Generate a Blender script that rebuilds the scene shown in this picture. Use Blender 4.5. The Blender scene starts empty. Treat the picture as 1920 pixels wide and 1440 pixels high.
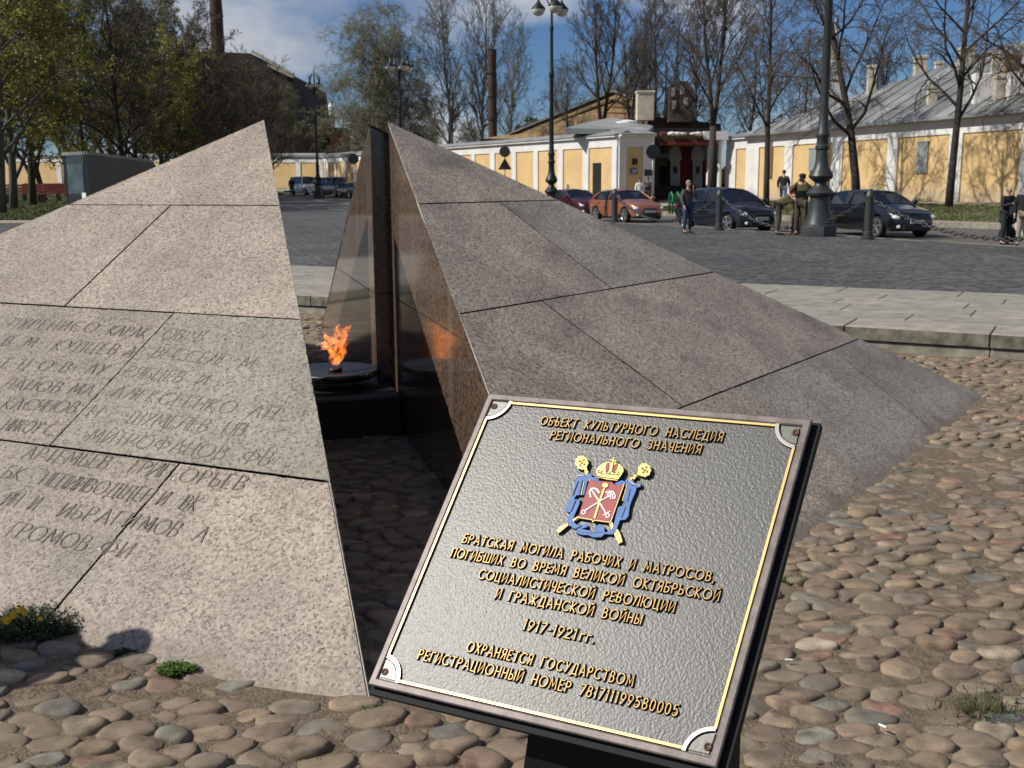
import bpy, math, random
from math import sin, cos, pi, radians, sqrt, atan2
from mathutils import Vector, Matrix
random.seed(7)
S = bpy.context.scene
COL = S.collection
# ------------------------------------------------------------------ camera
CAMH = 1.8; FPX = 2000.0; YH = 348.0; ROLL = .0053
PITCH = math.atan((720 - YH) / FPX)
FW = Vector((0, cos(PITCH), -sin(PITCH)))
_rt = Vector((1, 0, 0)); _up = _rt.cross(FW)
RT = _rt * cos(ROLL) - _up * sin(ROLL)
UP = _up * cos(ROLL) + _rt * sin(ROLL)
CAM = Vector((0, 0, CAMH))
cd = bpy.data.cameras.new('camera'); cam = bpy.data.objects.new('camera', cd); COL.objects.link(cam)
cd.sensor_width = 36; cd.lens = 36 * FPX / 1920; cd.clip_end = 6000; cd.clip_start = .05
m = Matrix((RT, UP, -FW)).transposed().to_4x4(); m.translation = CAM; cam.matrix_world = m
cd.dof.use_dof = True; cd.dof.focus_distance = 2.0; cd.dof.aperture_fstop = 17
S.camera = cam
# ------------------------------------------------------------------ light
SUN_AZ, SUN_EL = -104.5, 42.5
SUNV = Vector((sin(radians(SUN_AZ)) * cos(radians(SUN_EL)), cos(radians(SUN_AZ)) * cos(radians(SUN_EL)), sin(radians(SUN_EL))))
sl = bpy.data.lights.new('sun', 'SUN'); sl.energy = 4.8; sl.angle = radians(.53); sl.color = (1, .955, .88)
so = bpy.data.objects.new('sun', sl); COL.objects.link(so); so.rotation_euler = SUNV.to_track_quat('Z', 'Y').to_euler(); so.location = (-20, -5, 30)
W = bpy.data.worlds.new('World'); S.world = W; W.use_nodes = True
nt = W.node_tree; nt.nodes.clear()
def N_(t, ty, **k):
    n = t.nodes.new(ty)
    for a, b in k.items():
        if a == 'inp':
            for i, v in b.items(): n.inputs[i].default_value = v
        else: setattr(n, a, b)
    return n
sky = N_(nt, 'ShaderNodeTexSky', sky_type='NISHITA', sun_disc=False, sun_elevation=radians(SUN_EL), sun_rotation=radians(SUN_AZ), air_density=1.0, dust_density=.0, ozone_density=1.6, altitude=0)
tc = N_(nt, 'ShaderNodeTexCoord')
sep = N_(nt, 'ShaderNodeSeparateXYZ'); nt.links.new(tc.outputs['Generated'], sep.inputs[0])
# clouds: noise on a plane far overhead
mx = N_(nt, 'ShaderNodeMath', operation='MAXIMUM', inp={1: 0.0}); nt.links.new(sep.outputs[2], mx.inputs[0])
ad = N_(nt, 'ShaderNodeMath', operation='ADD', inp={1: .16}); nt.links.new(mx.outputs[0], ad.inputs[0])
dv = N_(nt, 'ShaderNodeVectorMath', operation='DIVIDE'); nt.links.new(tc.outputs['Generated'], dv.inputs[0])
cb = N_(nt, 'ShaderNodeCombineXYZ'); [nt.links.new(ad.outputs[0], cb.inputs[i]) for i in range(3)]
nt.links.new(cb.outputs[0], dv.inputs[1])
mp = N_(nt, 'ShaderNodeMapping', inp={1: (.57, 16.72, 8.66), 3: (1, 1, 1.9)}); nt.links.new(tc.outputs['Generated'], mp.inputs[0])
nz = N_(nt, 'ShaderNodeTexNoise', inp={'Scale': 4.2, 'Detail': 9.0, 'Roughness': .52, 'Distortion': .1}); nt.links.new(mp.outputs[0], nz.inputs['Vector'])
cr = N_(nt, 'ShaderNodeValToRGB'); cr.color_ramp.elements[0].position = .47; cr.color_ramp.elements[1].position = .62
nt.links.new(nz.outputs[0], cr.inputs[0])
nz2 = N_(nt, 'ShaderNodeTexNoise', inp={'Scale': 4.5, 'Detail': 6.0}); nt.links.new(mp.outputs[0], nz2.inputs['Vector'])
cc = N_(nt, 'ShaderNodeValToRGB'); cc.color_ramp.elements[0].position = .35; cc.color_ramp.elements[1].position = .7
cc.color_ramp.elements[0].color = (5.8, 6.5, 7.9, 1); cc.color_ramp.elements[1].color = (15.0, 15.0, 15.0, 1)
nt.links.new(nz2.outputs[0], cc.inputs[0])
tint = N_(nt, 'ShaderNodeMix', data_type='RGBA', blend_type='MULTIPLY'); tint.inputs[0].default_value = 1; tint.inputs[7].default_value = (.58, .82, 1.22, 1); nt.links.new(sky.outputs[0], tint.inputs[6])
mixc = N_(nt, 'ShaderNodeMix', data_type='RGBA'); nt.links.new(cr.outputs[0], mixc.inputs[0]); nt.links.new(tint.outputs[2], mixc.inputs[6]); nt.links.new(cc.outputs[0], mixc.inputs[7])
bg = N_(nt, 'ShaderNodeBackground', inp={1: .056}); nt.links.new(mixc.outputs[2], bg.inputs[0])
wo = N_(nt, 'ShaderNodeOutputWorld'); nt.links.new(bg.outputs[0], wo.inputs[0])
S.view_settings.view_transform = 'Standard'; S.view_settings.look = 'None'; S.view_settings.exposure = 0; S.view_settings.gamma = 1
S.view_settings.use_curve_mapping = False
try: S.cycles.max_bounces = 6; S.cycles.diffuse_bounces = 2; S.cycles.caustics_reflective = False
except Exception: pass
# ------------------------------------------------------------------ survey helpers (photo pixel -> place)
def ray(x, y): return (RT * (x - 960) - UP * (y - 720) + FW * FPX) / FPX
def gnd(x, y, z=0.0):
    r = ray(x, y); return CAM + r * ((z - CAM.z) / r.z)
def atY(x, y, Y):
    r = ray(x, y); return CAM + r * (Y / r.y)
def onpl(P0, n, x, y):
    r = ray(x, y); return CAM + r * ((P0 - CAM).dot(n) / r.dot(n))
def colY(x, Y, y=360): r = ray(x, y); return r.x / r.y * Y
def online(x, A, B, y=330):
    r = ray(x, y); k = r.x / r.y
    t = (k * A[1] - A[0]) / ((B[0] - A[0]) - k * (B[1] - A[1]))
    return t
# ------------------------------------------------------------------ mesh builder
class MB:
    def __init__(s): s.v = []; s.f = []; s.m = []; s.cur = 0
    def face(s, pts):
        i = len(s.v); s.v += [tuple(p) for p in pts]; s.f.append(tuple(range(i, i + len(pts)))); s.m.append(s.cur)
    def add(s, vs, fs):
        i = len(s.v); s.v += [tuple(p) for p in vs]; s.f += [tuple(a + i for a in f) for f in fs]; s.m += [s.cur] * len(fs)
    def box(s, c, h, rz=0, R=None):
        c = Vector(c)
        if R is None: R = Matrix.Rotation(rz, 3, 'Z')
        P = [c + R @ Vector((x * h[0], y * h[1], z * h[2])) for z in (-1, 1) for x, y in ((-1, -1), (1, -1), (1, 1), (-1, 1))]
        s.add(P, [(3, 2, 1, 0), (4, 5, 6, 7), (0, 1, 5, 4), (1, 2, 6, 5), (2, 3, 7, 6), (3, 0, 4, 7)])
    def bbox(s, c, h, b, rz=0, R=None):      # box with chamfered edges
        c = Vector(c)
        if R is None: R = Matrix.Rotation(rz, 3, 'Z')
        hx, hy, hz = h; b = min(b, hx * .9, hy * .9, hz * .9)
        def ring(x, y, z): return [c + R @ Vector(p) for p in ((-x, -y + b, z), (-x + b, -y, z), (x - b, -y, z), (x, -y + b, z), (x, y - b, z), (x - b, y, z), (-x + b, y, z), (-x, y - b, z))]
        rs = [ring(hx - b, hy - b, -hz), ring(hx, hy, -hz + b), ring(hx, hy, hz - b), ring(hx - b, hy - b, hz)]
        V = [p for r in rs for p in r]; F = [tuple(range(7, -1, -1)), tuple(range(24, 32))]
        for k in range(3):
            for i in range(8): F.append((k * 8 + i, k * 8 + (i + 1) % 8, k * 8 + 8 + (i + 1) % 8, k * 8 + 8 + i))
        s.add(V, F)
    def lathe(s, prof, c=(0, 0, 0), n=16, axis='Z', cap=True):
        V = []; F = []
        for r, z in prof:
            for i in range(n):
                a = 2 * pi * i / n; x, y = r * cos(a), r * sin(a)
                if axis == 'Z': p = (x, y, z)
                elif axis == 'X': p = (z, x, y)
                else: p = (x, z, -y)
                V.append((p[0] + c[0], p[1] + c[1], p[2] + c[2]))
        for k in range(len(prof) - 1):
            for i in range(n): F.append((k * n + i, k * n + (i + 1) % n, (k + 1) * n + (i + 1) % n, (k + 1) * n + i))
        if cap:
            F.append(tuple(range(n - 1, -1, -1))); F.append(tuple((len(prof) - 1) * n + i for i in range(n)))
        s.add(V, F)
    def tube(s, pts, rad, n=6, cap=True):
        pts = [Vector(p) for p in pts]; V = []; F = []
        if not hasattr(rad, '__len__'): rad = [rad] * len(pts)
        ref = None
        for k, p in enumerate(pts):
            t = (pts[min(k + 1, len(pts) - 1)] - pts[max(k - 1, 0)])
            if t.length < 1e-9: t = Vector((0, 0, 1))
            t.normalize()
            if ref is None: ref = t.orthogonal().normalized()
            a = ref - t * ref.dot(t)
            if a.length < 1e-6: a = t.orthogonal()
            a.normalize(); b = t.cross(a); ref = a
            for i in range(n):
                th = 2 * pi * i / n; V.append(p + (a * cos(th) + b * sin(th)) * rad[k])
        for k in range(len(pts) - 1):
            for i in range(n): F.append((k * n + i, k * n + (i + 1) % n, (k + 1) * n + (i + 1) % n, (k + 1) * n + i))
        if cap and n > 3:
            F.append(tuple(range(n - 1, -1, -1))); F.append(tuple((len(pts) - 1) * n + i for i in range(n)))
        s.add(V, F)
    def prism(s, poly, d):           # planar 3D polygon extruded along vector d
        n = len(poly); P = [Vector(p) for p in poly]; d = Vector(d)
        s.add(P + [p + d for p in P], [tuple(range(n)), tuple(range(2 * n - 1, n - 1, -1))] + [(i, i + n, (i + 1) % n + n, (i + 1) % n) for i in range(n)])
    def ell(s, c, r, n=10, k=6, R=None):
        V = []; F = []; c = Vector(c)
        for j in range(k + 1):
            ph = -pi / 2 + pi * j / k
            for i in range(n):
                a = 2 * pi * i / n; q = Vector((r[0] * cos(ph) * cos(a), r[1] * cos(ph) * sin(a), r[2] * sin(ph)))
                V.append(c + (R @ q if R else q))
        for j in range(k):
            for i in range(n): F.append((j * n + i, j * n + (i + 1) % n, (j + 1) * n + (i + 1) % n, (j + 1) * n + i))
        s.add(V, F)
    def build(s, name, mats, parent=None, smooth=False, origin=None, fixn=False):
        me = bpy.data.meshes.new(name)
        if not isinstance(mats, (list, tuple)): mats = [mats]
        if origin is None: origin = WO.get(parent, Vector((0, 0, 0))) if parent else Vector((0, 0, 0))
        origin = Vector(origin)
        me.from_pydata([(v[0] - origin.x, v[1] - origin.y, v[2] - origin.z) for v in s.v], [], s.f)
        for mt in mats: me.materials.append(mt)
        if len(mats) > 1: me.polygons.foreach_set('material_index', s.m)
        if smooth: me.polygons.foreach_set('use_smooth', [True] * len(s.f))
        if smooth == 'auto' or fixn:
            import bmesh
            bm = bmesh.new(); bm.from_mesh(me); bmesh.ops.remove_doubles(bm, verts=bm.verts, dist=1e-5)
            bmesh.ops.recalc_face_normals(bm, faces=bm.faces)
            if smooth == 'auto':
                for e in bm.edges:
                    if len(e.link_faces) == 2 and e.calc_face_angle(0) > .6: e.smooth = False
            bm.to_mesh(me); bm.free()
        me.update()
        o = bpy.data.objects.new(name, me); COL.objects.link(o)
        if parent: o.parent = parent; o.location = origin - WO.get(parent, Vector((0, 0, 0)))
        else: o.location = origin
        WO[o] = origin
        return o
WO = {}
def tag(o, label=None, cat=None, group=None, kind=None):
    if label: o['label'] = label
    if cat: o['category'] = cat
    if group: o['group'] = group
    if kind: o['kind'] = kind
    return o
def thing(name, label, cat, loc=(0, 0, 0), group=None):
    o = bpy.data.objects.new(name, None); COL.objects.link(o); o.location = loc; WO[o] = Vector(loc)
    o.empty_display_size = .2
    return tag(o, label, cat, group, 'thing' if name.split('_')[-1] in ('wall', 'roof', 'shed', 'gateway') else None)
KIDS = {}
def copy_tree(o, parent=None):
    c = o.copy(); COL.objects.link(c); c.parent = parent
    for ch in o.children_recursive if False else [x for x in COL.objects if x.parent == o]: copy_tree(ch, c)
    return c
def place(o, loc, rz=0, sc=1):
    o.location = loc; o.rotation_euler = (0, 0, rz); o.scale = (sc, sc, sc) if not hasattr(sc, '__len__') else sc
# ------------------------------------------------------------------ materials
def mat(name, col, rough=.7, metal=0, noise=None, bump=None, spec=None, coat=0, trans=0, emit=None, mixcol=None, detail=6.0):
    """noise=(scale, amount): colour breakup; bump=(scale, strength, dist)"""
    M = bpy.data.materials.new(name); M.use_nodes = True; t = M.node_tree; b = t.nodes['Principled BSDF']
    b.inputs['Base Color'].default_value = (*col, 1); b.inputs['Roughness'].default_value = rough; b.inputs['Metallic'].default_value = metal
    if spec is not None: b.inputs['Specular IOR Level'].default_value = spec
    if coat: b.inputs['Coat Weight'].default_value = coat; b.inputs['Coat Roughness'].default_value = .04
    if trans: b.inputs['Transmission Weight'].default_value = trans
    if emit: b.inputs['Emission Color'].default_value = (*emit[0], 1); b.inputs['Emission Strength'].default_value = emit[1]
    if noise or bump:
        tc = N_(t, 'ShaderNodeTexCoord')
    if noise:
        n = N_(t, 'ShaderNodeTexNoise', inp={'Scale': noise[0], 'Detail': detail, 'Roughness': .6}); t.links.new(tc.outputs['Object'], n.inputs['Vector'])
        r = N_(t, 'ShaderNodeValToRGB'); r.color_ramp.elements[0].position = .3; r.color_ramp.elements[1].position = .7
        a = noise[1]; c2 = mixcol or tuple(min(1, c * (1 + a)) for c in col)
        r.color_ramp.elements[0].color = (*[c * (1 - a) for c in col], 1); r.color_ramp.elements[1].color = (*c2, 1)
        t.links.new(n.outputs[0], r.inputs[0]); t.links.new(r.outputs[0], b.inputs['Base Color'])
    if bump:
        n = N_(t, 'ShaderNodeTexNoise', inp={'Scale': bump[0], 'Detail': 5.0, 'Roughness': .6}); t.links.new(tc.outputs['Object'], n.inputs['Vector'])
        bp = N_(t, 'ShaderNodeBump', inp={'Strength': bump[1], 'Distance': bump[2]}); t.links.new(n.outputs[0], bp.inputs['Height']); t.links.new(bp.outputs[0], b.inputs['Normal'])
    return M
def granite(name, A, B, D, rough=.62, scale=1.0, stain=None, bump=.35, flakes=True, seed=0.0, low=.35, high=.58, dirt=False):
    """speckled granite: A,B feldspar tones, D dark mica"""
    M = bpy.data.materials.new(name); M.use_nodes = True; t = M.node_tree; b = t.nodes['Principled BSDF']
    L = t.links.new
    tc = N_(t, 'ShaderNodeTexCoord'); mp = N_(t, 'ShaderNodeMapping', inp={1: (seed, seed * .7, seed * .3)}); L(tc.outputs['Object'], mp.inputs[0]); P = mp.outputs[0]
    big = N_(t, 'ShaderNodeTexNoise', inp={'Scale': 1.7, 'Detail': 4.0}); L(P, big.inputs['Vector'])
    g1 = N_(t, 'ShaderNodeTexNoise', inp={'Scale': 62 * scale, 'Detail': 3.0, 'Roughness': .7}); L(P, g1.inputs['Vector'])
    v1 = N_(t, 'ShaderNodeTexVoronoi', inp={'Scale': 105 * scale, 'Randomness': 1.0}); L(P, v1.inputs['Vector'])
    r1 = N_(t, 'ShaderNodeValToRGB'); r1.color_ramp.elements[0].position = .38; r1.color_ramp.elements[1].position = .6
    r1.color_ramp.elements[0].color = (*B, 1); r1.color_ramp.elements[1].color = (*A, 1); L(g1.outputs[0], r1.inputs[0])
    sv = N_(t, 'ShaderNodeSeparateColor'); L(v1.outputs['Color'], sv.inputs[0])
    r2 = N_(t, 'ShaderNodeValToRGB'); r2.color_ramp.interpolation = 'EASE'; e = r2.color_ramp.elements; e[0].position = .0; e[0].color = (1, 1, 1, 1); e[1].position = .40; e[1].color = (0, 0, 0, 1)
    L(sv.outputs[0], r2.inputs[0])
    g3 = N_(t, 'ShaderNodeTexNoise', inp={'Scale': 150 * scale, 'Detail': 2.0}); L(P, g3.inputs['Vector'])
    r3 = N_(t, 'ShaderNodeValToRGB'); r3.color_ramp.elements[0].position = low; r3.color_ramp.elements[1].position = high; L(g3.outputs[0], r3.inputs[0])
    mm = N_(t, 'ShaderNodeMath', operation='MULTIPLY'); L(r2.outputs[0], mm.inputs[0]); L(r3.outputs[0], mm.inputs[1])
    m1 = N_(t, 'ShaderNodeMix', data_type='RGBA'); L(mm.outputs[0], m1.inputs[0]); L(r1.outputs[0], m1.inputs[6]); m1.inputs[7].default_value = (*D, 1)
    hv = N_(t, 'ShaderNodeMix', data_type='RGBA', blend_type='MULTIPLY'); rb = N_(t, 'ShaderNodeValToRGB'); rb.color_ramp.elements[0].position = .3; rb.color_ramp.elements[1].position = .7
    rb.color_ramp.elements[0].color = (.8, .8, .8, 1); rb.color_ramp.elements[1].color = (1.08, 1.06, 1.04, 1); L(big.outputs[0], rb.inputs[0])
    hv.inputs[0].default_value = 1; L(m1.outputs[2], hv.inputs[6]); L(rb.outputs[0], hv.inputs[7]); out = hv.outputs[2]
    if stain:
        mp2 = N_(t, 'ShaderNodeMapping', inp={3: stain[1]}); L(tc.outputs['Object'], mp2.inputs[0])
        sn = N_(t, 'ShaderNodeTexNoise', inp={'Scale': 2.2, 'Detail': 5.0, 'Roughness': .6}); L(mp2.outputs[0], sn.inputs['Vector'])
        sr = N_(t, 'ShaderNodeValToRGB'); sr.color_ramp.elements[0].position = .54; sr.color_ramp.elements[1].position = .7; L(sn.outputs[0], sr.inputs[0])
        ms = N_(t, 'ShaderNodeMix', data_type='RGBA'); L(sr.outputs[0], ms.inputs[0]); L(out, ms.inputs[6]); ms.inputs[7].default_value = (*stain[0], 1); out = ms.outputs[2]
        if len(stain) > 2:
            sm = N_(t, 'ShaderNodeMath', operation='MULTIPLY', inp={1: stain[2]}); L(sr.outputs[0], sm.inputs[0]); L(sm.outputs[0], ms.inputs[0])
    if flakes:  # pale mica as white dots, its glint put into the colour
        fv = N_(t, 'ShaderNodeTexVoronoi', inp={'Scale': 26.0}); L(P, fv.inputs['Vector'])
        fs = N_(t, 'ShaderNodeSeparateColor'); L(fv.outputs['Color'], fs.inputs[0])
        f1 = N_(t, 'ShaderNodeMath', operation='GREATER_THAN', inp={1: .965}); L(fs.outputs[1], f1.inputs[0])
        f2 = N_(t, 'ShaderNodeMath', operation='LESS_THAN', inp={1: .11}); L(fv.outputs['Distance'], f2.inputs[0])
        f3 = N_(t, 'ShaderNodeMath', operation='MULTIPLY'); L(f1.outputs[0], f3.inputs[0]); L(f2.outputs[0], f3.inputs[1])
        mf = N_(t, 'ShaderNodeMix', data_type='RGBA'); L(f3.outputs[0], mf.inputs[0]); L(out, mf.inputs[6]); mf.inputs[7].default_value = (.85, .84, .8, 1); out = mf.outputs[2]
    if dirt:      # rain splash and soil creeping up from the ground, with a ragged upper edge
        sz = N_(t, 'ShaderNodeSeparateXYZ'); L(tc.outputs['Object'], sz.inputs[0]); dn = N_(t, 'ShaderNodeTexNoise', inp={'Scale': 5.0, 'Detail': 6.0, 'Roughness': .7}); L(tc.outputs['Object'], dn.inputs['Vector'])
        dm = N_(t, 'ShaderNodeMath', operation='MULTIPLY_ADD', inp={1: .34, 2: -.10}); L(dn.outputs[0], dm.inputs[0]); ds = N_(t, 'ShaderNodeMath', operation='SUBTRACT'); L(dm.outputs[0], ds.inputs[0]); L(sz.outputs[2], ds.inputs[1])
        dr = N_(t, 'ShaderNodeMapRange', inp={1: -.01, 2: .07, 3: 0.0, 4: .6}); L(ds.outputs[0], dr.inputs[0]); dx = N_(t, 'ShaderNodeMix', data_type='RGBA'); L(dr.outputs[0], dx.inputs[0]); L(out, dx.inputs[6]); dx.inputs[7].default_value = (.17, .13, .09, 1); out = dx.outputs[2]
        mpw = N_(t, 'ShaderNodeMapping', inp={3: (2.2, 2.2, .5)}); L(tc.outputs['Object'], mpw.inputs[0]); wn = N_(t, 'ShaderNodeTexNoise', inp={'Scale': 1.3, 'Detail': 7.0, 'Roughness': .65}); L(mpw.outputs[0], wn.inputs['Vector'])
        wr_ = N_(t, 'ShaderNodeValToRGB'); wr_.color_ramp.elements[0].position = .35; wr_.color_ramp.elements[1].position = .65; wr_.color_ramp.elements[0].color = (.80, .79, .77, 1); wr_.color_ramp.elements[1].color = (1.06, 1.05, 1.03, 1); L(wn.outputs[0], wr_.inputs[0])
        oi = N_(t, 'ShaderNodeObjectInfo'); orr = N_(t, 'ShaderNodeMapRange', inp={3: .84, 4: 1.05}); L(oi.outputs['Random'], orr.inputs[0]); osc = N_(t, 'ShaderNodeVectorMath', operation='SCALE'); L(out, osc.inputs[0]); L(orr.outputs[0], osc.inputs['Scale']); out = osc.outputs[0]
        wx = N_(t, 'ShaderNodeMix', data_type='RGBA', blend_type='MULTIPLY'); wx.inputs[0].default_value = 1; L(out, wx.inputs[6]); L(wr_.outputs[0], wx.inputs[7]); out = wx.outputs[2]
    L(out, b.inputs['Base Color']); b.inputs['Roughness'].default_value = rough
    if bump:
        bp = N_(t, 'ShaderNodeBump', inp={'Strength': bump, 'Distance': .004}); L(g3.outputs[0], bp.inputs['Height']); L(bp.outputs[0], b.inputs['Normal'])
    return M
M = {}
M['gr_pink'] = granite('granite_pink', (.45, .374, .305), (.245, .212, .173), (.055, .048, .04), scale=.88, dirt=True)
M['gr_grey'] = granite('granite_grey', (.44, .39, .315), (.25, .235, .19), (.055, .05, .045), seed=4, scale=.88, dirt=True)
M['gr_r1'] = granite('granite_brown_grey', (.60, .495, .40), (.26, .215, .175), (.045, .038, .033), seed=7, scale=.88, dirt=True, stain=((.10, .085, .075), (.5, .5, 2.0), .55))
M['gr_r2'] = granite('granite_dull_grey', (.52, .45, .37), (.24, .21, .175), (.045, .04, .035), seed=9, scale=.88, dirt=True, stain=((.09, .08, .07), (.6, .5, 1.6), .5))
M['gr_pol'] = granite('granite_polished_brown', (.19, .125, .088), (.075, .05, .036), (.012, .01, .008), rough=.1, scale=.7, bump=.01, flakes=False, seed=11, stain=((.26, .22, .18), (3.0, 3.0, .35), .35), low=.3, high=.5)
M['gr_dark'] = granite('granite_polished_dark', (.10, .07, .06), (.04, .03, .028), (.012, .01, .01), rough=.1, bump=.02, flakes=False, seed=13)
M['gr_core'] = mat('mortar_core', (.02, .018, .015), .95)
M['chip'] = mat('pale_mortar_edge', (.40, .36, .31), .8, noise=(40, .3))
M['black_st'] = mat('black_stone', (.008, .008, .008), .55)
M['bowl'] = mat('sooty_steel_bowl', (.07, .075, .08), .42, .9, noise=(9, .2))
M['groove_shade'] = mat('painted_groove_shade', (.17, .145, .12), .9, noise=(45, .5))  # for flat strokes; the shade inside cut letters is put into this colour
M['slab'] = mat('paving_granite_slab', (.265, .245, .20), .75, noise=(4, .3), bump=(120, .3, .003), mixcol=(.345, .325, .27), detail=10)
M['slab2'] = mat('paving_granite_slab_pink', (.31, .275, .225), .75, noise=(5, .3), bump=(120, .25, .003))
M['kerb_face'] = mat('weathered_kerb_face', (.10, .095, .07), .9, noise=(7, .5), mixcol=(.24, .225, .17), bump=(60, .5, .004))
M['kerb'] = mat('kerb_stone_stained', (.22, .20, .15), .85, noise=(5, .45), bump=(70, .4, .004), mixcol=(.34, .32, .25))
M['dark_metal'] = mat('dark_painted_iron', (.018, .021, .02), .42, .3, noise=(7, .3))
M['grey_metal'] = mat('grey_painted_iron', (.045, .047, .046), .45, .3, noise=(9, .25))
M['steel'] = mat('galvanised_pole', (.35, .35, .34), .45, .7)
M['glass_lamp'] = mat('frosted_lamp_glass', (.62, .6, .52), .25, noise=(12, .12))
M['white_wall'] = mat('white_plaster', (.72, .71, .68), .85, noise=(1.1, .1), bump=(6, .2, .01))
M['yellow'] = mat('yellow_plaster', (.66, .42, .155), .88, noise=(.7, .12), bump=(5, .2, .01), mixcol=(.72, .48, .20))
M['roof'] = mat('grey_tin_roof', (.21, .215, .205), .55, .2, noise=(.5, .4), bump=(3, .3, .02))
M['roof_l'] = mat('pale_tin_roof', (.33, .34, .33), .5, .3, noise=(.7, .25), bump=(3, .3, .02))
M['brick'] = mat('old_red_brick', (.30, .105, .055), .9, noise=(2.0, .35))
M['brick_y'] = mat('ochre_brick', (.21, .135, .065), .9, noise=(1.2, .4))
M['chim'] = mat('pale_rendered_brick', (.52, .47, .36), .9, noise=(2.0, .25))
M['chim_r'] = mat('brick_chimney_shaft', (.06, .032, .023), .9, noise=(.8, .3))
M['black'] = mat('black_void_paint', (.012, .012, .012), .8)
M['darkred'] = mat('dark_red_cloth', (.20, .02, .02), .8, noise=(3, .3))
M['red'] = mat('red_fascia', (.22, .03, .03), .6)
M['blue_sign'] = mat('blue_enamel', (.05, .10, .28), .35)
M['white_paint'] = mat('white_enamel', (.78, .78, .76), .4)
M['grey_board'] = mat('grey_shutter_board', (.27, .29, .28), .7, noise=(3, .15))
M['brown_board'] = mat('brown_shutter_board', (.16, .10, .07), .7, noise=(3, .15))
M['green_paint'] = mat('green_enamel', (.02, .16, .07), .45)
M['soil'] = mat('sandy_soil', (.155, .118, .075), .95, noise=(26, .38), bump=(70, 1.0, .02), mixcol=(.25, .19, .125), detail=9)
M['grass'] = mat('grass', (.10, .11, .035), .9, noise=(1.2, .35))
M['turf'] = mat('turf_soil', (.075, .085, .03), .95, noise=(1.4, .35), mixcol=(.14, .125, .06))
M['earth'] = mat('bare_earth', (.13, .11, .075), .95, noise=(.6, .3))
M['path'] = mat('sandy_path', (.30, .25, .18), .92, noise=(.5, .15))
M['asphalt'] = mat('asphalt_road', (.105, .092, .078), .85, noise=(.25, .14), bump=(20, .3, .01))
M['tyre'] = mat('tyre_rubber', (.012, .012, .012), .8)
M['rim'] = mat('alloy_rim', (.55, .55, .55), .28, .9)
M['cglass'] = mat('car_window_glass', (.012, .014, .018), .05, spec=.7)
M['lamp_c'] = mat('headlight_glass', (.85, .87, .88), .12, .3)
M['tail'] = mat('tail_light_red', (.35, .01, .01), .2)
M['plate_no'] = mat('number_plate_white', (.55, .56, .56), .4)
M['trim'] = mat('black_plastic_trim', (.015, .015, .015), .5)
def stucco(name, c, c2, dirt):
    K = mat(name, c, .88, noise=(.7, .1), bump=(5, .25, .01), mixcol=c2); t = K.node_tree; b = t.nodes['Principled BSDF']; src = b.inputs['Base Color'].links[0].from_socket; L = t.links.new
    ge = N_(t, 'ShaderNodeNewGeometry'); mp = N_(t, 'ShaderNodeMapping', inp={3: (1.6, 1.6, .28)}); L(ge.outputs['Position'], mp.inputs[0]); n = N_(t, 'ShaderNodeTexNoise', inp={'Scale': .9, 'Detail': 8.0, 'Roughness': .68}); L(mp.outputs[0], n.inputs['Vector'])
    r = N_(t, 'ShaderNodeValToRGB'); r.color_ramp.elements[0].position = .50; r.color_ramp.elements[1].position = .78; r.color_ramp.elements[1].color = (.75, .75, .75, 1); L(n.outputs[0], r.inputs[0])
    m_ = N_(t, 'ShaderNodeMix', data_type='RGBA'); L(r.outputs[0], m_.inputs[0]); L(src, m_.inputs[6]); m_.inputs[7].default_value = (*dirt, 1)
    sz = N_(t, 'ShaderNodeSeparateXYZ'); L(ge.outputs['Position'], sz.inputs[0]); n2 = N_(t, 'ShaderNodeTexNoise', inp={'Scale': 1.3, 'Detail': 5.0}); L(ge.outputs['Position'], n2.inputs['Vector'])
    a = N_(t, 'ShaderNodeMath', operation='MULTIPLY_ADD', inp={1: 1.6, 2: .75}); L(n2.outputs[0], a.inputs[0]); s = N_(t, 'ShaderNodeMath', operation='SUBTRACT'); L(a.outputs[0], s.inputs[0]); L(sz.outputs[2], s.inputs[1])
    q = N_(t, 'ShaderNodeMapRange', inp={1: -.2, 2: .5, 3: 0.0, 4: .55}); L(s.outputs[0], q.inputs[0]); m2 = N_(t, 'ShaderNodeMix', data_type='RGBA'); L(q.outputs[0], m2.inputs[0]); L(m_.outputs[2], m2.inputs[6]); m2.inputs[7].default_value = (.36, .32, .25, 1); L(m2.outputs[2], b.inputs['Base Color'])
    return K
M['white_wall'] = stucco('white_plaster', (.70, .69, .66), (.75, .74, .71), (.50, .48, .43))
M['yellow'] = stucco('yellow_plaster', (.64, .44, .20), (.70, .49, .24), (.54, .36, .15))
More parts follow.
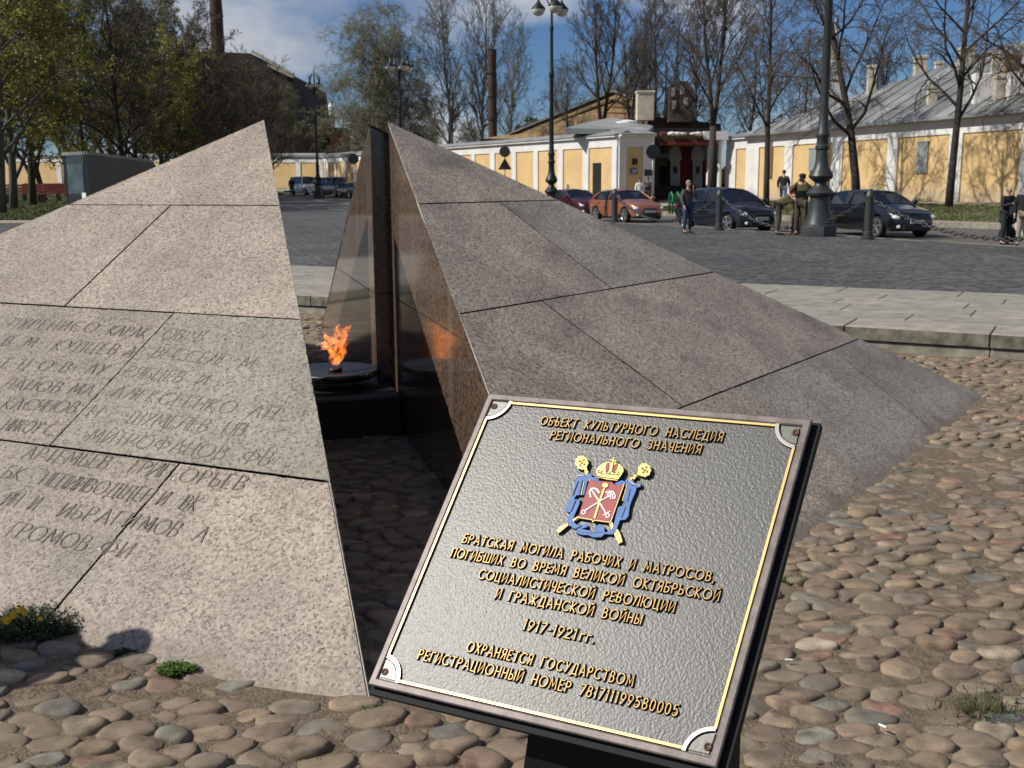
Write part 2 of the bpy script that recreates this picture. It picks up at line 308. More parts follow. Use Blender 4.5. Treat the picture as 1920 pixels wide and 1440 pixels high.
def setts(name, ca, cb_, joint, sc):
    K = bpy.data.materials.new(name); K.use_nodes = True; t = K.node_tree; b = t.nodes['Principled BSDF']; L = t.links.new
    tc = N_(t, 'ShaderNodeTexCoord'); mp = N_(t, 'ShaderNodeMapping', inp={2: (0, 0, radians(-10)), 3: (sc * .62, sc, sc)}); L(tc.outputs['Object'], mp.inputs[0])
    v = N_(t, 'ShaderNodeTexVoronoi', inp={'Scale': 1.0, 'Randomness': .55}); L(mp.outputs[0], v.inputs['Vector'])
    e = N_(t, 'ShaderNodeTexVoronoi', feature='DISTANCE_TO_EDGE', inp={'Scale': 1.0, 'Randomness': .55}); L(mp.outputs[0], e.inputs['Vector'])
    s2 = N_(t, 'ShaderNodeSeparateColor'); L(v.outputs['Color'], s2.inputs[0])
    r = N_(t, 'ShaderNodeValToRGB'); r.color_ramp.elements[0].color = (*ca, 1); r.color_ramp.elements[1].color = (*cb_, 1); L(s2.outputs[0], r.inputs[0])
    er = N_(t, 'ShaderNodeValToRGB'); er.color_ramp.elements[0].position = .03; er.color_ramp.elements[1].position = .16; L(e.outputs['Distance'], er.inputs[0])
    mxx = N_(t, 'ShaderNodeMix', data_type='RGBA'); L(er.outputs[0], mxx.inputs[0]); mxx.inputs[6].default_value = (*joint, 1); L(r.outputs[0], mxx.inputs[7])
    bn = N_(t, 'ShaderNodeTexNoise', inp={'Scale': .35, 'Detail': 5.0}); L(tc.outputs['Object'], bn.inputs['Vector'])
    br = N_(t, 'ShaderNodeValToRGB'); br.color_ramp.elements[0].position = .3; br.color_ramp.elements[1].position = .72; br.color_ramp.elements[0].color = (.72, .72, .74, 1); br.color_ramp.elements[1].color = (1.2, 1.18, 1.14, 1); L(bn.outputs[0], br.inputs[0])
    mu = N_(t, 'ShaderNodeMix', data_type='RGBA', blend_type='MULTIPLY'); mu.inputs[0].default_value = 1; L(mxx.outputs[2], mu.inputs[6]); L(br.outputs[0], mu.inputs[7]); L(mu.outputs[2], b.inputs['Base Color'])
    b.inputs['Roughness'].default_value = .7
    bp = N_(t, 'ShaderNodeBump', inp={'Strength': .6, 'Distance': .02}); L(er.outputs[0], bp.inputs['Height']); L(bp.outputs[0], b.inputs['Normal'])
    return K
M['setts'] = setts('dark_granite_setts', (.085, .083, .080), (.165, .160, .152), (.045, .043, .039), 7.0)
def vcol_mat(name, rough=.75, sp=80, bumpd=.004, amt=.35):
    K = bpy.data.materials.new(name); K.use_nodes = True; t = K.node_tree; b = t.nodes['Principled BSDF']; L = t.links.new
    a = N_(t, 'ShaderNodeAttribute', attribute_name='tint'); tc = N_(t, 'ShaderNodeTexCoord')
    geo = N_(t, 'ShaderNodeNewGeometry')
    n = N_(t, 'ShaderNodeTexNoise', inp={'Scale': sp * 2.2, 'Detail': 5.0, 'Roughness': .85}); L(geo.outputs['Position'], n.inputs['Vector'])
    n2 = N_(t, 'ShaderNodeTexNoise', inp={'Scale': 11.0, 'Detail': 3.0}); L(geo.outputs['Position'], n2.inputs['Vector'])
    ad = N_(t, 'ShaderNodeMath', operation='ADD'); L(n.outputs[0], ad.inputs[0]); L(n2.outputs[0], ad.inputs[1])
    r = N_(t, 'ShaderNodeMapRange', inp={1: .80, 2: 1.20, 3: 1 - amt * 1.8, 4: 1 + amt * 2.0}); L(ad.outputs[0], r.inputs[0])
    m_ = N_(t, 'ShaderNodeVectorMath', operation='SCALE'); L(a.outputs['Vector'], m_.inputs[0]); L(r.outputs[0], m_.inputs['Scale'])
    # dust of the joints creeping over the stones
    dn = N_(t, 'ShaderNodeTexNoise', inp={'Scale': 5.0, 'Detail': 6.0, 'Roughness': .65}); L(geo.outputs['Position'], dn.inputs['Vector'])
    dr = N_(t, 'ShaderNodeValToRGB'); dr.color_ramp.elements[0].position = .36; dr.color_ramp.elements[1].position = .62; dr.color_ramp.elements[1].color = (.8, .8, .8, 1); L(dn.outputs[0], dr.inputs[0])
    dm = N_(t, 'ShaderNodeMix', data_type='RGBA'); L(dr.outputs[0], dm.inputs[0]); L(m_.outputs[0], dm.inputs[6]); dm.inputs[7].default_value = (.21, .16, .11, 1)
    L(dm.outputs[2], b.inputs['Base Color']); b.inputs['Roughness'].default_value = rough
    bp = N_(t, 'ShaderNodeBump', inp={'Strength': .8, 'Distance': bumpd}); L(n.outputs[0], bp.inputs['Height']); L(bp.outputs[0], b.inputs['Normal'])
    return K
M['stone'] = vcol_mat('cobblestone')
def bark(name, a, b_): return mat(name, a, .95, noise=(6, .3), mixcol=b_)
M['bark'] = bark('dark_bark', (.030, .025, .020), (.07, .058, .045))
M['bark_g'] = bark('grey_bark', (.07, .062, .05), (.15, .13, .105))
M['bark_b'] = bark('pale_birch_bark', (.12, .11, .095), (.42, .40, .36))
M['twig'] = mat('twigs', (.095, .072, .055), .9)
M['twig_g'] = mat('pale_twigs', (.13, .115, .085), .9)
def leafm(name, c, c2):
    K = mat(name, c, .6, noise=(1.5, .35), mixcol=c2)
    t = K.node_tree; b = t.nodes['Principled BSDF']; src = b.inputs['Base Color'].links[0].from_socket
    tl = N_(t, 'ShaderNodeBsdfTranslucent'); t.links.new(src, tl.inputs[0]); ms = N_(t, 'ShaderNodeMixShader', inp={0: .4}); o = t.nodes['Material Output']
    t.links.new(b.outputs[0], ms.inputs[1]); t.links.new(tl.outputs[0], ms.inputs[2]); t.links.new(ms.outputs[0], o.inputs[0])
    return K
M['leaf'] = leafm('young_leaves_yellow_green', (.19, .20, .025), (.38, .37, .05))
M['leaf_d'] = leafm('young_leaves_olive', (.07, .075, .02), (.12, .125, .03))
M['leaf_b'] = leafm('birch_haze_leaves', (.17, .17, .055), (.30, .29, .12))
M['moss'] = mat('joint_moss', (.07, .085, .025), .9, noise=(6, .4), mixcol=(.13, .115, .05))
M['leaf_w'] = leafm('weed_leaves', (.03, .055, .012), (.07, .11, .03))
M['petal'] = mat('yellow_petals', (.75, .48, .01), .6)
# ================================================================== GROUND
DN = Vector((.917, .4)); DS = Vector((-.4, .917))
def ns(n, s, z): return Vector((DN.x * n + DS.x * s, DN.y * n + DS.y * s, z))
def ramp(s): return max(0, s - 70) * .016
K0 = gnd(1700, 664); K1 = gnd(585, 590)
EK = (K1 - K0).normalized()          # along the kerb, to the left
PK = Vector((-EK.y, EK.x, 0))
if PK.y < 0: PK = -PK
def kp(u, p, z): q = K0 + EK * u + PK * p; return Vector((q.x, q.y, z))
ROWD = .76; NROW = 6; PTOT = ROWD * NROW + .02
mb = MB(); g = 4000
mb.face([(-g, -g, -.35), (g, -g, -.35), (g, g, -.35), (-g, g, -.35)])
tag(mb.build('ground', M['earth']), kind='structure')
# the square of dark setts
mb = MB()
A = kp(60, PTOT, .27); B = kp(-16, PTOT, .27); nb = 21.75
Bq = B
# right end of the paving line meets the road edge
for k in range(400):
    q = kp(-k * .1, PTOT, .27)
    if q.x * DN.x + q.y * DN.y > nb: Bq = q; break
C1 = ns(nb, 70, .27); D1 = ns(-40, 70, .27); E1 = ns(nb, 200, .27 + ramp(200)); F1_ = ns(-40, 200, .27 + ramp(200))
mb.add([A, Bq, C1, D1, E1, F1_], [(0, 1, 2, 3), (3, 2, 4, 5)])
tag(mb.build('square', M['setts']), kind='structure')
# road
def edge_n(s): return 32.6 - max(0, s - 20) * .037
mb = MB(); V = []; F = []
SS = [-60, -20, 20, 45, 70, 100, 130, 160, 200]
for s in SS: V += [ns(21.9, s, .12 + ramp(s)), ns(edge_n(s), s, .12 + ramp(s))]
for i in range(len(SS) - 1): F.append((2 * i, 2 * i + 1, 2 * i + 3, 2 * i + 2))
mb.add(V, F); tag(mb.build('road', M['asphalt']), kind='structure')
for nm, fn in (('near', lambda s: 21.75), ('far', lambda s: edge_n(s))):
    mb = MB()
    for i in range(len(SS) - 1):
        a, b = SS[i], SS[i + 1]
        for j in range(6):
            s0, s1 = a + (b - a) * j / 6, a + (b - a) * (j + 1) / 6 - .02
            P = [ns(fn(s0), s0, .05 + ramp(s0)), ns(fn(s0) + .2, s0, .05 + ramp(s0)), ns(fn(s1) + .2, s1, .05 + ramp(s1)), ns(fn(s1), s1, .05 + ramp(s1))]
            mb.prism(P, (0, 0, .225 + (0 if nm == 'near' else .03)))
    tag(mb.build('kerb', M['kerb'], fixn=True), kind='structure')
# far verge : grass bank, path, forecourt
def strip(name, rows, m, wob=0):
    mb = MB(); V = []; F = []; k = len(rows[0])
    for r in rows: V += r
    for i in range(len(rows) - 1):
        for j in range(k - 1): F.append((i * k + j, i * k + j + 1, (i + 1) * k + j + 1, (i + 1) * k + j))
    mb.add(V, F); return tag(mb.build(name, m, smooth=True), kind='structure')
rows = [[ns(edge_n(s) + .2, s, .28), ns(edge_n(s) + 1.6, s, .30)] for s in (-40, 0, 20, 40, 56)]
strip('footpath', rows, M['path'])
rows = [[ns(edge_n(s) + 1.6, s, .295), ns(edge_n(s) + 3.5, s, .45 + .05 * sin(s)), ns(edge_n(s) + 6, s, .60 + .04 * sin(s * .7)), ns(41, s, .74)] for s in range(-40, 58, 4)]
strip('grass_bank', rows, M['turf'])
rows = [[ns(41, s, .73), ns(47, s, .84)] for s in (-40, 0, 30, 56)]
strip('footpath', rows, M['path'])
rows = [[ns(edge_n(s) + .2, s, .28 + ramp(s)), ns(edge_n(s) + 2.2, s, .5 + ramp(s)), ns(47 - max(0, s - 76) * 2.2 if s < 81 else 36, s, .93 + ramp(s))] for s in (56, 62, 70, 76, 81, 95, 110, 128, 150)]
strip('forecourt', rows, M['path'])
# grass: real blades, countless
def blades(name, pts, h, w, m, parent=None, n=1):
    mb = MB()
    for p in pts:
        a = random.uniform(0, 2 * pi); t = random.uniform(0, .6) * h; d = Vector((cos(a), sin(a), 0)) * w; l = Vector((cos(a + 1.3), sin(a + 1.3), 0)) * t
        hh = h * random.uniform(.5, 1.2)
        mb.add([p - d, p + d, p + l + Vector((0, 0, hh))], [(0, 1, 2)])
    return mb.build(name, m, parent)
pts = []
for i in range(45000):
    s = random.uniform(-5, 56); u = random.random(); n0 = edge_n(s) + 1.6; n1 = 41
    n = n0 + (n1 - n0) * u; d = (n - n0); z = .295 + min(.45, d * .075)
    if random.random() < .65 + .35 * sin(s * .9 + n): pts.append(ns(n, s, z))
tag(blades('verge_grass', pts, .10, .03, M['grass']), kind='stuff')
# park lawn at the left
mb = MB()
def pk(x, y, dz=.0): return Vector((x, y, .27 + ramp(DS.x * x + DS.y * y) + dz))
PY = [47, 51.5, 57, 70, 85, 100, 128]; PX = [-80, -60, -45, -35, -26, -17.5]
V = [pk(x + (y - 47) * -.11 * (x > -30), y, .03) for y in PY for x in PX]; F = [(j * 6 + i, j * 6 + i + 1, j * 6 + i + 7, j * 6 + i + 6) for j in range(6) for i in range(5)]
mb.add(V[:12], F[:5]); tag(mb.build('park_path', M['path']), kind='structure')
mb = MB(); mb.add(V[6:], F[:25]); tag(mb.build('lawn', M['turf']), kind='structure')
pts = []
for i in range(42000):
    y = 51.6 + 70 * random.random() ** 1.6; x = random.uniform(-.5 * y - 4, -17.5 - (y - 47) * .11); pts.append(pk(x, y, .03))
tag(blades('lawn_grass', pts, .12, .035, M['grass']), kind='stuff')
# ---------------------------------------------------------------- paving slabs beside the cobbles
pav = MB(); pav.face([kp(-16, .03, .10), kp(-16, PTOT + .1, .10), kp(30, PTOT + .1, .10), kp(30, .03, .10)])
pavement = tag(pav.build('pavement', M['gr_core']), kind='structure')
ang = atan2(EK.y, EK.x)
for r in range(NROW):
    off = .62 + (r % 2) * .72 + random.uniform(-.1, .1); u = -9 + off; 
    while u < 19:
        ln = 1.5 + random.uniform(-.12, .12)
        if r == NROW - 1 and u > -2.2 and u < 4 and False: pass
        c = kp(u + ln / 2, r * ROWD + ROWD / 2, .27 - .075 + random.uniform(-.004, .004))
        b = MB(); b.bbox(c, (ln / 2 - .006, ROWD / 2 - .006, .075), .007, ang)
        b.m = [0, 0] + [(1 if r == 0 else 0)] * 16 + [0] * 8
        b.build('paving_slab', [M['slab'] if random.random() < .72 else M['slab2'], M['kerb_face']], pavement)
        u += ln
u = -9.0
while u < 19:
    ln = 1.15 + random.uniform(-.2, .2)
    b = MB(); b.bbox(kp(u + ln / 2, .20, .04), (ln / 2 - .004, .165, .068), .006, ang)
    b.build('kerb_stone', M['kerb'], pavement); u += ln
# ---------------------------------------------------------------- cobbled ground
mb = MB(); V = []; F = []; nx, ny = 150, 90
def soil_h(x, y): return .004 + .006 * sin(x * 5.1 + y * 3) + .007 * sin(x * 2.3 - y * 6.7) + .004 * sin(x * 13 + y * 17)
pu0, pu1, pp0, pp1 = -9.0, 19.0, -18.0, .05
for j in range(ny + 1):
    for i in range(nx + 1):
        q = kp(pu0 + (pu1 - pu0) * i / nx, pp0 + (pp1 - pp0) * j / ny, 0); V.append((q.x, q.y, soil_h(q.x, q.y)))
F = [(j * (nx + 1) + i, j * (nx + 1) + i + 1, (j + 1) * (nx + 1) + i + 1, (j + 1) * (nx + 1) + i) for j in range(ny) for i in range(nx)]
mb.add(V, F); cobble_ground = tag(mb.build('cobbled_ground', M['soil'], smooth=True), kind='structure')

# ================================================================== MONUMENT geometry
F2 = gnd(1128, 1306); R2 = gnd(1850, 745); F1 = gnd(697, 1335); L1 = gnd(-1112, 922)
dd = ray(406, 351.0); GD = Vector((dd.x, dd.y, 0)).normalized()
def apex(Fp, ax, ay):
    r = ray(ax, ay); M2 = Matrix(((GD.x, -r.x), (GD.y, -r.y))); t, s = M2.inverted() @ Vector((-Fp.x, -Fp.y)); P = Fp + GD * t
    return Vector((P.x, P.y, 0)), (CAM + r * s).z
P2, HM = apex(F2, 729, 230)
A2 = P2 + Vector((0, 0, HM))
q = gnd(493, 226, HM); A1 = q.copy(); P1 = Vector((q.x, q.y, 0))
q = gnd(693, 234, HM); A3 = q.copy(); P3 = Vector((q.x, q.y, 0))
F3 = P3 + GD * 5.0; R3 = P3 + Vector((sin(radians(79)), cos(radians(79)), 0)) * 5.0
def intri(p, a, b, c, m_=0):
    def sd(a, b): return ((b.x - a.x) * (p.y - a.y) - (b.y - a.y) * (p.x - a.x)) / (b - a).length
    s_ = [sd(a, b), sd(b, c), sd(c, a)]
    return all(v > -m_ for v in s_) or all(v < m_ for v in s_)
A4 = gnd(494.5, 236, HM); P4 = Vector((A4.x, A4.y, 0)); F4 = P4 + GD * 5.0; L4 = P4 + Vector((sin(radians(-101)), cos(radians(-101)), 0)) * 5.0
TRI = [(P1, F1, L1), (P2, F2, R2), (P3, F3, R3), (P4, F4, L4)]
# ---------------------------------------------------------------- cobblestones (each its own Voronoi pebble)
def clip(poly, a, b, c):      # keep a x + b y <= c
    out = []
    for i in range(len(poly)):
        p, q = poly[i], poly[(i + 1) % len(poly)]; dp = a * p[0] + b * p[1] - c; dq = a * q[0] + b * q[1] - c
        if dp <= 0: out.append(p)
        if (dp < 0) != (dq < 0):
            t = dp / (dp - dq); out.append((p[0] + (q[0] - p[0]) * t, p[1] + (q[1] - p[1]) * t))
    return out
SX = 1.62; CS = .094
def vis(x, y):
    v = Vector((x, y, 0)) - CAM; z = v.dot(FW)
    if z < .5: return None
    return 960 + FPX * v.dot(RT) / z, 720 - FPX * v.dot(UP) / z
rs = random.Random(3); seeds = {}
for j in range(int(1.2 / CS), int(17 / CS)):
    for i in range(int(-9 / (CS * SX)), int(12 / (CS * SX))):
        seeds[(i, j)] = ((i + .5 * (j % 2) + rs.uniform(-.44, .44)) * CS, (j + rs.uniform(-.44, .44)) * CS)
for k_ in [k_ for k_ in seeds if rs.random() < .10]: del seeds[k_]
TINTS = [(.27, .20, .135), (.25, .19, .14), (.26, .205, .15), (.23, .185, .13), (.24, .19, .145), (.28, .215, .155), (.27, .18, .13), (.25, .19, .145), (.30, .23, .17), (.22, .18, .15), (.20, .18, .155), (.29, .175, .135), (.18, .18, .165), (.25, .21, .16), (.35, .30, .24), (.27, .20, .15), (.22, .165, .125), (.14, .14, .135), (.27, .22, .15), (.24, .18, .13), (.20, .16, .12), (.13, .145, .15), (.24, .18, .14), (.21, .22, .19)]
stones = []
for (i, j), s in seeds.items():
    x, y = s[0] * SX, s[1]; w = vis(x, y)
    if w is None or not (-760 < w[0] < 2900 and w[1] < 2150): continue
    c = Vector((x, y, 0))
    if (c - K0).dot(PK) > -.03: continue
    if any(intri(c, *t, -.02) for t in TRI): continue
    poly = [(s[0] + a * CS * 1.3, s[1] + b * CS * 1.3) for a, b in ((-1, -1), (1, -1), (1, 1), (-1, 1))]
    for di in (-2, -1, 0, 1, 2):
        for dj in (-2, -1, 0, 1, 2):
            if (di or dj) and (i + di, j + dj) in seeds:
                o = seeds[(i + di, j + dj)]; a, b = o[0] - s[0], o[1] - s[1]
                poly = clip(poly, a, b, (o[0] ** 2 + o[1] ** 2 - s[0] ** 2 - s[1] ** 2) / 2)
                if len(poly) < 3: break
    if len(poly) < 4: continue
    cx = sum(p[0] for p in poly) / len(poly) * SX; cy = sum(p[1] for p in poly) / len(poly)
    poly = [(p[0] * SX - cx, p[1] - cy) for p in poly]
    stones.append((c.y, Vector((cx, cy, 0)), poly, w))
from mathutils import noise as mnz
def stone_mesh(poly, seg, rr):
    # radial sampling of the cell boundary, blended to an ellipse, then domed
    rad = []
    for k in range(seg):
        a = 2 * pi * k / seg; d = (cos(a), sin(a)); best = 1
        for i in range(len(poly)):
            p, q = poly[i], poly[(i + 1) % len(poly)]; ex, ey = q[0] - p[0], q[1] - p[1]; den = d[0] * ey - d[1] * ex
            if abs(den) < 1e-9: continue
            t = (p[0] * ey - p[1] * ex) / den; u = (p[0] * d[1] - p[1] * d[0]) / den
            if t > 0 and -1e-6 <= u <= 1 + 1e-6: best = min(best, t)
        rad.append(best)
    for _ in range(1): rad = [(rad[k - 1] + 2 * rad[k] + rad[(k + 1) % seg]) / 4 for k in range(seg)]
    sh = rr.uniform(.88, 1.0); h = rr.uniform(.009, .025); tx, ty = rr.uniform(-.14, .14), rr.uniform(-.14, .14)
    n1, n2 = rr.uniform(0, 6), rr.uniform(0, 6)
    V = []; F = []; prof = ((1.0, -.6), (1.0, .0), (.96, .55), (.85, .88), (.55, 1.0))
    for f, z in prof:
        for k in range(seg):
            a = 2 * pi * k / seg; r = rad[k] * f * sh * (1 + .045 * sin(3 * a + n1) + .03 * sin(5 * a + n2) + rr.uniform(-.02, .02))
            x, y = r * cos(a), r * sin(a); V.append((x, y, z * h * (1 + .13 * sin(2 * a + n2) + .06 * sin(5 * a + n1) + rr.uniform(-.05, .05)) + (tx * x + ty * y) * (z > 0)))
    V.append((0, 0, h))
    for q in range(len(prof) - 1):
        for k in range(seg): F.append((q * seg + k, q * seg + (k + 1) % seg, (q + 1) * seg + (k + 1) % seg, (q + 1) * seg + k))
    b = (len(prof) - 1) * seg
    for k in range(seg): F.append((b + k, b + (k + 1) % seg, len(V) - 1))
    return V, F
def set_tint(me, cols):
    at = me.attributes.new('tint', 'FLOAT_COLOR', 'POINT'); at.data.foreach_set('color', [c for t in cols for c in (*t, 1)])
stones.sort(key=lambda t: (t[0] if (-60 < t[3][0] < 1980 and t[3][1] < 1500) else 99))
rr = random.Random(11); bigm = MB(); bigt = []
for k, (yy, c, poly, w) in enumerate(stones):
    tn = TINTS[rr.randrange(len(TINTS))]; f = rr.uniform(.8, 1.15); tn = (tn[0] * f * .93, tn[1] * f * .87, tn[2] * f * .77)
    V, F = stone_mesh(poly, 16 if yy < 6 else 12, rr)
    z0 = soil_h(c.x, c.y) - .003 - (.009 if rr.random() < .25 else 0) - .022 * max(0, mnz.noise(Vector((c.x * .9, c.y * .9, 4))))
    if k < 300:
        me = bpy.data.meshes.new('cobblestone'); me.from_pydata(V, [], F); me.materials.append(M['stone']); me.polygons.foreach_set('use_smooth', [True] * len(F)); set_tint(me, [tn] * len(V))
        o = bpy.data.objects.new('cobblestone', me); COL.objects.link(o); o.parent = cobble_ground; o.location = (c.x, c.y, z0)
    else:
        bigm.add([(v[0] + c.x, v[1] + c.y, v[2] + z0) for v in V], F); bigt += [tn] * len(V)
o = bigm.build('cobblestones', M['stone'], cobble_ground, smooth=True); set_tint(o.data, bigt); tag(o, kind='stuff')
print('stones', len(stones))
# grit scattered in the joints
rr = random.Random(5); mb = MB()
for k in range(16000):
    y = 2.4 + 9.5 * rr.random() ** 1.7; x = rr.uniform(-.62, .78) * y
    c = Vector((x, y, 0))
    if (c - K0).dot(PK) > -.02 or any(intri(c, *t) for t in TRI): continue
    r = rr.uniform(.0015, .0055) * (2.2 if rr.random() < .03 else 1); a = rr.uniform(0, 6); z = soil_h(x, y)
    P = [(x + r * cos(a + q * 2.1), y + r * sin(a + q * 2.1), z) for q in range(3)] + [(x, y, z + r * .9)]
    mb.add(P, [(0, 1, 3), (1, 2, 3), (2, 0, 3)])
tag(mb.build('grit', M['soil']), kind='stuff')
# moss and dust-dry grass growing in the joints, in loose patches
from mathutils import noise as mnz
mb = MB(); n_ = 0
while n_ < 16000:
    y = 2.9 + 8.5 * rr.random() ** 1.6; x = rr.uniform(-.52, .52) * y; n_ += 1
    if mnz.noise(Vector((x * 1.3, y * 1.3, 3))) + .5 * mnz.noise(Vector((x * 5, y * 5, 8))) < .30: continue
    c = Vector((x, y, soil_h(x, y)))
    if (c - K0).dot(PK) > -.02 or any(intri(c, *t) for t in TRI): continue
    a = rr.uniform(0, 6.28); d = Vector((cos(a), sin(a), 0)) * .0016; hh_ = rr.uniform(.008, .024); mb.add([c - d, c + d, c + Vector((rr.gauss(0, .008), rr.gauss(0, .008), hh_))], [(0, 1, 2)])
tag(mb.build('joint_moss', M['moss']), kind='stuff')

# ================================================================== MONUMENT
def inset(poly, d):
    n = len(poly); out = []
    area = sum(poly[i].x * poly[(i + 1) % n].y - poly[(i + 1) % n].x * poly[i].y for i in range(n)); sg = 1 if area > 0 else -1
    for i in range(n):
        p0, p1, p2 = poly[i - 1], poly[i], poly[(i + 1) % n]
        e1 = (p1 - p0).normalized(); e2 = (p2 - p1).normalized(); n1 = Vector((-e1.y, e1.x)) * sg; n2 = Vector((-e2.y, e2.x)) * sg
        b = n1 + n2; l = b.length
        if l < 1e-6: out.append(p1 + n1 * d); continue
        b /= l; out.append(p1 + b * min(d / max(.25, b.dot(n1)), d * 4))
    return out
def slab(parent, name, P0, e, g_, nrm, poly, m, thick=.035, gap=.005, bev=.0008, lift=0.0, chip=1.0, chipstep=.025):
    """poly: 2D in (e,g_) coordinates of the plane through P0"""
    poly = [Vector(p) for p in poly]
    def W3(p, d): return P0 + e * p.x + g_ * p.y + nrm * (d + lift)
    rings = [(inset(poly, gap + bev), 0), (inset(poly, gap), -bev), (inset(poly, gap), -bev * 2.5), (inset(poly, gap + thick * 1.15), -thick)]
    cenp = sum(poly, Vector((0, 0))) / len(poly); per = []
    nseg = [max(1, min(60, int((poly[(i + 1) % len(poly)] - poly[i]).length / chipstep))) for i in range(len(poly))] if chip else [1] * len(poly)
    jit = []
    for i in range(len(poly)):
        for k in range(nseg[i]): jit.append(0 if k == 0 else abs(random.gauss(0, .0009)) + (random.uniform(.002, .007) if random.random() < .05 else 0))
    V = []
    for q, (pl, d) in enumerate(rings):
        idx = 0
        for i in range(len(pl)):
            a_, b_ = pl[i], pl[(i + 1) % len(pl)]
            for k in range(nseg[i]):
                p = a_.lerp(b_, k / nseg[i]); dj = jit[idx] * (1, .6, .2, 0)[q] * chip; p = p + (cenp - p).normalized() * dj; V.append(W3(p, d - (jit[idx] * .35 if q == 1 else 0))); idx += 1
    n = len(jit)
    F = [tuple(range(n))] + [(k * n + i, k * n + (i + 1) % n, (k + 1) * n + (i + 1) % n, (k + 1) * n + i) for k in range(3) for i in range(n)] + [tuple(range(4 * n - 1, 3 * n - 1, -1))]
    b = MB(); b.add(V, F); b.m = [0] * (1 + n) + [1] * (len(F) - 1 - n); return b.build(name, [m, M['gr_core']], parent, fixn=True)
def halfplane(poly, a, b, c): return clip([tuple(p) for p in poly], a, b, c)
def face_frame(Fp, other, ap):
    e = (other - Fp).normalized(); n = e.cross(ap - Fp).normalized()
    return e, n
def blk(name, label, P, Fp, Q, A, inward=.03):
    """solid core a little inside the stone slabs"""
    root = thing(name, label, 'monument', P)
    cen = (P + Fp + Q) / 3
    mb = MB(); c3 = (P + Fp + Q + A) / 4
    vs = [P.copy(), Fp.copy(), Q.copy(), A.copy()]
    # shrink each plane by 'inward': move vertices toward the incentre
    r = .55; fac = 1 - inward / r
    ic = cen * .75 + P * .25 + Vector((0, 0, 0)); ic = Vector((ic.x, ic.y, .45))
    vs = [ic + (v - ic) * fac for v in vs]
    for i in range(3): vs[i].z = -.2
    mb.add(vs, [(0, 2, 1), (0, 1, 3), (1, 2, 3), (2, 0, 3)])
    mb.build('core', M['gr_core'], root, fixn=True)
    return root
LV = [-.12, .545, 1.12, 1.69, HM]
def outer(root, Fp, Q, A, joints, mats, sgn):
    e = (Q - Fp).normalized(); nrm = e.cross(A - Fp).normalized()
    if nrm.z < 0: nrm = -nrm
    g_ = nrm.cross(e)
    if g_.z < 0: g_ = -g_
    def c2(p): d = p - Fp; return Vector((d.dot(e), d.dot(g_)))
    sl = g_.z
    tri = [c2(Fp), c2(Q), c2(A)]
    # extend below ground
    ext = .12 / sl; f0 = c2(A) ; 
    def dn(p): d = (p - f0); return f0 + d * (1 + ext / (f0.y))
    tri = [dn(tri[0]), dn(tri[1]), tri[2]]
    tri = inset(tri, -.005)
    slabs = []
    for k in range(4):
        z0, z1 = LV[k] / sl, LV[k + 1] / sl + (.05 if k == 3 else 0)
        pl = halfplane(halfplane(tri, 0, -1, -z0), 0, 1, z1)
        cuts = joints.get(k, [])
        pieces = [pl]
        for (xa, ya), (xb, yb) in cuts:
            a = c2(onpl(Fp, nrm, xa, ya)); b = c2(onpl(Fp, nrm, xb, yb)); d = (b - a).normalized(); nn = Vector((-d.y, d.x)); cc_ = nn.dot(a); new = []
            for p in pieces:
                for q in (halfplane(p, nn.x, nn.y, cc_), halfplane(p, -nn.x, -nn.y, -cc_)):
                    if len(q) > 2 and max(v[0] for v in q) - min(v[0] for v in q) > .03: new.append(q)
            pieces = new
        for q in pieces:
            q2 = []
            for v in q:
                if not q2 or (Vector(v) - Vector(q2[-1])).length > .002: q2.append(v)
            if (Vector(q2[0]) - Vector(q2[-1])).length < .002: q2.pop()
            cx = sum(v[0] for v in q2) / len(q2)
            slabs.append((slab(root, 'granite_slab', Fp, e, g_, nrm, q2, mats(k, cx, len(pieces)), lift=random.uniform(-.0015, .0015)), q2, e, g_, nrm))
    return slabs, e, g_, nrm, c2
def innerf(root, P, Fp, A, cutsu, mats, face_to, skip_ext=False, jz=(.985,)):
    """vertical polished face P-Fp-A ; cutsu: {course:[u..]} with u measured from P toward Fp"""
    e = (Fp - P).normalized(); g_ = Vector((0, 0, 1)); nrm = e.cross(g_).normalized()
    if nrm.dot(face_to) < 0: nrm = -nrm
    Lh = (Fp - P).length
    tri = [(-.002, -.12), (Lh * (1 + .12 / HM), -.12), (0, HM - .002)]
    lev = [-.12] + list(jz) + [HM]
    for k in range(len(lev) - 1):
        pl = halfplane(halfplane(tri, 0, -1, -lev[k]), 0, 1, lev[k + 1]); pieces = [pl]
        for u in cutsu.get(k, []):
            new = []
            for p in pieces:
                for q in (halfplane(p, 1, 0, u), halfplane(p, -1, 0, -u)):
                    if len(q) > 2 and max(v[0] for v in q) - min(v[0] for v in q) > .02: new.append(q)
            pieces = new
        for q in pieces:
            q2 = []
            for v in q:
                if not q2 or (Vector(v) - Vector(q2[-1])).length > .002: q2.append(v)
            if (Vector(q2[0]) - Vector(q2[-1])).length < .002: q2.pop()
            slab(root, 'polished_panel', P, e, g_, nrm, q2, mats, gap=.002, bev=.002, thick=.02, chip=.3, chipstep=.06)
right_n = Vector((GD.y, -GD.x, 0))        # points right (+x)
if right_n.x < 0: right_n = -right_n
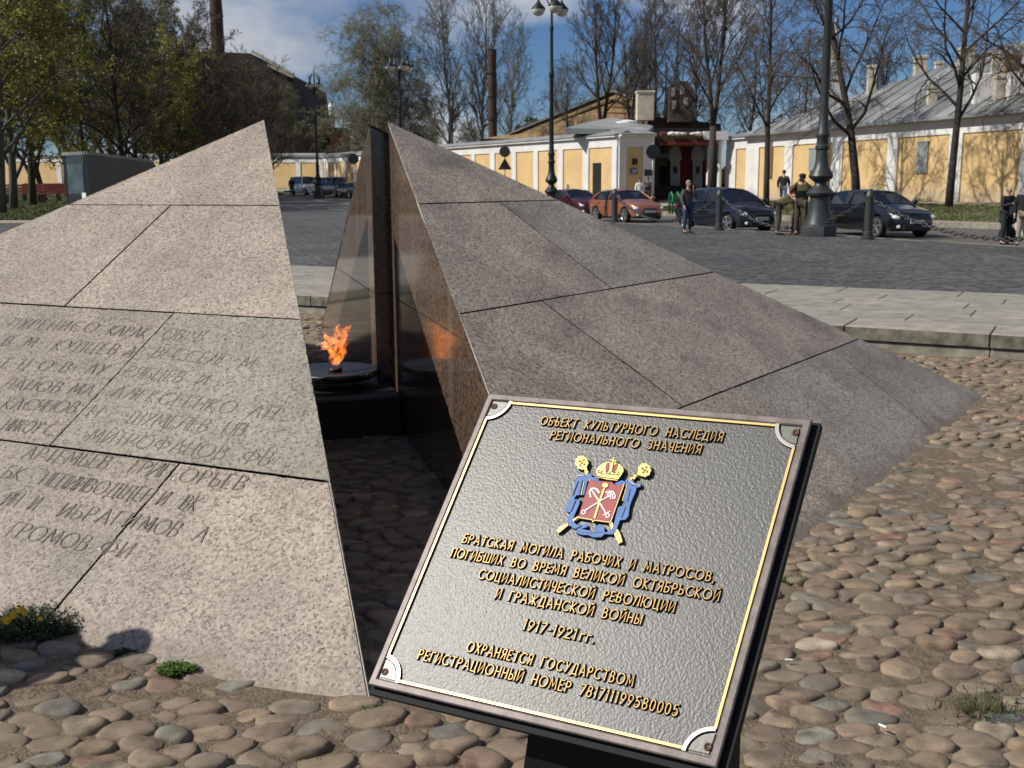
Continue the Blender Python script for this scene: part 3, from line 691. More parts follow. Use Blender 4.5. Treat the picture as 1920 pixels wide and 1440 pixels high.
# --- left block
LB = blk('granite_pyramid_block', 'pale sunlit pink granite wedge lettered with rows of names, left of the flame', P1, F1, L1, A1)
JL = {2: [((320, 385), (125, 570)), ((-150, 385), (-420, 560))], 1: [((325, 588), (98, 830)), ((-220, 560), (-600, 760))], 0: [((335, 870), (105, 1140)), ((-190, 800), (-560, 1040))]}
slL, eL, gL, nL, c2L = outer(LB, F1, L1, A1, JL, lambda k, cx, n: M['gr_grey'] if (cx < 2.0 and k in (1, 2)) else M['gr_pink'], 1)
innerf(LB, P1, F1, A1, {0: [2.3]}, M['gr_dark'], right_n)
innerf(LB, P1, L1, A1, {0: [2.3]}, M['gr_pol'], GD)
# --- right block
RB = blk('granite_pyramid_block', 'brownish grey granite wedge in half shade behind the plaque, right of the flame', P2, F2, R2, A2)
JR = {2: [((945, 385), (1140, 535))], 1: [((1250, 522), (1445, 672)), ((1022, 568), (1268, 752))], 0: [((1557, 652), (1680, 750)), ((1385, 724), (1636, 912))]}
slR, eR, gR, nR, c2R = outer(RB, F2, R2, A2, JR, lambda k, cx, n: M['gr_r2'] if (k in (0, 2) and cx > 2.6) else M['gr_r1'], -1)
innerf(RB, P2, F2, A2, {0: [1.14, 2.36], 1: [1.14]}, M['gr_pol'], -right_n, jz=(.987,))
innerf(RB, P2, R2, A2, {0: [2.3]}, M['gr_dark'], GD)
# --- back block
BB = blk('granite_pyramid_block', 'dark polished granite wedge standing behind the flame, seen between the other two', P3, F3, R3, A3)
innerf(BB, P3, F3, A3, {0: [2.2]}, M['gr_pol'], -right_n, jz=(.987,))
innerf(BB, P3, R3, A3, {0: [2.3]}, M['gr_dark'], -GD, jz=(.987,))
e3 = (R3 - F3).normalized(); outer(BB, F3, R3, A3, {}, lambda k, cx, n: M['gr_r1'], 1)
# --- fourth block, hidden behind the left one but mirrored in the polished back block
QB = blk('granite_pyramid_block', 'far left granite wedge hidden behind the lettered one, mirrored in the polished back wedge', P4, F4, L4, A4)
innerf(QB, P4, F4, A4, {0: [2.2]}, M['gr_dark'], right_n, jz=(.987,))
innerf(QB, P4, L4, A4, {0: [2.3]}, M['gr_dark'], -GD, jz=(.987,))
outer(QB, F4, L4, A4, {}, lambda k, cx, n: M['gr_pink'], 1)
# pale chipped mortar along the ridges of the right and back block
def ridge(root, a, b, r, w=.5):
    pts = []; rd = []; k = 60
    for i in range(k + 1):
        t = i / k; pts.append(a.lerp(b, t)); rd.append(r * (.6 + w * random.random() + (1.2 if .235 < t < .29 and w > .55 else 0)))
    mb = MB(); mb.tube(pts, rd, 5); mb.build('ridge_mortar', M['chip'], root, smooth=True)
ridge(RB, A2 - Vector((0, 0, .02)), F2 + Vector((0, 0, .01)), .0042, .6)
ridge(BB, A3 - Vector((0, 0, .02)), F3 + Vector((0, 0, .01)), .004)
ridge(LB, A1 - Vector((0, 0, .02)), F1 + Vector((0, 0, .005)), .003)
# ---------------------------------------------------------------- eternal flame
FB = gnd(628, 688, .44)
fp = thing('eternal_flame_pedestal', 'low black stone pedestal with a round steel gas bowl between the granite wedges', 'pedestal', (FB.x, FB.y, 0))
mb = MB(); c0 = Vector((FB.x, FB.y, 0)); fr = right_n
cen = c0 + GD * .05 + fr * .02
aa = atan2(GD.y, GD.x)
mb.bbox((cen.x, cen.y, .14), (.62, .40, .16), .015, aa); mb.build('plinth', M['black_st'], fp)
mb = MB(); mb.lathe([(.30, .362), (.33, .38), (.345, .415), (.325, .425), (.30, .422), (.20, .405), (.10, .40), (.03, .405)], (FB.x, FB.y, 0), 40); mb.build('bowl', M['bowl'], fp, smooth=True)
mb = MB(); mb.lathe([(.05, .40), (.055, .43), (.03, .435)], (FB.x, FB.y, 0), 14); mb.build('burner', M['dark_metal'], fp, smooth=True)
# flame: layered curling tongues
FM = bpy.data.materials.new('flame'); FM.use_nodes = True; t = FM.node_tree; t.nodes.clear(); L = t.links.new
tc = N_(t, 'ShaderNodeTexCoord'); mp = N_(t, 'ShaderNodeMapping', inp={3: (1, 1, .6)}); L(tc.outputs['Object'], mp.inputs[0])
n1 = N_(t, 'ShaderNodeTexNoise', inp={'Scale': 26.0, 'Detail': 4.0, 'Distortion': 1.2}); L(mp.outputs[0], n1.inputs['Vector'])
r1 = N_(t, 'ShaderNodeValToRGB'); r1.color_ramp.elements[0].position = .36; r1.color_ramp.elements[1].position = .66; r1.color_ramp.elements[0].color = (1.0, .16, .015, 1); r1.color_ramp.elements[1].color = (1, .30, .05, 1); L(n1.outputs[0], r1.inputs[0])
r2 = N_(t, 'ShaderNodeMapRange', inp={1: .40, 2: .62, 3: 1.5, 4: 40.0}); L(n1.outputs[0], r2.inputs[0])
em = N_(t, 'ShaderNodeEmission'); L(r1.outputs[0], em.inputs[0]); L(r2.outputs[0], em.inputs[1]); ou = N_(t, 'ShaderNodeOutputMaterial'); L(em.outputs[0], ou.inputs['Volume'])
mb = MB(); rr = random.Random(21)
def fl(x, y, Y=None): r = ray(x, y); return CAM + r * (FB.y / r.y)
TG = [[(628, 684), (622, 672), (626, 660), (618, 650), (610, 642), (604, 645)], [(630, 684), (634, 670), (628, 658), (634, 645), (624, 634), (612, 636)], [(628, 682), (632, 668), (642, 655), (640, 640), (648, 628), (642, 616)], [(626, 684), (620, 668), (616, 652), (624, 640), (632, 628), (628, 616), (636, 609)], [(632, 684), (638, 672), (646, 660), (645, 650), (652, 640)], [(618, 655), (610, 650), (603, 654)], [(640, 640), (650, 630), (648, 620), (656, 612)], [(622, 640), (612, 632), (608, 625)], [(630, 650), (640, 645), (646, 634), (638, 622), (628, 612)]]
for k, pl in enumerate(TG):
    for rep in range(4):
        pts = []; n = len(pl); dy = rr.uniform(-.05, .05)
        for i, (x, y) in enumerate(pl): q = fl(x + rr.uniform(-3, 3) * (i > 0), y + rr.uniform(-3, 3) * (i > 0)); pts.append(q + Vector((0, dy + rr.uniform(-.02, .02), 0)))
        sm = [pts[0]]
        for i in range(n - 1):
            for f in (.33, .66, 1): sm.append(pts[i].lerp(pts[i + 1], f) + Vector((rr.uniform(-.004, .004), 0, rr.uniform(-.004, .004))))
        nn = len(sm); rad = [.004 + .0145 * sin(pi * (.12 + .86 * i / (nn - 1))) * rr.uniform(.6, 1.15) for i in range(nn)]; rad[-1] = .002; mb.tube(sm, rad, 8, True)
flo = mb.build('flame', FM, None, smooth=True, origin=FB); tag(flo, 'orange gas flame curling above the steel bowl', 'flame')
# ================================================================== LETTERS (own single-stroke alphabet)
def arc(cx, cy, rx, ry, a0, a1, n=10): return [(cx + rx * cos(radians(a0 + (a1 - a0) * i / n)), cy + ry * sin(radians(a0 + (a1 - a0) * i / n))) for i in range(n + 1)]
G = {}
G['А'] = (.66, [[(0, 0), (.33, 1), (.66, 0)], [(.11, .32), (.55, .32)]])
G['Б'] = (.50, [[(.46, 1), (0, 1), (0, 0), (.22, 0)] + arc(.22, .28, .27, .28, -90, 90, 8) + [(0, .56)]])
G['В'] = (.50, [[(0, 0), (0, 1), (.2, 1)] + arc(.2, .77, .22, .23, 90, -90, 8) + [(0, .54)], [(.2, .54)] + arc(.22, .27, .27, .27, 90, -90, 8) + [(0, 0)]])
G['Г'] = (.42, [[(0, 0), (0, 1), (.42, 1)]])
G['Д'] = (.70, [[(0, -.16), (0, 0), (.7, 0), (.7, -.16)], [(.1, 0), (.24, 1), (.6, 1), (.6, 0)]])
G['Е'] = (.44, [[(.44, 1), (0, 1), (0, 0), (.44, 0)], [(0, .52), (.38, .52)]])
G['Ж'] = (.86, [[(.43, 0), (.43, 1)], [(.02, 1), (.43, .5), (0, 0)], [(.84, 1), (.43, .5), (.86, 0)]])
G['З'] = (.46, [[(.02, .9)] + arc(.2, .77, .22, .23, 120, -90, 9) + arc(.2, .27, .26, .27, 90, -140, 10)])
G['И'] = (.54, [[(0, 1), (0, 0), (.54, 1), (.54, 0)]])
G['Й'] = (.54, [[(0, 1), (0, 0), (.54, 1), (.54, 0)], [(.14, 1.26), (.2, 1.16), (.34, 1.16), (.4, 1.26)]])
G['К'] = (.50, [[(0, 0), (0, 1)], [(.46, 1), (.02, .5), (.5, 0)]])
G['Л'] = (.56, [[(0, 0), (.22, 1), (.56, 1), (.56, 0)]])
G['М'] = (.76, [[(0, 0), (.1, 1), (.38, .22), (.66, 1), (.76, 0)]])
G['Н'] = (.54, [[(0, 0), (0, 1)], [(.54, 0), (.54, 1)], [(0, .5), (.54, .5)]])
G['О'] = (.88, [arc(.44, .5, .44, .5, 90, 450, 22)])
G['П'] = (.52, [[(0, 0), (0, 1), (.52, 1), (.52, 0)]])
G['Р'] = (.48, [[(0, 0), (0, 1), (.2, 1)] + arc(.2, .74, .26, .26, 90, -90, 8) + [(0, .48)]])
G['С'] = (.74, [arc(.46, .5, .46, .5, 48, 312, 16)])
G['Т'] = (.50, [[(0, 1), (.5, 1)], [(.25, 1), (.25, 0)]])
G['У'] = (.52, [[(0, 1), (.27, .42)], [(.52, 1), (.1, 0)]])
G['Ф'] = (.84, [arc(.42, .52, .42, .33, 90, 450, 18), [(.42, 0), (.42, 1.05)]])
G['Х'] = (.54, [[(0, 0), (.52, 1)], [(.02, 1), (.54, 0)]])
G['Ц'] = (.60, [[(0, 1), (0, 0), (.58, 0), (.58, -.16)], [(.5, 0), (.5, 1)]])
G['Ч'] = (.46, [[(0, 1), (0, .6)] + arc(.2, .6, .2, .18, 180, 280, 5) + [(.46, .46)], [(.46, 1), (.46, 0)]])
G['Ш'] = (.80, [[(0, 1), (0, 0), (.8, 0), (.8, 1)], [(.4, 1), (.4, 0)]])
G['Щ'] = (.88, [[(0, 1), (0, 0), (.88, 0), (.88, -.16)], [(.4, 1), (.4, 0)], [(.8, 1), (.8, 0)]])
G['Ъ'] = (.58, [[(0, 1), (.14, 1), (.14, 0), (.34, 0)] + arc(.34, .27, .24, .27, -90, 90, 7) + [(.14, .54)]])
G['Ь'] = (.46, [[(0, 1), (0, 0), (.2, 0)] + arc(.2, .27, .26, .27, -90, 90, 7) + [(0, .54)]])
G['Ы'] = (.66, [[(0, 1), (0, 0), (.18, 0)] + arc(.18, .27, .24, .27, -90, 90, 7) + [(0, .54)], [(.66, 1), (.66, 0)]])
G['Ю'] = (1.06, [[(0, 0), (0, 1)], [(0, .5), (.26, .5)], arc(.66, .5, .40, .5, 90, 450, 20)])
G['Я'] = (.48, [[(.48, 0), (.48, 1), (.26, 1)] + arc(.26, .74, .26, .26, 90, 270, 8) + [(.48, .48)], [(.24, .48), (.0, 0)]])
G['г'] = (.34, [[(0, 0), (0, .68), (.32, .68)]])
G['.'] = (.06, [[(.02, 0), (.02, .07)]]); G[','] = (.08, [[(.06, .08), (0, -.16)]]); G['-'] = (.24, [[(0, .45), (.24, .45)]])
G['1'] = (.20, [[(0, .84), (.14, 1), (.14, 0)]])
G['2'] = (.46, [arc(.23, .74, .22, .26, 170, -20, 9) + [(.0, 0), (.46, 0)]])
G['5'] = (.46, [[(.42, 1), (.1, 1), (.05, .55)] + arc(.2, .31, .26, .31, 110, -140, 10)])
G['7'] = (.44, [[(0, 1), (.44, 1), (.12, 0)]])
G['8'] = (.48, [arc(.24, .77, .2, .23, -90, 270, 14), arc(.24, .27, .24, .27, 90, 450, 14)])
G['9'] = (.48, [arc(.24, .7, .24, .3, -20, 340, 14), [(.47, .6), (.16, 0)]])
G['0'] = (.48, [arc(.24, .5, .24, .5, 90, 450, 18)])
def ribbon(pl, w):
    """offset both sides of a 2D polyline with mitres; returns left, right lists"""
    P = [Vector(p) for p in pl]; closed = (P[0] - P[-1]).length < 1e-4 and len(P) > 3
    q = [P[0]]
    for p in P[1:]:
        if (p - q[-1]).length > 1e-5: q.append(p)
    P = q; n = len(P); Lf = []; Rt = []
    for i in range(n):
        if closed: a = P[i] - P[i - 1 if i > 0 else n - 2]; b = P[(i + 1) if i < n - 1 else 1] - P[i]
        else: a = P[i] - P[i - 1] if i > 0 else P[1] - P[0]; b = P[i + 1] - P[i] if i < n - 1 else a
        a = a.normalized(); b = b.normalized(); na = Vector((-a.y, a.x)); nb_ = Vector((-b.y, b.x)); m_ = (na + nb_)
        if m_.length < .2: m_ = na
        m_.normalize(); k = min(1 / max(.35, m_.dot(na)), 2.0)
        ext = Vector((0, 0))
        if not closed: ext = (-a if i == 0 else (b if i == n - 1 else ext)) * w * .8 if i in (0, n - 1) else ext
        Lf.append(P[i] + m_ * w * k + ext); Rt.append(P[i] - m_ * w * k + ext)
    return Lf, Rt, closed
def letter(mb, ch, to3, cap, wt, wb, h, sw=1.0):
    """raised stroke: to3((x,y),height) maps glyph metres to 3D. top width wt, base width wb"""
    for pl in G[ch][1]:
        pl = [(x * cap * sw, y * cap) for x, y in pl]
        Lt, Rt_, cl = ribbon(pl, wt / 2); Lb, Rb, _ = ribbon(pl, wb / 2); n = len(Lt)
        V = [to3(p, h) for p in Lt] + [to3(p, h) for p in Rt_] + [to3(p, 0) for p in Lb] + [to3(p, 0) for p in Rb]
        mb.cur = 0; mb.add(V, [(i, i + n, i + n + 1, i + 1) for i in range(n - 1)])
        mb.cur = 1
        F = [(i, i + 1, i + 1 + 2 * n, i + 2 * n) for i in range(n - 1)] + [(i + n, i + 3 * n, i + 1 + 3 * n, i + 1 + n) for i in range(n - 1)]
        if not cl: F += [(0, 2 * n, 3 * n, n), (n - 1, 2 * n - 1, 4 * n - 1, 3 * n - 1)]
        mb.add(V, F)
def layout(text, length, cap, sp=.22, gap=1.15):
    """letters fill the given length: word gap and letter gap fixed, glyph widths adapt a little"""
    tot = sum(G[c][0] for c in text if c != ' '); ng = sum(1 for a, b in zip(text, text[1:]) if a != ' ' and b != ' '); nw = text.count(' ')
    sw = (length / cap - ng * sp - nw * gap) / tot
    while sw < .78 and gap > .6: gap -= .05; sp = max(.13, sp - .005); sw = (length / cap - ng * sp - nw * gap) / tot
    while sw > 1.25 and ng: sp += .02; sw = (length / cap - ng * sp - nw * gap) / tot
    sw = min(sw, 1.5)
    x = 0; out = []
    for i, c in enumerate(text):
        if c == ' ': x += gap; continue
        out.append((c, x * cap)); x += G[c][0] * sw
        if i + 1 < len(text) and text[i + 1] != ' ': x += sp
    return out, sw
# ================================================================== PLAQUE
M['pl_face'] = bpy.data.materials.new('hammered_silver_plate')
K = M['pl_face']; K.use_nodes = True; t = K.node_tree; b = t.nodes['Principled BSDF']; L = t.links.new
tc = N_(t, 'ShaderNodeTexCoord')
n1 = N_(t, 'ShaderNodeTexNoise', inp={'Scale': 300.0, 'Detail': 2.5, 'Roughness': .55, 'Distortion': .4}); L(tc.outputs['Object'], n1.inputs['Vector'])
v1 = N_(t, 'ShaderNodeTexVoronoi', feature='SMOOTH_F1', inp={'Scale': 250.0, 'Smoothness': .8}); L(tc.outputs['Object'], v1.inputs['Vector'])
sb = N_(t, 'ShaderNodeMath', operation='SUBTRACT'); L(n1.outputs[0], sb.inputs[0]); L(v1.outputs['Distance'], sb.inputs[1])
bp = N_(t, 'ShaderNodeBump', inp={'Strength': .30, 'Distance': .0012}); L(sb.outputs[0], bp.inputs['Height']); L(bp.outputs[0], b.inputs['Normal'])
b.inputs['Base Color'].default_value = (.092, .09, .083, 1); b.inputs['Metallic'].default_value = .12; b.inputs['Roughness'].default_value = .42
M['gold'] = mat('gold_paint', (.42, .26, .085), .45, .4, noise=(90, .15))
M['gold_side'] = mat('dark_bronze_edge', (.022, .016, .011), .5, .2)
M['gold_line'] = mat('gold_rim', (.60, .42, .16), .4, .4)
M['frame'] = mat('aged_brown_paint_frame', (.14, .105, .095), .48, .1, noise=(38, .3), mixcol=(.22, .175, .16), bump=(60, .3, .0008))
M['silver'] = mat('bright_silver_rim', (.42, .40, .35), .35, .5)
M['corner'] = mat('silver_corner', (.16, .155, .14), .42, .3, bump=(70, .4, .001))
M['screw'] = mat('rusty_screw', (.10, .055, .035), .55, .5, bump=(300, .5, .001))
M['blackm'] = mat('black_powder_coat', (.010, .010, .011), .65, spec=.2)
M['shield'] = mat('red_enamel', (.30, .022, .02), .5, noise=(60, .2))
M['blue'] = mat('blue_enamel_ribbon', (.025, .12, .36), .5, noise=(50, .2))
M['crown'] = mat('yellow_gold_enamel', (.60, .47, .14), .42, .3, noise=(120, .12))
M['white_e'] = mat('white_enamel_emblem', (.80, .68, .62), .4)
TLp, TRp, BRp, BLp = (917.5, 738.8), (1522.9, 787.9), (1344, 1440.5), (690.8, 1283.3)
hh = lambda p: Vector((p[0] - 960, p[1] - 720, 1))
va = hh(TLp).cross(hh(TRp)).cross(hh(BLp).cross(hh(BRp))); va /= va.z
vb = hh(TLp).cross(hh(BLp)).cross(hh(TRp).cross(hh(BRp))); vb /= vb.z
PU = (RT * va.x - UP * va.y + FW * FPX).normalized(); PV = (RT * vb.x - UP * vb.y + FW * FPX).normalized()
if PU.x < 0: PU = -PU
if PV.z > 0: PV = -PV
PN = PU.cross(PV).normalized()
if PN.z < 0: PN = -PN
WPL = .60; SCL = WPL / .52
_r0 = ray(*TLp); _r1 = ray(*TRp)
_t = WPL / (_r1 / _r1.dot(PN) - _r0 / _r0.dot(PN)).length
P0 = CAM + _r0 * (_t / abs(_r0.dot(PN)))
def onp(x, y): return onpl(P0, PN, x, y)
MPL = Matrix((PU, PV, PN)).transposed().inverted()
def ab(x, y): r = MPL @ (onp(x, y) - P0); return r.x, r.y
def PL(a, b_, h=0): return P0 + PU * a + PV * b_ + PN * h
HPL = ab(*BLp)[1]
base = PL(WPL * .52, HPL * .8); base = Vector((base.x + .08, base.y + .10, 0))
pst = thing('plaque_stand', 'square silver memorial plaque with raised gold Cyrillic lettering on a black metal stand', 'plaque', base)
def plbox(a0, a1, b0, b1, h0, h1, bev=0, mb=None):
    mb = mb or MB()
    r0 = [(a0, b0), (a1, b0), (a1, b1), (a0, b1)]; r1 = [(a0 + bev, b0 + bev), (a1 - bev, b0 + bev), (a1 - bev, b1 - bev), (a0 + bev, b1 - bev)]
    V = [PL(a, b_, h0) for a, b_ in r0] + [PL(a, b_, h1 - bev) for a, b_ in r0] + [PL(a, b_, h1) for a, b_ in r1]
    F = [(3, 2, 1, 0), (8, 9, 10, 11)] + [(k * 4 + i, k * 4 + (i + 1) % 4, k * 4 + 4 + (i + 1) % 4, k * 4 + 4 + i) for k in (0, 1) for i in range(4)]
    mb.add(V, F); return mb
# black tray behind the plate
plbox(-.001, WPL + .012, -.002, HPL + .012, -.030, -.012).build('tray', M['blackm'], pst, fixn=True)
plbox(.004, WPL - .002, .004, HPL - .002, -.013, -.0045).build('spacer', M['blackm'], pst, fixn=True)
# metal frame strip : four mitred bars
FWD = .0125
def bar(p, q, w_in):
    pass
mbf = MB()
o = [(0, 0), (WPL, 0), (WPL, HPL), (0, HPL)]; bw = .0128
inn = [(bw, bw), (WPL - bw, bw), (WPL - bw, HPL - bw), (bw, HPL - bw)]
for i in range(4):
    j = (i + 1) % 4; mb = MB(); c1 = .002
    q = [o[i], o[j], inn[j], inn[i]]
    cx = sum(p[0] for p in q) / 4; cy = sum(p[1] for p in q) / 4
    ins = [(p[0] + (c1 if p[0] < WPL / 2 else -c1) * (1 if k < 2 else -1), p[1] + (c1 if p[1] < HPL / 2 else -c1) * (1 if k < 2 else -1)) for k, p in enumerate(q)]
    V = [PL(a, b_, -.005) for a, b_ in q] + [PL(a, b_, .0012) for a, b_ in q] + [PL(a, b_, .003) for a, b_ in ins]
    F = [(3, 2, 1, 0), (8, 9, 10, 11)] + [(k * 4 + n_, k * 4 + (n_ + 1) % 4, k * 4 + 4 + (n_ + 1) % 4, k * 4 + 4 + n_) for k in (0, 1) for n_ in range(4)]
    mb.add(V, F); mb.build('frame_bar', M['frame'], pst, fixn=True)
# plate: finely subdivided sheet with real hammered relief on top of the bump
from mathutils import noise as mn
mb = MB(); nx = 300; ny = 280; a0, a1, b0, b1 = bw - .001, WPL - bw + .001, bw - .001, HPL - bw + .001
V = []
for j in range(ny + 1):
    for i in range(nx + 1):
        a = a0 + (a1 - a0) * i / nx; b_ = b0 + (b1 - b0) * j / ny
        z = mn.noise(Vector((a * 210, b_ * 210, 0))) * .00015 + mn.noise(Vector((a * 330, b_ * 330, 5))) * .00012
        V.append(PL(a, b_, -.0012 + z))
F = [(j * (nx + 1) + i, (j + 1) * (nx + 1) + i, (j + 1) * (nx + 1) + i + 1, j * (nx + 1) + i + 1) for j in range(ny) for i in range(nx)]
mb.add(V, F); plate = mb.build('plate', M['pl_face'], pst, smooth=True)
# rim line with scooped corners
RI = .0172; CRr = .036; cw = .0038
def rimpath():
    seg = []
    cor = [((0 + .007, 0 + .007), 0), ((WPL - .007, .007), 1), ((WPL - .007, HPL - .007), 2), ((.007, HPL - .007), 3)]
    return cor
def strip3(pts, w, h0, h1, name, m, parent, sidem=None):
    Lf, Rt_, cl = ribbon(pts, w / 2); n = len(Lf); mb = MB()
    V = [PL(p.x, p.y, h1) for p in Lf] + [PL(p.x, p.y, h1) for p in Rt_]
    Lb, Rb, _ = ribbon(pts, w / 2 + .0006)
    V += [PL(p.x, p.y, h0) for p in Lb] + [PL(p.x, p.y, h0) for p in Rb]
    mb.cur = 0; mb.add(V, [(i, i + n, i + n + 1, i + 1) for i in range(n - 1)])
    mb.cur = 1 if sidem else 0
    mb.add(V, [(i, i + 1, i + 1 + 2 * n, i + 2 * n) for i in range(n - 1)] + [(i + n, i + 3 * n, i + 1 + 3 * n, i + 1 + n) for i in range(n - 1)] + [(0, 2 * n, 3 * n, n), (n - 1, 2 * n - 1, 4 * n - 1, 3 * n - 1)])
    return mb.build(name, [m, sidem] if sidem else m, parent, fixn=True)
e_ = .0165
cs_ = .038
def cpt(i): return [(e_, e_), (WPL - e_, e_), (WPL - e_, HPL - e_), (e_, HPL - e_)][i]
for i in range(4):
    j = (i + 1) % 4; A_ = Vector(cpt(i)); B_ = Vector(cpt(j)); d = (B_ - A_).normalized()
    strip3([A_ + d * cs_, B_ - d * cs_], cw * 1.1, -.001, .0032, 'gold_rim', M['gold_line'], pst, M['gold_side'])
    sx = 1 if i in (0, 3) else -1; sy = 1 if i in (0, 1) else -1
    cc0 = (A_.x - sx * .004, A_.y - sy * .004)
    pts = [(cc0[0] + sx * (cs_ + .002) * cos(radians(t_)), cc0[1] + sy * (cs_ + .002) * sin(radians(t_))) for t_ in range(4, 88, 6)]
    strip3(pts, .0062, -.001, .0034, 'corner_arc', M['silver'], pst, M['gold_side'])
    # quadrant plate and screw
    mb = MB(); q = [PL(cc0[0] + sx * .004, cc0[1] + sy * .004, .0012)] + [PL(cc0[0] + sx * .034 * cos(radians(t_)), cc0[1] + sy * .034 * sin(radians(t_)), .0012) for t_ in range(6, 88, 8)]
    mb.prism(q, PN * -.002); cp_ = mb.build('corner_plate', M['corner'], pst, fixn=True)
    c_ = Vector((A_.x + sx * .0045 + .001, A_.y + sy * .0095)); mb = MB(); R_ = .0064
    V = []; F = []
    for r_, z_ in ((1.0, .0012), (.95, .0026), (.6, .0033), (.55, .0022), (.12, .0020)):
        for k in range(14): V.append(PL(c_.x + R_ * r_ * cos(2 * pi * k / 14), c_.y + R_ * r_ * sin(2 * pi * k / 14), z_))
    for q in range(4):
        for k in range(14): F.append((q * 14 + k, q * 14 + (k + 1) % 14, (q + 1) * 14 + (k + 1) % 14, (q + 1) * 14 + k))
    F.append(tuple(56 + k for k in range(14))); mb.add(V, F); mb.build('screw', M['screw'], cp_, smooth=True, fixn=True)
LINES = [('ОБЪЕКТ КУЛЬТУРНОГО НАСЛЕДИЯ', .1111, .4025, .0476, .0142), ('РЕГИОНАЛЬНОГО ЗНАЧЕНИЯ', .1371, .3765, .0708, .0138), ('БРАТСКАЯ МОГИЛА РАБОЧИХ И МАТРОСОВ,', .0593, .4500, .2582, .0136),
         ('ПОГИБШИХ ВО ВРЕМЯ ВЕЛИКОЙ ОКТЯБРЬСКОЙ', .0495, .4634, .2832, .0138), ('СОЦИАЛИСТИЧЕСКОЙ РЕВОЛЮЦИИ', .1075, .4088, .3088, .0138), ('И ГРАЖДАНСКОЙ ВОЙНЫ', .1465, .3696, .3335, .0138),
         ('1917-1921 гг.', .2053, .3133, .3708, .0142), ('ОХРАНЯЕТСЯ ГОСУДАРСТВОМ', .1332, .3849, .4170, .0140), ('РЕГИСТРАЦИОННЫЙ НОМЕР 781711199580005', .0627, .4534, .4424, .0142)]
for txt, x0, x1, yb, cap in LINES:
    x0 *= SCL; x1 *= SCL; yb *= SCL; cap *= SCL
    pos, sw = layout(txt, x1 - x0, cap, .30, 1.1 if txt[0] != '1' else .5)
    for ch, x in pos:
        mb = MB(); letter(mb, ch, lambda p, h_, x=x: PL(x0 + x + p[0], yb - p[1], h_ - .0005), cap, .0013, .0046, .0036, sw)
        mb.build('letter', [M['gold'], M['gold_side']], pst, origin=PL(x0 + x, yb, 0))
# ---- coat of arms: traced outlines in the plane of the plate, given thickness
def zp(X, Y): return ab(1010 + X / 6.856, 830 + Y / 6.856)
def emb(name, pts, h0, h1, m, side=None, parent=pst, bev=.0007):
    P = [Vector(zp(*p)) for p in pts]
    ar = sum(P[i].x * P[(i + 1) % len(P)].y - P[(i + 1) % len(P)].x * P[i].y for i in range(len(P)))
    if ar < 0: P.reverse()
    I = inset(P, bev); n = len(P); mb = MB()
    V = [PL(p.x, p.y, h0) for p in P] + [PL(p.x, p.y, h1 - bev) for p in P] + [PL(p.x, p.y, h1) for p in I]
    mb.cur = 0; mb.add(V, [tuple(range(2 * n, 3 * n))] + [(n + i, n + (i + 1) % n, 2 * n + (i + 1) % n, 2 * n + i) for i in range(n)])
    mb.cur = 1 if side else 0; mb.add(V, [(i, (i + 1) % n, n + (i + 1) % n, n + i) for i in range(n)])
    return mb.build(name, [m, side] if side else m, parent, fixn=True)
def stroke(name, pts, w, h0, h1, m, parent=pst, side=None):
    return strip3([zp(*p) for p in pts], w, h0, h1, name, m, parent, side)
DK = M['gold_side']
# sceptres
for pa, pb in (((610, 360), (1050, 1290)), ((1230, 470), (265, 1160))):
    stroke('sceptre_staff', [pa, pb], .0052, 0, .0045, M['crown'], side=DK)
def blob(c, r, n=18, amp=.12, ph=0, k=6): return [(c[0] + r[0] * (1 + amp * sin(k * a + ph)) * cos(a), c[1] + r[1] * (1 + amp * sin(k * a + ph)) * sin(a)) for a in [2 * pi * i / n for i in range(n)]]
for c, d in (((570, 280), (640, 400)), ((1375, 375), (1200, 485))):
    emb('sceptre_head', blob(c, (86, 90), 30, .07, 1, 9), 0, .0075, M['crown'], DK)
    for r_ in ((-28, -20), (22, -34), (30, 22), (-18, 30), (0, 0)):
        emb('sceptre_boss', blob((c[0] + r_[0], c[1] + r_[1]), (15, 15), 8, 0), .0070, .0095, M['gold'], DK)
    for f in (.35, .6, .85):
        x, y = c[0] + (d[0] - c[0]) * f * 1.15, c[1] + (d[1] - c[1]) * f * 1.15
        emb('sceptre_collar', blob((x, y), (34 - 16 * f, 34 - 16 * f), 10, .1, f), 0, .007, M['crown'], DK)
for pts in ([(240, 1165), (270, 1110), (340, 1065), (400, 1055), (395, 1085), (330, 1140), (280, 1180)], [(1000, 1140), (1035, 1130), (1070, 1200), (1095, 1290), (1080, 1310), (1050, 1290), (1020, 1200)], [(450, 1010), (510, 965), (520, 985), (465, 1035)], [(935, 1050), (960, 1035), (985, 1090), (965, 1105)]):
    emb('sceptre_foot', pts, .001, .0066, M['crown'], DK)
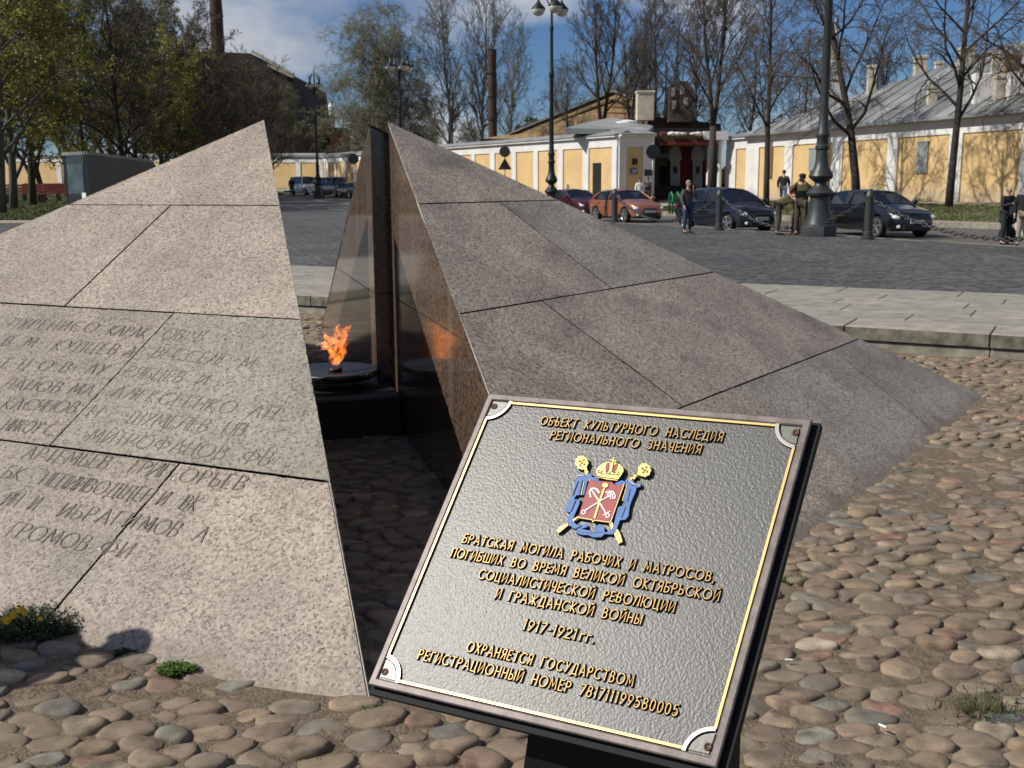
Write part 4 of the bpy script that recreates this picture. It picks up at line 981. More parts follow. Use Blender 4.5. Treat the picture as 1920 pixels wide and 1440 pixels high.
# ribbon (blue): left flank, right flank, bottom swag, loops
RIB = [
 [(470, 440), (520, 420), (640, 425), (665, 395), (695, 420), (700, 465), (660, 485), (640, 520), (600, 690), (560, 690), (500, 695), (470, 740), (545, 745), (540, 800), (470, 960), (455, 1030), (520, 1075), (630, 1060), (645, 1100), (520, 1140), (440, 1110), (395, 1050), (385, 990), (420, 915), (370, 905), (358, 860), (400, 760), (450, 690), (480, 510), (500, 500), (480, 470)],
 [(1130, 500), (1165, 470), (1230, 490), (1240, 530), (1290, 545), (1330, 545), (1325, 590), (1270, 600), (1265, 640), (1205, 780), (1185, 850), (1170, 960), (1130, 1010), (1060, 1015), (1020, 1130), (960, 1200), (860, 1195), (850, 1170), (940, 1150), (970, 1090), (1000, 960), (1030, 850), (1060, 830), (1130, 830), (1110, 780), (1085, 770), (1130, 620)],
 [(500, 1140), (560, 1125), (640, 1140), (700, 1160), (760, 1130), (740, 1090), (830, 1080), (860, 1110), (870, 1195), (820, 1235), (720, 1240), (650, 1210), (560, 1205), (495, 1180)],
 [(665, 470), (700, 455), (750, 465), (775, 500), (810, 505), (800, 530), (760, 535), (720, 505), (680, 495)],
 [(985, 540), (1040, 515), (1080, 500), (1140, 520), (1135, 545), (1075, 550), (1060, 575), (1020, 575)]]
for k, pts in enumerate(RIB): emb('ribbon', pts, 0, .0052 + .0006 * (k % 3), M['blue'], DK)
for pts in ([(520, 520), (455, 690)], [(575, 510), (540, 680)], [(490, 760), (430, 900)], [(1190, 620), (1155, 770)], [(1130, 850), (1080, 980)], [(530, 1165), (690, 1185), (830, 1165)], [(560, 1090), (500, 1120)], [(1215, 560), (1290, 575)]):
    stroke('ribbon_crease', pts, .0011, .005, .0068, DK)
for pts in ([(600, 440), (520, 445), (490, 480)], [(1165, 490), (1240, 560), (1315, 575)], [(560, 690), (600, 520)], [(1090, 765), (1150, 560)]):
    stroke('ribbon_edge', pts, .0008, .005, .0067, M['crown'])
# shield
emb('shield', [(670, 490), (735, 505), (760, 530), (800, 530), (815, 510), (960, 525), (985, 555), (1020, 570), (1060, 570), (1080, 548), (1115, 550), (940, 1048), (740, 1020), (715, 1040), (700, 1012), (522, 985)], 0, .0070, M['shield'], DK)
stroke('shield_edge', [(522, 985), (700, 1012), (715, 1040), (740, 1020), (940, 1048), (1115, 550)], .0009, .006, .0075, M['crown'])
# crown
emb('crown', [(780, 485), (755, 400), (775, 350), (830, 300), (890, 275), (940, 280), (1000, 280), (1060, 300), (1105, 345), (1115, 390), (1080, 450), (1030, 520), (900, 505), (800, 480)], .0, .0088, M['crown'], DK)
emb('crown_cap', [(880, 400), (875, 340), (900, 285), (935, 290), (930, 360), (905, 415)], .0085, .0095, M['shield'])
emb('crown_cap', [(965, 400), (985, 320), (1030, 290), (1045, 310), (1020, 380), (985, 425)], .0085, .0095, M['shield'])
stroke('crown_cross', [(955, 400), (985, 235)], .0024, .008, .0105, M['crown'], side=DK); stroke('crown_cross', [(950, 258), (1015, 272)], .0022, .008, .0105, M['crown'], side=DK)
for c in ((800, 400), (840, 410), (905, 415), (945, 425), (1000, 430), (1045, 430)):
    stroke('crown_ornament', [(c[0] + 17 * cos(a), c[1] + 17 * sin(a)) for a in [radians(30 + 45 * i) for i in range(7)]], .0010, .0085, .0094, DK)
stroke('crown_band', [(780, 462), (880, 480), (1035, 500)], .0010, .0085, .0096, DK)
# charges on the shield
h0_, h1_ = .0066, .0084
stroke('anchor_shank', [(705, 640), (795, 780), (890, 945)], .0022, h0_, h1_, M['white_e'])
stroke('anchor_fluke', [(688, 720), (672, 665), (690, 620), (730, 612), (770, 630), (795, 668)], .0030, h0_, h1_, M['white_e'])
stroke('anchor_ring', [(905 + 24 * cos(radians(a)), 962 + 24 * sin(radians(a))) for a in range(0, 361, 30)], .0017, h0_, h1_, M['white_e'])
stroke('anchor_stock', [(850, 955), (890, 935), (935, 910)], .0018, h0_, h1_, M['white_e'])
stroke('grapnel_shank', [(955, 695), (795, 785), (620, 895)], .0022, h0_, h1_ + .0002, M['white_e'])
stroke('grapnel_ring', [(597 + 25 * cos(radians(a)), 918 + 25 * sin(radians(a))) for a in range(0, 361, 30)], .0017, h0_, h1_, M['white_e'])
for pts in ([(880, 665), (930, 650), (975, 655), (1005, 710), (995, 745)], [(900, 690), (935, 665), (965, 690), (975, 745)], [(905, 705), (935, 700), (945, 745)]): stroke('grapnel_hook', pts, .0020, h0_, h1_, M['white_e'])
stroke('sceptre_charge', [(860, 620), (810, 760), (740, 990)], .0030, h0_, h1_ + .0004, M['crown'])
emb('sceptre_charge_head', blob((875, 575), (42, 34), 14, .12, 0, 5), h0_, h1_ + .0006, M['crown'])
# stand: flared black head, post and foot plate
def ga(a, b_, h): return PL(a, b_, h)
mb = MB(); cA, cB = WPL * .5, HPL * .52
top = [PL(cA + dx, cB + dy, -.030) for dx, dy in ((-.12, -.10), (.24, -.10), (.24, .225), (-.02, .225))]
cb_ = base + Vector((0, 0, .55)); az_ = atan2(PU.y, PU.x)
Rz = Matrix.Rotation(az_, 3, 'Z'); low = [cb_ + Rz @ Vector(p) for p in ((-.13, .10, 0), (.21, .10, 0), (.21, -.13, 0), (-.13, -.13, 0))]
mb.add(top + low, [(0, 1, 2, 3), (7, 6, 5, 4)] + [(i, (i + 1) % 4, 4 + (i + 1) % 4, 4 + i) for i in range(4)]); mb.build('stand_head', M['blackm'], pst, fixn=True)
mb = MB(); mb.bbox(base + Rz @ Vector((.04, -.015, .275)), (.17, .115, .275), .006, az_); mb.build('post', M['blackm'], pst)
mb = MB(); mb.bbox(base + Vector((0, 0, .015)), (.24, .18, .012), .004, az_); mb.build('foot_plate', M['blackm'], pst)
# ================================================================== NAMES on the left granite face: flat strokes coloured as the shade of grooves
NAMES = [('ПУРЕНИСО', (12, 614), (175, 623)), ('КАРАК', (197, 628), (268, 634)), ('ОВ В', (300, 636), (375, 641)), ('ВМ', (0, 648), (58, 652)), ('КУПЦЕВ', (95, 656), (212, 665)), ('А', (228, 668), (242, 670)), ('ВЕССЕЛЕ М', (282, 670), (468, 693)),
         ('ЕЦОВ', (0, 689), (122, 698)), ('АУ', (155, 700), (190, 704)), ('РЯБЦЕВ И', (228, 706), (380, 724)), ('ЛАНОВ', (0, 728), (105, 737)), ('МА', (124, 738), (165, 743)), ('АЛЕКСЕЕНКО АП', (205, 744), (508, 788)),
         ('КАСЯНОВ', (0, 766), (136, 775)), ('Н', (160, 781), (188, 785)), ('ШУМЕЛЕВ НВ', (235, 794), (452, 819)), ('НИКОУ', (0, 806), (66, 813)), ('СГ', (76, 815), (118, 820)), ('МИТРОФАНОВ ФВ', (160, 827), (500, 874)),
         ('АРТЕМЬЕВ', (38, 859), (195, 880)), ('ГРИГ', (238, 886), (308, 897)), ('ОРЬЕВ', (330, 902), (452, 920)), ('БК', (0, 895), (32, 901)), ('НЕПИЙВОДЩЕН', (70, 908), (275, 943)), ('И ВК', (290, 946), (362, 959)), ('ИН И', (0, 947), (60, 957)), ('ИБРАГИ', (105, 968), (245, 991)), ('МОВ А', (255, 994), (378, 1018)),
         ('ГРОМОВ', (10, 1004), (155, 1034)), ('ФИ', (180, 1038), (235, 1047))]
zl = {}
for sl_ in slL: zl[sl_[0]] = sl_
def slab_of(p2):
    for o_, q2, *_r in slL:
        n = len(q2); s_ = [((q2[(i + 1) % n][0] - q2[i][0]) * (p2[1] - q2[i][1]) - (q2[(i + 1) % n][1] - q2[i][1]) * (p2[0] - q2[i][0])) for i in range(n)]
        if all(v >= 0 for v in s_) or all(v <= 0 for v in s_): return o_
    return slL[0][0]
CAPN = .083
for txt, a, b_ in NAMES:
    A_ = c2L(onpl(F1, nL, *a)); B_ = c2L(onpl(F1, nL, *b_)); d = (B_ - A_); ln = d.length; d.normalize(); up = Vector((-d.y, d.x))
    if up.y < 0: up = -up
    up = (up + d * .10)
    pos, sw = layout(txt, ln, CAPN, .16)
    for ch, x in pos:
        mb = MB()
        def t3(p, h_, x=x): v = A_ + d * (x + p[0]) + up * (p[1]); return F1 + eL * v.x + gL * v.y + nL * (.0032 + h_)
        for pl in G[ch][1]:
            # flat stroke: thick on verticals, hairline elsewhere
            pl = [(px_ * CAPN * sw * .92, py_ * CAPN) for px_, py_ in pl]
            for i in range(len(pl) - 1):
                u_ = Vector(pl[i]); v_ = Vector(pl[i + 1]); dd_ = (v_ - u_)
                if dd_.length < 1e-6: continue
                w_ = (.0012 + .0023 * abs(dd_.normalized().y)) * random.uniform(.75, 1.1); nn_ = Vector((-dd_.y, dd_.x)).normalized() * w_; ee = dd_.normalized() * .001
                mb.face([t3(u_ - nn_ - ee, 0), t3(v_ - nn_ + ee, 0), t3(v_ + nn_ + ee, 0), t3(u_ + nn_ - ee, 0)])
        mid = A_ + d * x; mb.build('groove_shade_letter', M['groove_shade'], slab_of(mid))
# ================================================================== WALLS AND BUILDINGS
def V2(a, b, t): return Vector((a[0] + (b[0] - a[0]) * t, a[1] + (b[1] - a[1]) * t))
def wall_run(root, A, B, zb, zt, piers, cor=.75, out=None, yellow=None, roofm=None, depth=.5, pw_proud=.10, lip=.22, roofw=.9):
    """boundary wall from A to B (2D). piers = [(t0,t1)] white; panels between are yellow, each its own part"""
    A = Vector(A); B = Vector(B); d = (B - A); Lg = d.length; e = d / Lg; n = Vector((e.y, -e.x))
    if n.dot(-(A + B) / 2) < 0: n = -n            # toward the viewer's side
    def z0(t): return zb[0] + (zb[1] - zb[0]) * t
    def z1(t): return zt[0] + (zt[1] - zt[0]) * t
    def P(t, o, z): q = A + e * (Lg * t) + n * o; return Vector((q.x, q.y, z))
    def quadbox(name, t0, t1, o0, o1, za, zb_, m):
        mb = MB(); a0, a1 = P(t0, o0, 0), P(t1, o0, 0); b0, b1 = P(t0, o1, 0), P(t1, o1, 0)
        V = [(a0.x, a0.y, za(t0)), (a1.x, a1.y, za(t1)), (b1.x, b1.y, za(t1)), (b0.x, b0.y, za(t0)), (a0.x, a0.y, zb_(t0)), (a1.x, a1.y, zb_(t1)), (b1.x, b1.y, zb_(t1)), (b0.x, b0.y, zb_(t0))]
        mb.add(V, [(3, 2, 1, 0), (4, 5, 6, 7), (0, 1, 5, 4), (1, 2, 6, 5), (2, 3, 7, 6), (3, 0, 4, 7)]); return mb.build(name, m, root, fixn=True)
    ztc = lambda t: z1(t) - cor
    quadbox('wall_core', 0, 1, -depth, -.02, lambda t: z0(t) - .5, lambda t: z1(t) - .1, M['white_wall'])
    prev = 0
    for (p0, p1) in piers:
        if p0 - prev > .002:
            quadbox('yellow_panel', prev, p0, -.02, .03, lambda t: z0(t) - .3, ztc, M['yellow'])
        quadbox('white_pilaster', p0, p1, -.02, .03 + pw_proud, lambda t: z0(t) - .3, ztc, M['white_wall']); prev = p1
    if prev < .998: quadbox('yellow_panel', prev, 1, -.02, .03, lambda t: z0(t) - .3, ztc, M['yellow'])
    quadbox('frieze', 0, 1, -.02, .10, lambda t: z1(t) - cor, lambda t: z1(t) - lip - .12, M['white_wall'])
    quadbox('cornice', 0, 1, -.02, .30, lambda t: z1(t) - lip - .12, lambda t: z1(t) - lip, M['white_wall'])
    mb = MB(); ra, rb = P(0, .36, z1(0) - lip), P(1, .36, z1(1) - lip); rc, rd = P(1, -roofw, z1(1) + .08), P(0, -roofw, z1(0) + .08)
    mb.prism([ra, rb, rc, rd], (0, 0, .05)); mb.build('tin_capping', roofm or M['roof_l'], root, fixn=True)
    return P, n, e
LW0, LW1 = Vector((6.9, 70.0)), Vector((-22.3, 129.5))
lw = thing('boundary_wall', 'long yellow wall with white pilasters running away left from the gateway', 'wall', (LW0.x, LW0.y, .9))
prs = []
for a, b_ in ((1053, 1048), (1003, 1011), (962, 970), (921, 930), (887, 893), (852, 858), (822, 827), (794, 799), (768, 772), (744, 748), (722, 726), (702, 706), (683, 686), (666, 669), (646, 650), (630, 633), (611, 618)):
    x0, x1 = min(a, b_), max(a, b_)
    prs.append((online(x1, LW0, LW1), online(x0, LW0, LW1)))
prs = [(online(1106, LW0, LW1), online(1095, LW0, LW1)), (online(1058, LW0, LW1), online(1048, LW0, LW1))] + prs[1:]
prs = [(0, online(1150, LW0, LW1))] + [(max(0, a), min(1, b_)) for a, b_ in prs]
prs.sort(); prs = [p for i, p in enumerate(prs) if i == 0 or p[0] > prs[i - 1][1]]
Pw, nw, ew = wall_run(lw, LW0, LW1, (.85, 1.7), (5.17, 5.55), prs, cor=.95)
# dark doorway in the wall
t0, t1 = online(1128, LW0, LW1), online(1113, LW0, LW1)
mb = MB(); a, b_ = Pw(t0, .05, 0), Pw(t1, .05, 0)
mb.prism([Vector((a.x, a.y, .9)), Vector((b_.x, b_.y, .9)), Vector((b_.x, b_.y, 3.25)), Vector((a.x, a.y, 3.25))], Vector((nw.x, nw.y, 0)) * .03); mb.build('door', M['trim'], lw, fixn=True)
mb = MB(); q = Pw(online(1067, LW0, LW1), .08, 1.7); mb.box(q, (.10, .05, .16)); mb.build('meter_box', M['grey_board'], lw)
# frontal stretch of wall far left
LX1 = Vector((-72, 150.0))
lx = thing('boundary_wall', 'distant yellow wall with wide panels behind the parked off-roaders and park trees', 'wall', (LW1.x, LW1.y, 1.6))
p2 = [(0, .012)]
for x in (561, 505, 449, 393, 337, 281, 225, 169, 113, 57, 1, -55):
    t = online(x + 4, LW1, LX1); t_ = online(x - 4, LW1, LX1)
    if t < 1: p2.append((t, min(1, t_)))
wall_run(lx, LW1, LX1, (1.9, 1.9), (5.6, 6.4), p2, cor=1.0)
# gate end piece : white corner, yellow panel with blue plaque
GW1 = Vector((9.35, 71.5))
gw = thing('gate_lodge_wall', 'white and yellow end of the wall beside the dark gateway, with a blue plaque', 'wall', (GW1.x, GW1.y, .9))
tA, tB = online(1172, LW0, GW1), online(1203, LW0, GW1)
Pg, ng, eg = wall_run(gw, LW0, GW1, (.85, .85), (5.2, 5.25), [(0, tA), (tB, 1)], cor=1.0)
for nm, x, y, w_, h_, m_ in (('blue_plaque', 1187, 321, .28, .19, 'blue_sign'), ('wall_lantern', 1188, 303, .14, .2, 'dark_metal')):
    t = online(x, LW0, GW1); q = Pg(t, .1, 0); q.z = atY(x, y, q.y).z; mb = MB(); mb.bbox(q, (w_, .04 if nm == 'blue_plaque' else .14, h_), .01, atan2(eg.y, eg.x)); o_ = mb.build(nm, M[m_], gw)
    if nm == 'blue_plaque':
        mb = MB()
        for k in range(2): mb.box(q + Vector((ng.x, ng.y, 0)) * .05 + Vector((0, 0, .06 - k * .12)), (.17, .006, .018), atan2(eg.y, eg.x))
        mb.build('faded_text_line', M['white_paint'], o_)
# lean-to roof and white drum above the lodge
lr = thing('gate_lodge', 'small grey tin roof with a pale square chimney above the gate lodge', 'roof', (7.5, 76, 4.8))
c = atY(1150, 243, 74); mb = MB()
pts = [atY(1060, 240, 73), atY(1216, 244, 73), atY(1225, 236, 79), atY(1150, 219, 84), atY(1090, 232, 82)]
mb.prism(pts, (0, 0, -.35)); mb.build('tin_sheet', M['roof_l'], lr, fixn=True)
q = atY(1176, 226, 80); mb = MB(); mb.lathe([(.8, -.6), (.8, .0), (.9, .05), (.85, .25), (.2, .4)], (q.x, q.y, q.z - .35), 8); mb.build('dormer', M['white_wall'], lr)
q = atY(1209, 200, 80); mb = MB(); mb.bbox(q, (.62, .5, 1.0), .04); mb.bbox(q + Vector((0, 0, 1.02)), (.68, .56, .08), .02); mb.build('chimney', M['chim'], lr)
# ---------------------------------------------------------------- gateway : dark recess with stalls
gt = thing('gateway', 'dark gateway opening with red fascia and pale arched panels between the yellow walls', 'gate', (11.5, 79, .9))
def gq(name, x0, y0, x1, y1, Y, d, m, par=gt, Y1=None):
    Y1 = Y1 or Y; a = atY(x0, y1, Y); b_ = atY(x1, y1, Y1); c_ = atY(x1, y0, Y1); d_ = atY(x0, y0, Y)
    mb = MB(); mb.prism([a, b_, c_, d_], (0, d, 0)); return mb.build(name, M[m], par, fixn=True)
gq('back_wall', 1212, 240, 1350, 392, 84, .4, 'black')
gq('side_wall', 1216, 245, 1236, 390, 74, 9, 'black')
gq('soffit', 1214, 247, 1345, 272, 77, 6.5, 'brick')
gq('red_fascia', 1253, 266, 1332, 271, 76.6, .2, 'red')
gq('fascia_board', 1240, 250, 1332, 266, 76.7, .25, 'chim_r')
gq('red_curtain', 1276, 275, 1297, 352, 80, .2, 'darkred')
gq('red_curtain', 1320, 300, 1330, 352, 80, .2, 'darkred')
for x in (1266, 1308):
    mb = MB(); P_ = []
    for px, py in ((-9, 372), (-9, 302), (-12, 300), (-12, 290), (-9, 280), (0, 271), (9, 280), (12, 290), (12, 300), (9, 302), (9, 372)): P_.append(atY(x + px, py, 79))
    mb.prism(P_, (0, .3, 0)); ar_ = mb.build('arched_panel', M['grey_board'], gt, fixn=True)
    gq('dark_window', x - 3, 312, x + 4, 325, 78.95, .06, 'black', ar_)
gq('gold_icon', 1233, 296, 1251, 312, 80, .2, 'brick_y')
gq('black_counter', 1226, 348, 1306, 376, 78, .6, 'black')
for x in (1226, 1237, 1246): gq('hanging_goods', x, 262, x + 8, 288, 78.5, .4, 'chim_r' if x != 1237 else 'black')
for x in (1258, 1270, 1284, 1300, 1312):
    q = atY(x, 251, 76.4); mb = MB(); q.x += random.uniform(-.2, .2); mb.ell(q, (.34, .25, random.uniform(.10, .17)), 7, 4); mb.build('parapet_ornament', M['white_wall'], gt, smooth=True)
for k, (x, w) in enumerate(((1328, .20), (1347, .16))):
    b0 = atY(x, 376, 77); q = atY(x, 262, 77); mb = MB(); mb.lathe([(w * 1.2, 0), (w * 1.2, .2), (w, .3), (w * .88, q.z - b0.z - .3), (w * 1.25, q.z - b0.z - .15), (w * 1.3, q.z - b0.z)], b0, 14); mb.build('column', M['white_wall'], gt, smooth=True)
mb = MB(); mb.prism([atY(1320, 262, 76.5), atY(1366, 262, 76.5), atY(1366, 246, 76.5), atY(1320, 246, 76.5)], (0, 1, 0)); mb.build('entablature', M['white_wall'], gt, fixn=True)
# ---------------------------------------------------------------- long yellow building with tin roof
RW0, RW1 = Vector((15.4, 77.5)), Vector((32.5, 41.0))
rb = thing('long_yellow_building', 'low yellow building with white pilasters, grey tin roof and many chimneys at the right', 'building', (RW0.x, RW0.y, .8))
pp = [(1362, 1381), (1400, 1424), (1472, 1487), (1560, 1580), (1664, 1683), (1779, 1803), (1914, 1940), (2060, 2090)]
prr = [(max(0, online(a, RW0, RW1)), min(1, online(b_, RW0, RW1))) for a, b_ in pp]
Pr, nr, er = wall_run(rb, RW0, RW1, (.9, .82), (5.15, 5.55), prr, cor=.92, depth=1.0, lip=.15, roofw=.5, roofm=M['roof'])
for x, y0, y1, m_, nm in ((1729, 268, 325, 'grey_board', 'grey_shutter'), (1526, 280, 320, 'grey_board', 'grey_shutter'), (1443, 268, 334, 'brown_board', 'brown_shutter'), (1362, 344, 372, 'dark_metal', 'dark_box')):
    t = online(x, RW0, RW1); q = Pr(t, .07, 0); za, zb_ = atY(x, y1, q.y).z, atY(x, y0, q.y).z
    mb = MB(); hw = 9 if x < 1500 else 13; w_ = hw * q.y / FPX
    mb.bbox(Vector((q.x, q.y, (za + zb_) / 2)), (w_, .045, (zb_ - za) / 2), .01, atan2(er.y, er.x)); o_ = mb.build(nm, M[m_], rb)
    if 'shutter' in nm:
        mb = MB(); mb.bbox(Vector((q.x, q.y, zb_ + .06)) , (w_ + .06, .07, .05), .01, atan2(er.y, er.x)); mb.build('lintel', M[m_], o_)
        mb = MB()
        for k in (-1, 0, 1): mb.box(Vector((q.x, q.y, (za + zb_) / 2)) + Vector((nr.x, nr.y, 0)) * .05 + Vector((er.x, er.y, 0)) * w_ * .5 * k, (.012, .012, (zb_ - za) / 2 - .03), atan2(er.y, er.x))
        mb.build('batten', M[m_], o_)
# roof: seamed tin sheets, each strip a part
RD = 9.0; RH = 4.7
def rp(t, v):   # v 0 eave .. 1 ridge
    z = (5.15 + .40 * t) + .03; q = Pr(t, .42 - RD * v, z + RH * v); return q
tr0 = online(1400, RW0, RW1); ns_ = 34
for k in range(ns_):
    ta, tb = tr0 + (1.0 - tr0) * k / ns_, tr0 + (1.0 - tr0) * (k + 1) / ns_
    def vmax(t):  # hip at the left end
        return min(1, max(0.02, (t - tr0) / .34)) if t < tr0 + .34 else 1
    va_, vb_ = vmax(ta), vmax(tb)
    mb = MB(); q = [rp(ta, 0), rp(tb, 0), rp(tb, vb_), rp(ta, va_)]
    mb.prism(q, (0, 0, -.12)); mb.tube([rp(ta, 0) + Vector((0, 0, .03)), rp(ta, va_) + Vector((0, 0, .03))], .035, 4)
    mb.build('tin_roof_sheet', M['roof'] if k % 5 else M['roof_l'], rb, fixn=True)
mb = MB(); q = [rp(tr0, 0), rp(tr0 + .34, 1), Pr(tr0 + .34, .42 - 2 * RD, 5.2), Pr(tr0, .42 - 1.2 * RD, 5.2)]; mb.prism(q, (0, 0, -.12)); mb.build('hip_end', M['roof'], rb, fixn=True)
mb = MB(); q = [rp(1, 0), rp(1, 1), Pr(1, .42 - 2 * RD, 5.6)]; mb.prism(q, (er.x * .3, er.y * .3, 0)); mb.build('gable_wall', M['white_wall'], rb, fixn=True)
mb = MB(); mb.tube([Pr(tr0, .5, 5.02 + .40 * tr0), Pr(1, .5, 5.42)], .09, 8); mb.build('gutter', M['roof'], rb, smooth=True)
for x0, x1, y0, y1, v, m_, nm in ((1624, 1645, 122, 196, .5, 'chim', 'chimney'), (1714, 1738, 104, 132, .95, 'chim', 'chimney'), (1752, 1768, 115, 135, .98, 'chim', 'chimney'), (1796, 1826, 88, 152, .8, 'chim', 'chimney'), (1737, 1758, 160, 214, .22, 'chim', 'chimney'),
                                  (1821, 1862, 138, 207, .2, 'white_wall', 'white_firewall'), (1853, 1874, 100, 200, .45, 'chim', 'chimney'), (1862, 1888, 140, 199, .2, 'chim', 'chimney'), (1878, 1912, 102, 190, .4, 'brick_y', 'chimney'), (1888, 1925, 135, 197, .2, 'white_wall', 'white_firewall')):
    t = online((x0 + x1) / 2, RW0, RW1); 
    for _ in range(4):
        q = Pr(t, .42 - RD * v, 0); r_ = ray((x0 + x1) / 2, y1); t += (r_.x / r_.y * q.y - q.x) / ((er.x) * (RW1 - RW0).length + 1e-6) / (1 + abs(er.y / er.x) * abs(r_.x / r_.y))
    Y = Pr(t, .42 - RD * v, 0).y; a, b_ = atY(x0, y1, Y), atY(x1, y0, Y); w_ = (b_.x - a.x) / 2; h_ = (b_.z - a.z) / 2 + .4; c = Vector(((a.x + b_.x) / 2, Y, b_.z - h_))
    mb = MB(); mb.bbox(c, (w_, w_ * .75, h_), .03, -.15)
    if nm == 'chimney': mb.bbox(c + Vector((0, 0, h_ - .12)), (w_ * 1.13, w_ * .9, .09), .02, -.15)
    ch_ = mb.build(nm, M[m_], rb)
# small tower spire far behind (pale) and the brick gable hall behind the left wall
tw = thing('white_belfry', 'slim pale tower top rising behind the tin roof beside the thick lamp post', 'tower', atY(1562, 170, 120))
q = atY(1562, 170, 120); mb = MB(); mb.bbox(Vector((q.x, q.y, q.z - 3)), (.9, .9, 6), .05); mb.build('shaft', M['white_wall'], tw)
mb = MB(); mb.lathe([(1.2, 2.9), (1.1, 3.3), (.5, 4.2), (.15, 7), (.03, 8.2)], q, 8); mb.build('spire', M['chim'], tw)
gY = lambda x: 100 + (1125 - x) * .085
gh = thing('brick_gable_hall', 'ochre brick hall with a low green trimmed gable behind the left wall', 'building', atY(1100, 260, 100))
G0 = [(905, 260), (962, 250), (1150, 175), (1214, 198), (1214, 262)]
mb = MB(); pts = [atY(x, y, gY(x)) for x, y in G0]; mb.prism(pts, (0, 18, 0)); mb.build('wall', M['brick_y'], gh, fixn=True)
def beam(mb, a, b_, w, h, dpt):
    d = (b_ - a).normalized(); u = Vector((-d.z, 0, d.x)); 
    if u.z < 0: u = -u
    mb.prism([a, b_, b_ + u * h, a + u * h], (0, dpt, 0))
mb = MB(); dk_ = thing('dark_shed', 'dark brown roofs with a weathered turret behind the gateway', 'building', atY(1280, 250, 92)); a, b_, c = atY(955, 252, gY(955) - .5), atY(1150, 172, gY(1150) - .5), atY(1222, 200, gY(1222) - .5); beam(mb, a, b_, 0, .35, 20); beam(mb, b_, c, 0, .35, 20); mb.build('roof_edge', M['roof'], gh, fixn=True)
mb = MB(); beam(mb, a + Vector((.5, -.1, -.55)), b_ + Vector((0, -.1, -.65)), 0, .22, .3); beam(mb, b_ + Vector((0, -.1, -.65)), c + Vector((0, -.1, -.65)), 0, .22, .3); mb.build('green_bargeboard', mat('mossy_green_board', (.10, .10, .035), .9, noise=(2, .3)), gh, fixn=True)
for y in range(0, 6):
    mb = MB(); x0 = 990 + 25 * y if y < 5 else 1120; yy = 244 - 11 * y; xa, xb = 1150 - (yy - 168) * 2.2, min(1212, 1150 + (yy - 168) * 2.6); a, b_ = atY(xa, yy, gY(xa) - .12), atY(xb, yy, gY(xb) - .12); mb.prism([a, b_, b_ + Vector((0, 0, .07)), a + Vector((0, 0, .07))], (0, .1, 0)); mb.build('brick_string_course', M['brick'], gh, fixn=True)
for px, py in ((1040, 246), (1085, 246), (1130, 246)):
    mb = MB(); q = atY(px, py, gY(px) - .1); mb.bbox(q, (.55, .25, 1.0), .03, -.65); w_ = mb.build('window', M['black'], gh)
    mb = MB(); mb.box(q + Vector((-.2, -.25, 0)), (.03, .02, 1.05)); mb.box(q + Vector((-.2, -.25, .3)), (.4, .02, .03)); mb.build('sash', M['chim'], w_)
def fq0(name, pts, Y, d, m):
    mb = MB(); mb.prism([atY(x, y, Y) for x, y in pts], (0, d, 0)); return mb.build(name, M[m], dk_, fixn=True)
fq0('roof_slope', [(1198, 262), (1222, 218), (1352, 232), (1352, 262)], 93, 6, 'chim_r')
fq0('turret', [(1254, 228), (1256, 160), (1268, 152), (1290, 152), (1302, 168), (1304, 228)], 92, 3, 'bark_g')
for x, y in ((1262, 172), (1280, 168), (1286, 190), (1264, 196)): fq0('pale_patch', [(x - 4, y + 9), (x + 3, y + 8), (x + 4, y - 8), (x - 3, y - 7)], 91.9, .08, 'chim')
# rusty roofed workshop left of the gable, behind
for nm, lab, x, y0, y1, r0, r1, Y, m_ in (('factory_chimney', 'tall dark brick chimney rising above the left trees', 414, -90, 260, 1.12, .70, 150, 'chim_r'), ('factory_chimney', 'shorter rusty brick chimney between the bare poplars', 924, 95, 262, .52, .45, 124, 'chim_r')):
    a, b_ = atY(x + (4 if x < 500 else 0), y1, Y), atY(x, y0, Y); st = thing(nm, lab, 'chimney', (a.x, a.y, 1)); h_ = b_.z - 1
    mb = MB(); prof = [(r0 * 1.15, 0), (r0, 2)] + [(r0 + (r1 - r0) * k / 12 + (.05 if k % 3 == 0 else 0), 2 + (h_ - 2.5) * k / 12) for k in range(1, 13)] + [(r1 * 1.15, h_ - .5), (r1 * 1.15, h_)]
    mb.lathe(prof, (a.x, a.y, 1), 20); mb.build('shaft', M[m_], st, smooth=False)
    for k in range(6):
        z = 3 + h_ * k / 6.2; mb = MB(); mb.lathe([(r0 + (r1 - r0) * k / 6 + .07, z), (r0 + (r1 - r0) * k / 6 + .07, z + .14)], (a.x, a.y, 1), 20, cap=False); mb.build('iron_band', M['dark_metal'], st)
# far industrial hall with arches + silos above the wall
ih = thing('arched_brick_building', 'reddish brick building with arched windows beyond the wall, left of the birch', 'building', atY(595, 290, 175))
def fq(par, name, x0, y0, x1, y1, Y, d, m): 
    mb = MB(); mb.prism([atY(x0, y1, Y), atY(x1, y1, Y), atY(x1, y0, Y), atY(x0, y0, Y)], (0, d, 0)); return mb.build(name, M[m] if isinstance(m, str) else m, par, fixn=True)
fq(ih, 'wall', 548, 243, 640, 300, 175, 10, 'brick'); fq(ih, 'eaves', 545, 239, 642, 243, 174.6, 11, 'roof')
for x in (566, 607):
    mb = MB(); mb.prism([atY(x + 12 * cos(radians(a)), 268 - 14 * sin(radians(a)), 174.8) for a in range(0, 181, 20)] + [atY(x - 12, 296, 174.8), atY(x + 12, 296, 174.8)], (0, .3, 0)); mb.build('arched_window', M['black'], ih, fixn=True)
sl_ = thing('silo_group', 'white storage silos on a dark frame far beyond the wall', 'silos', atY(600, 240, 260))
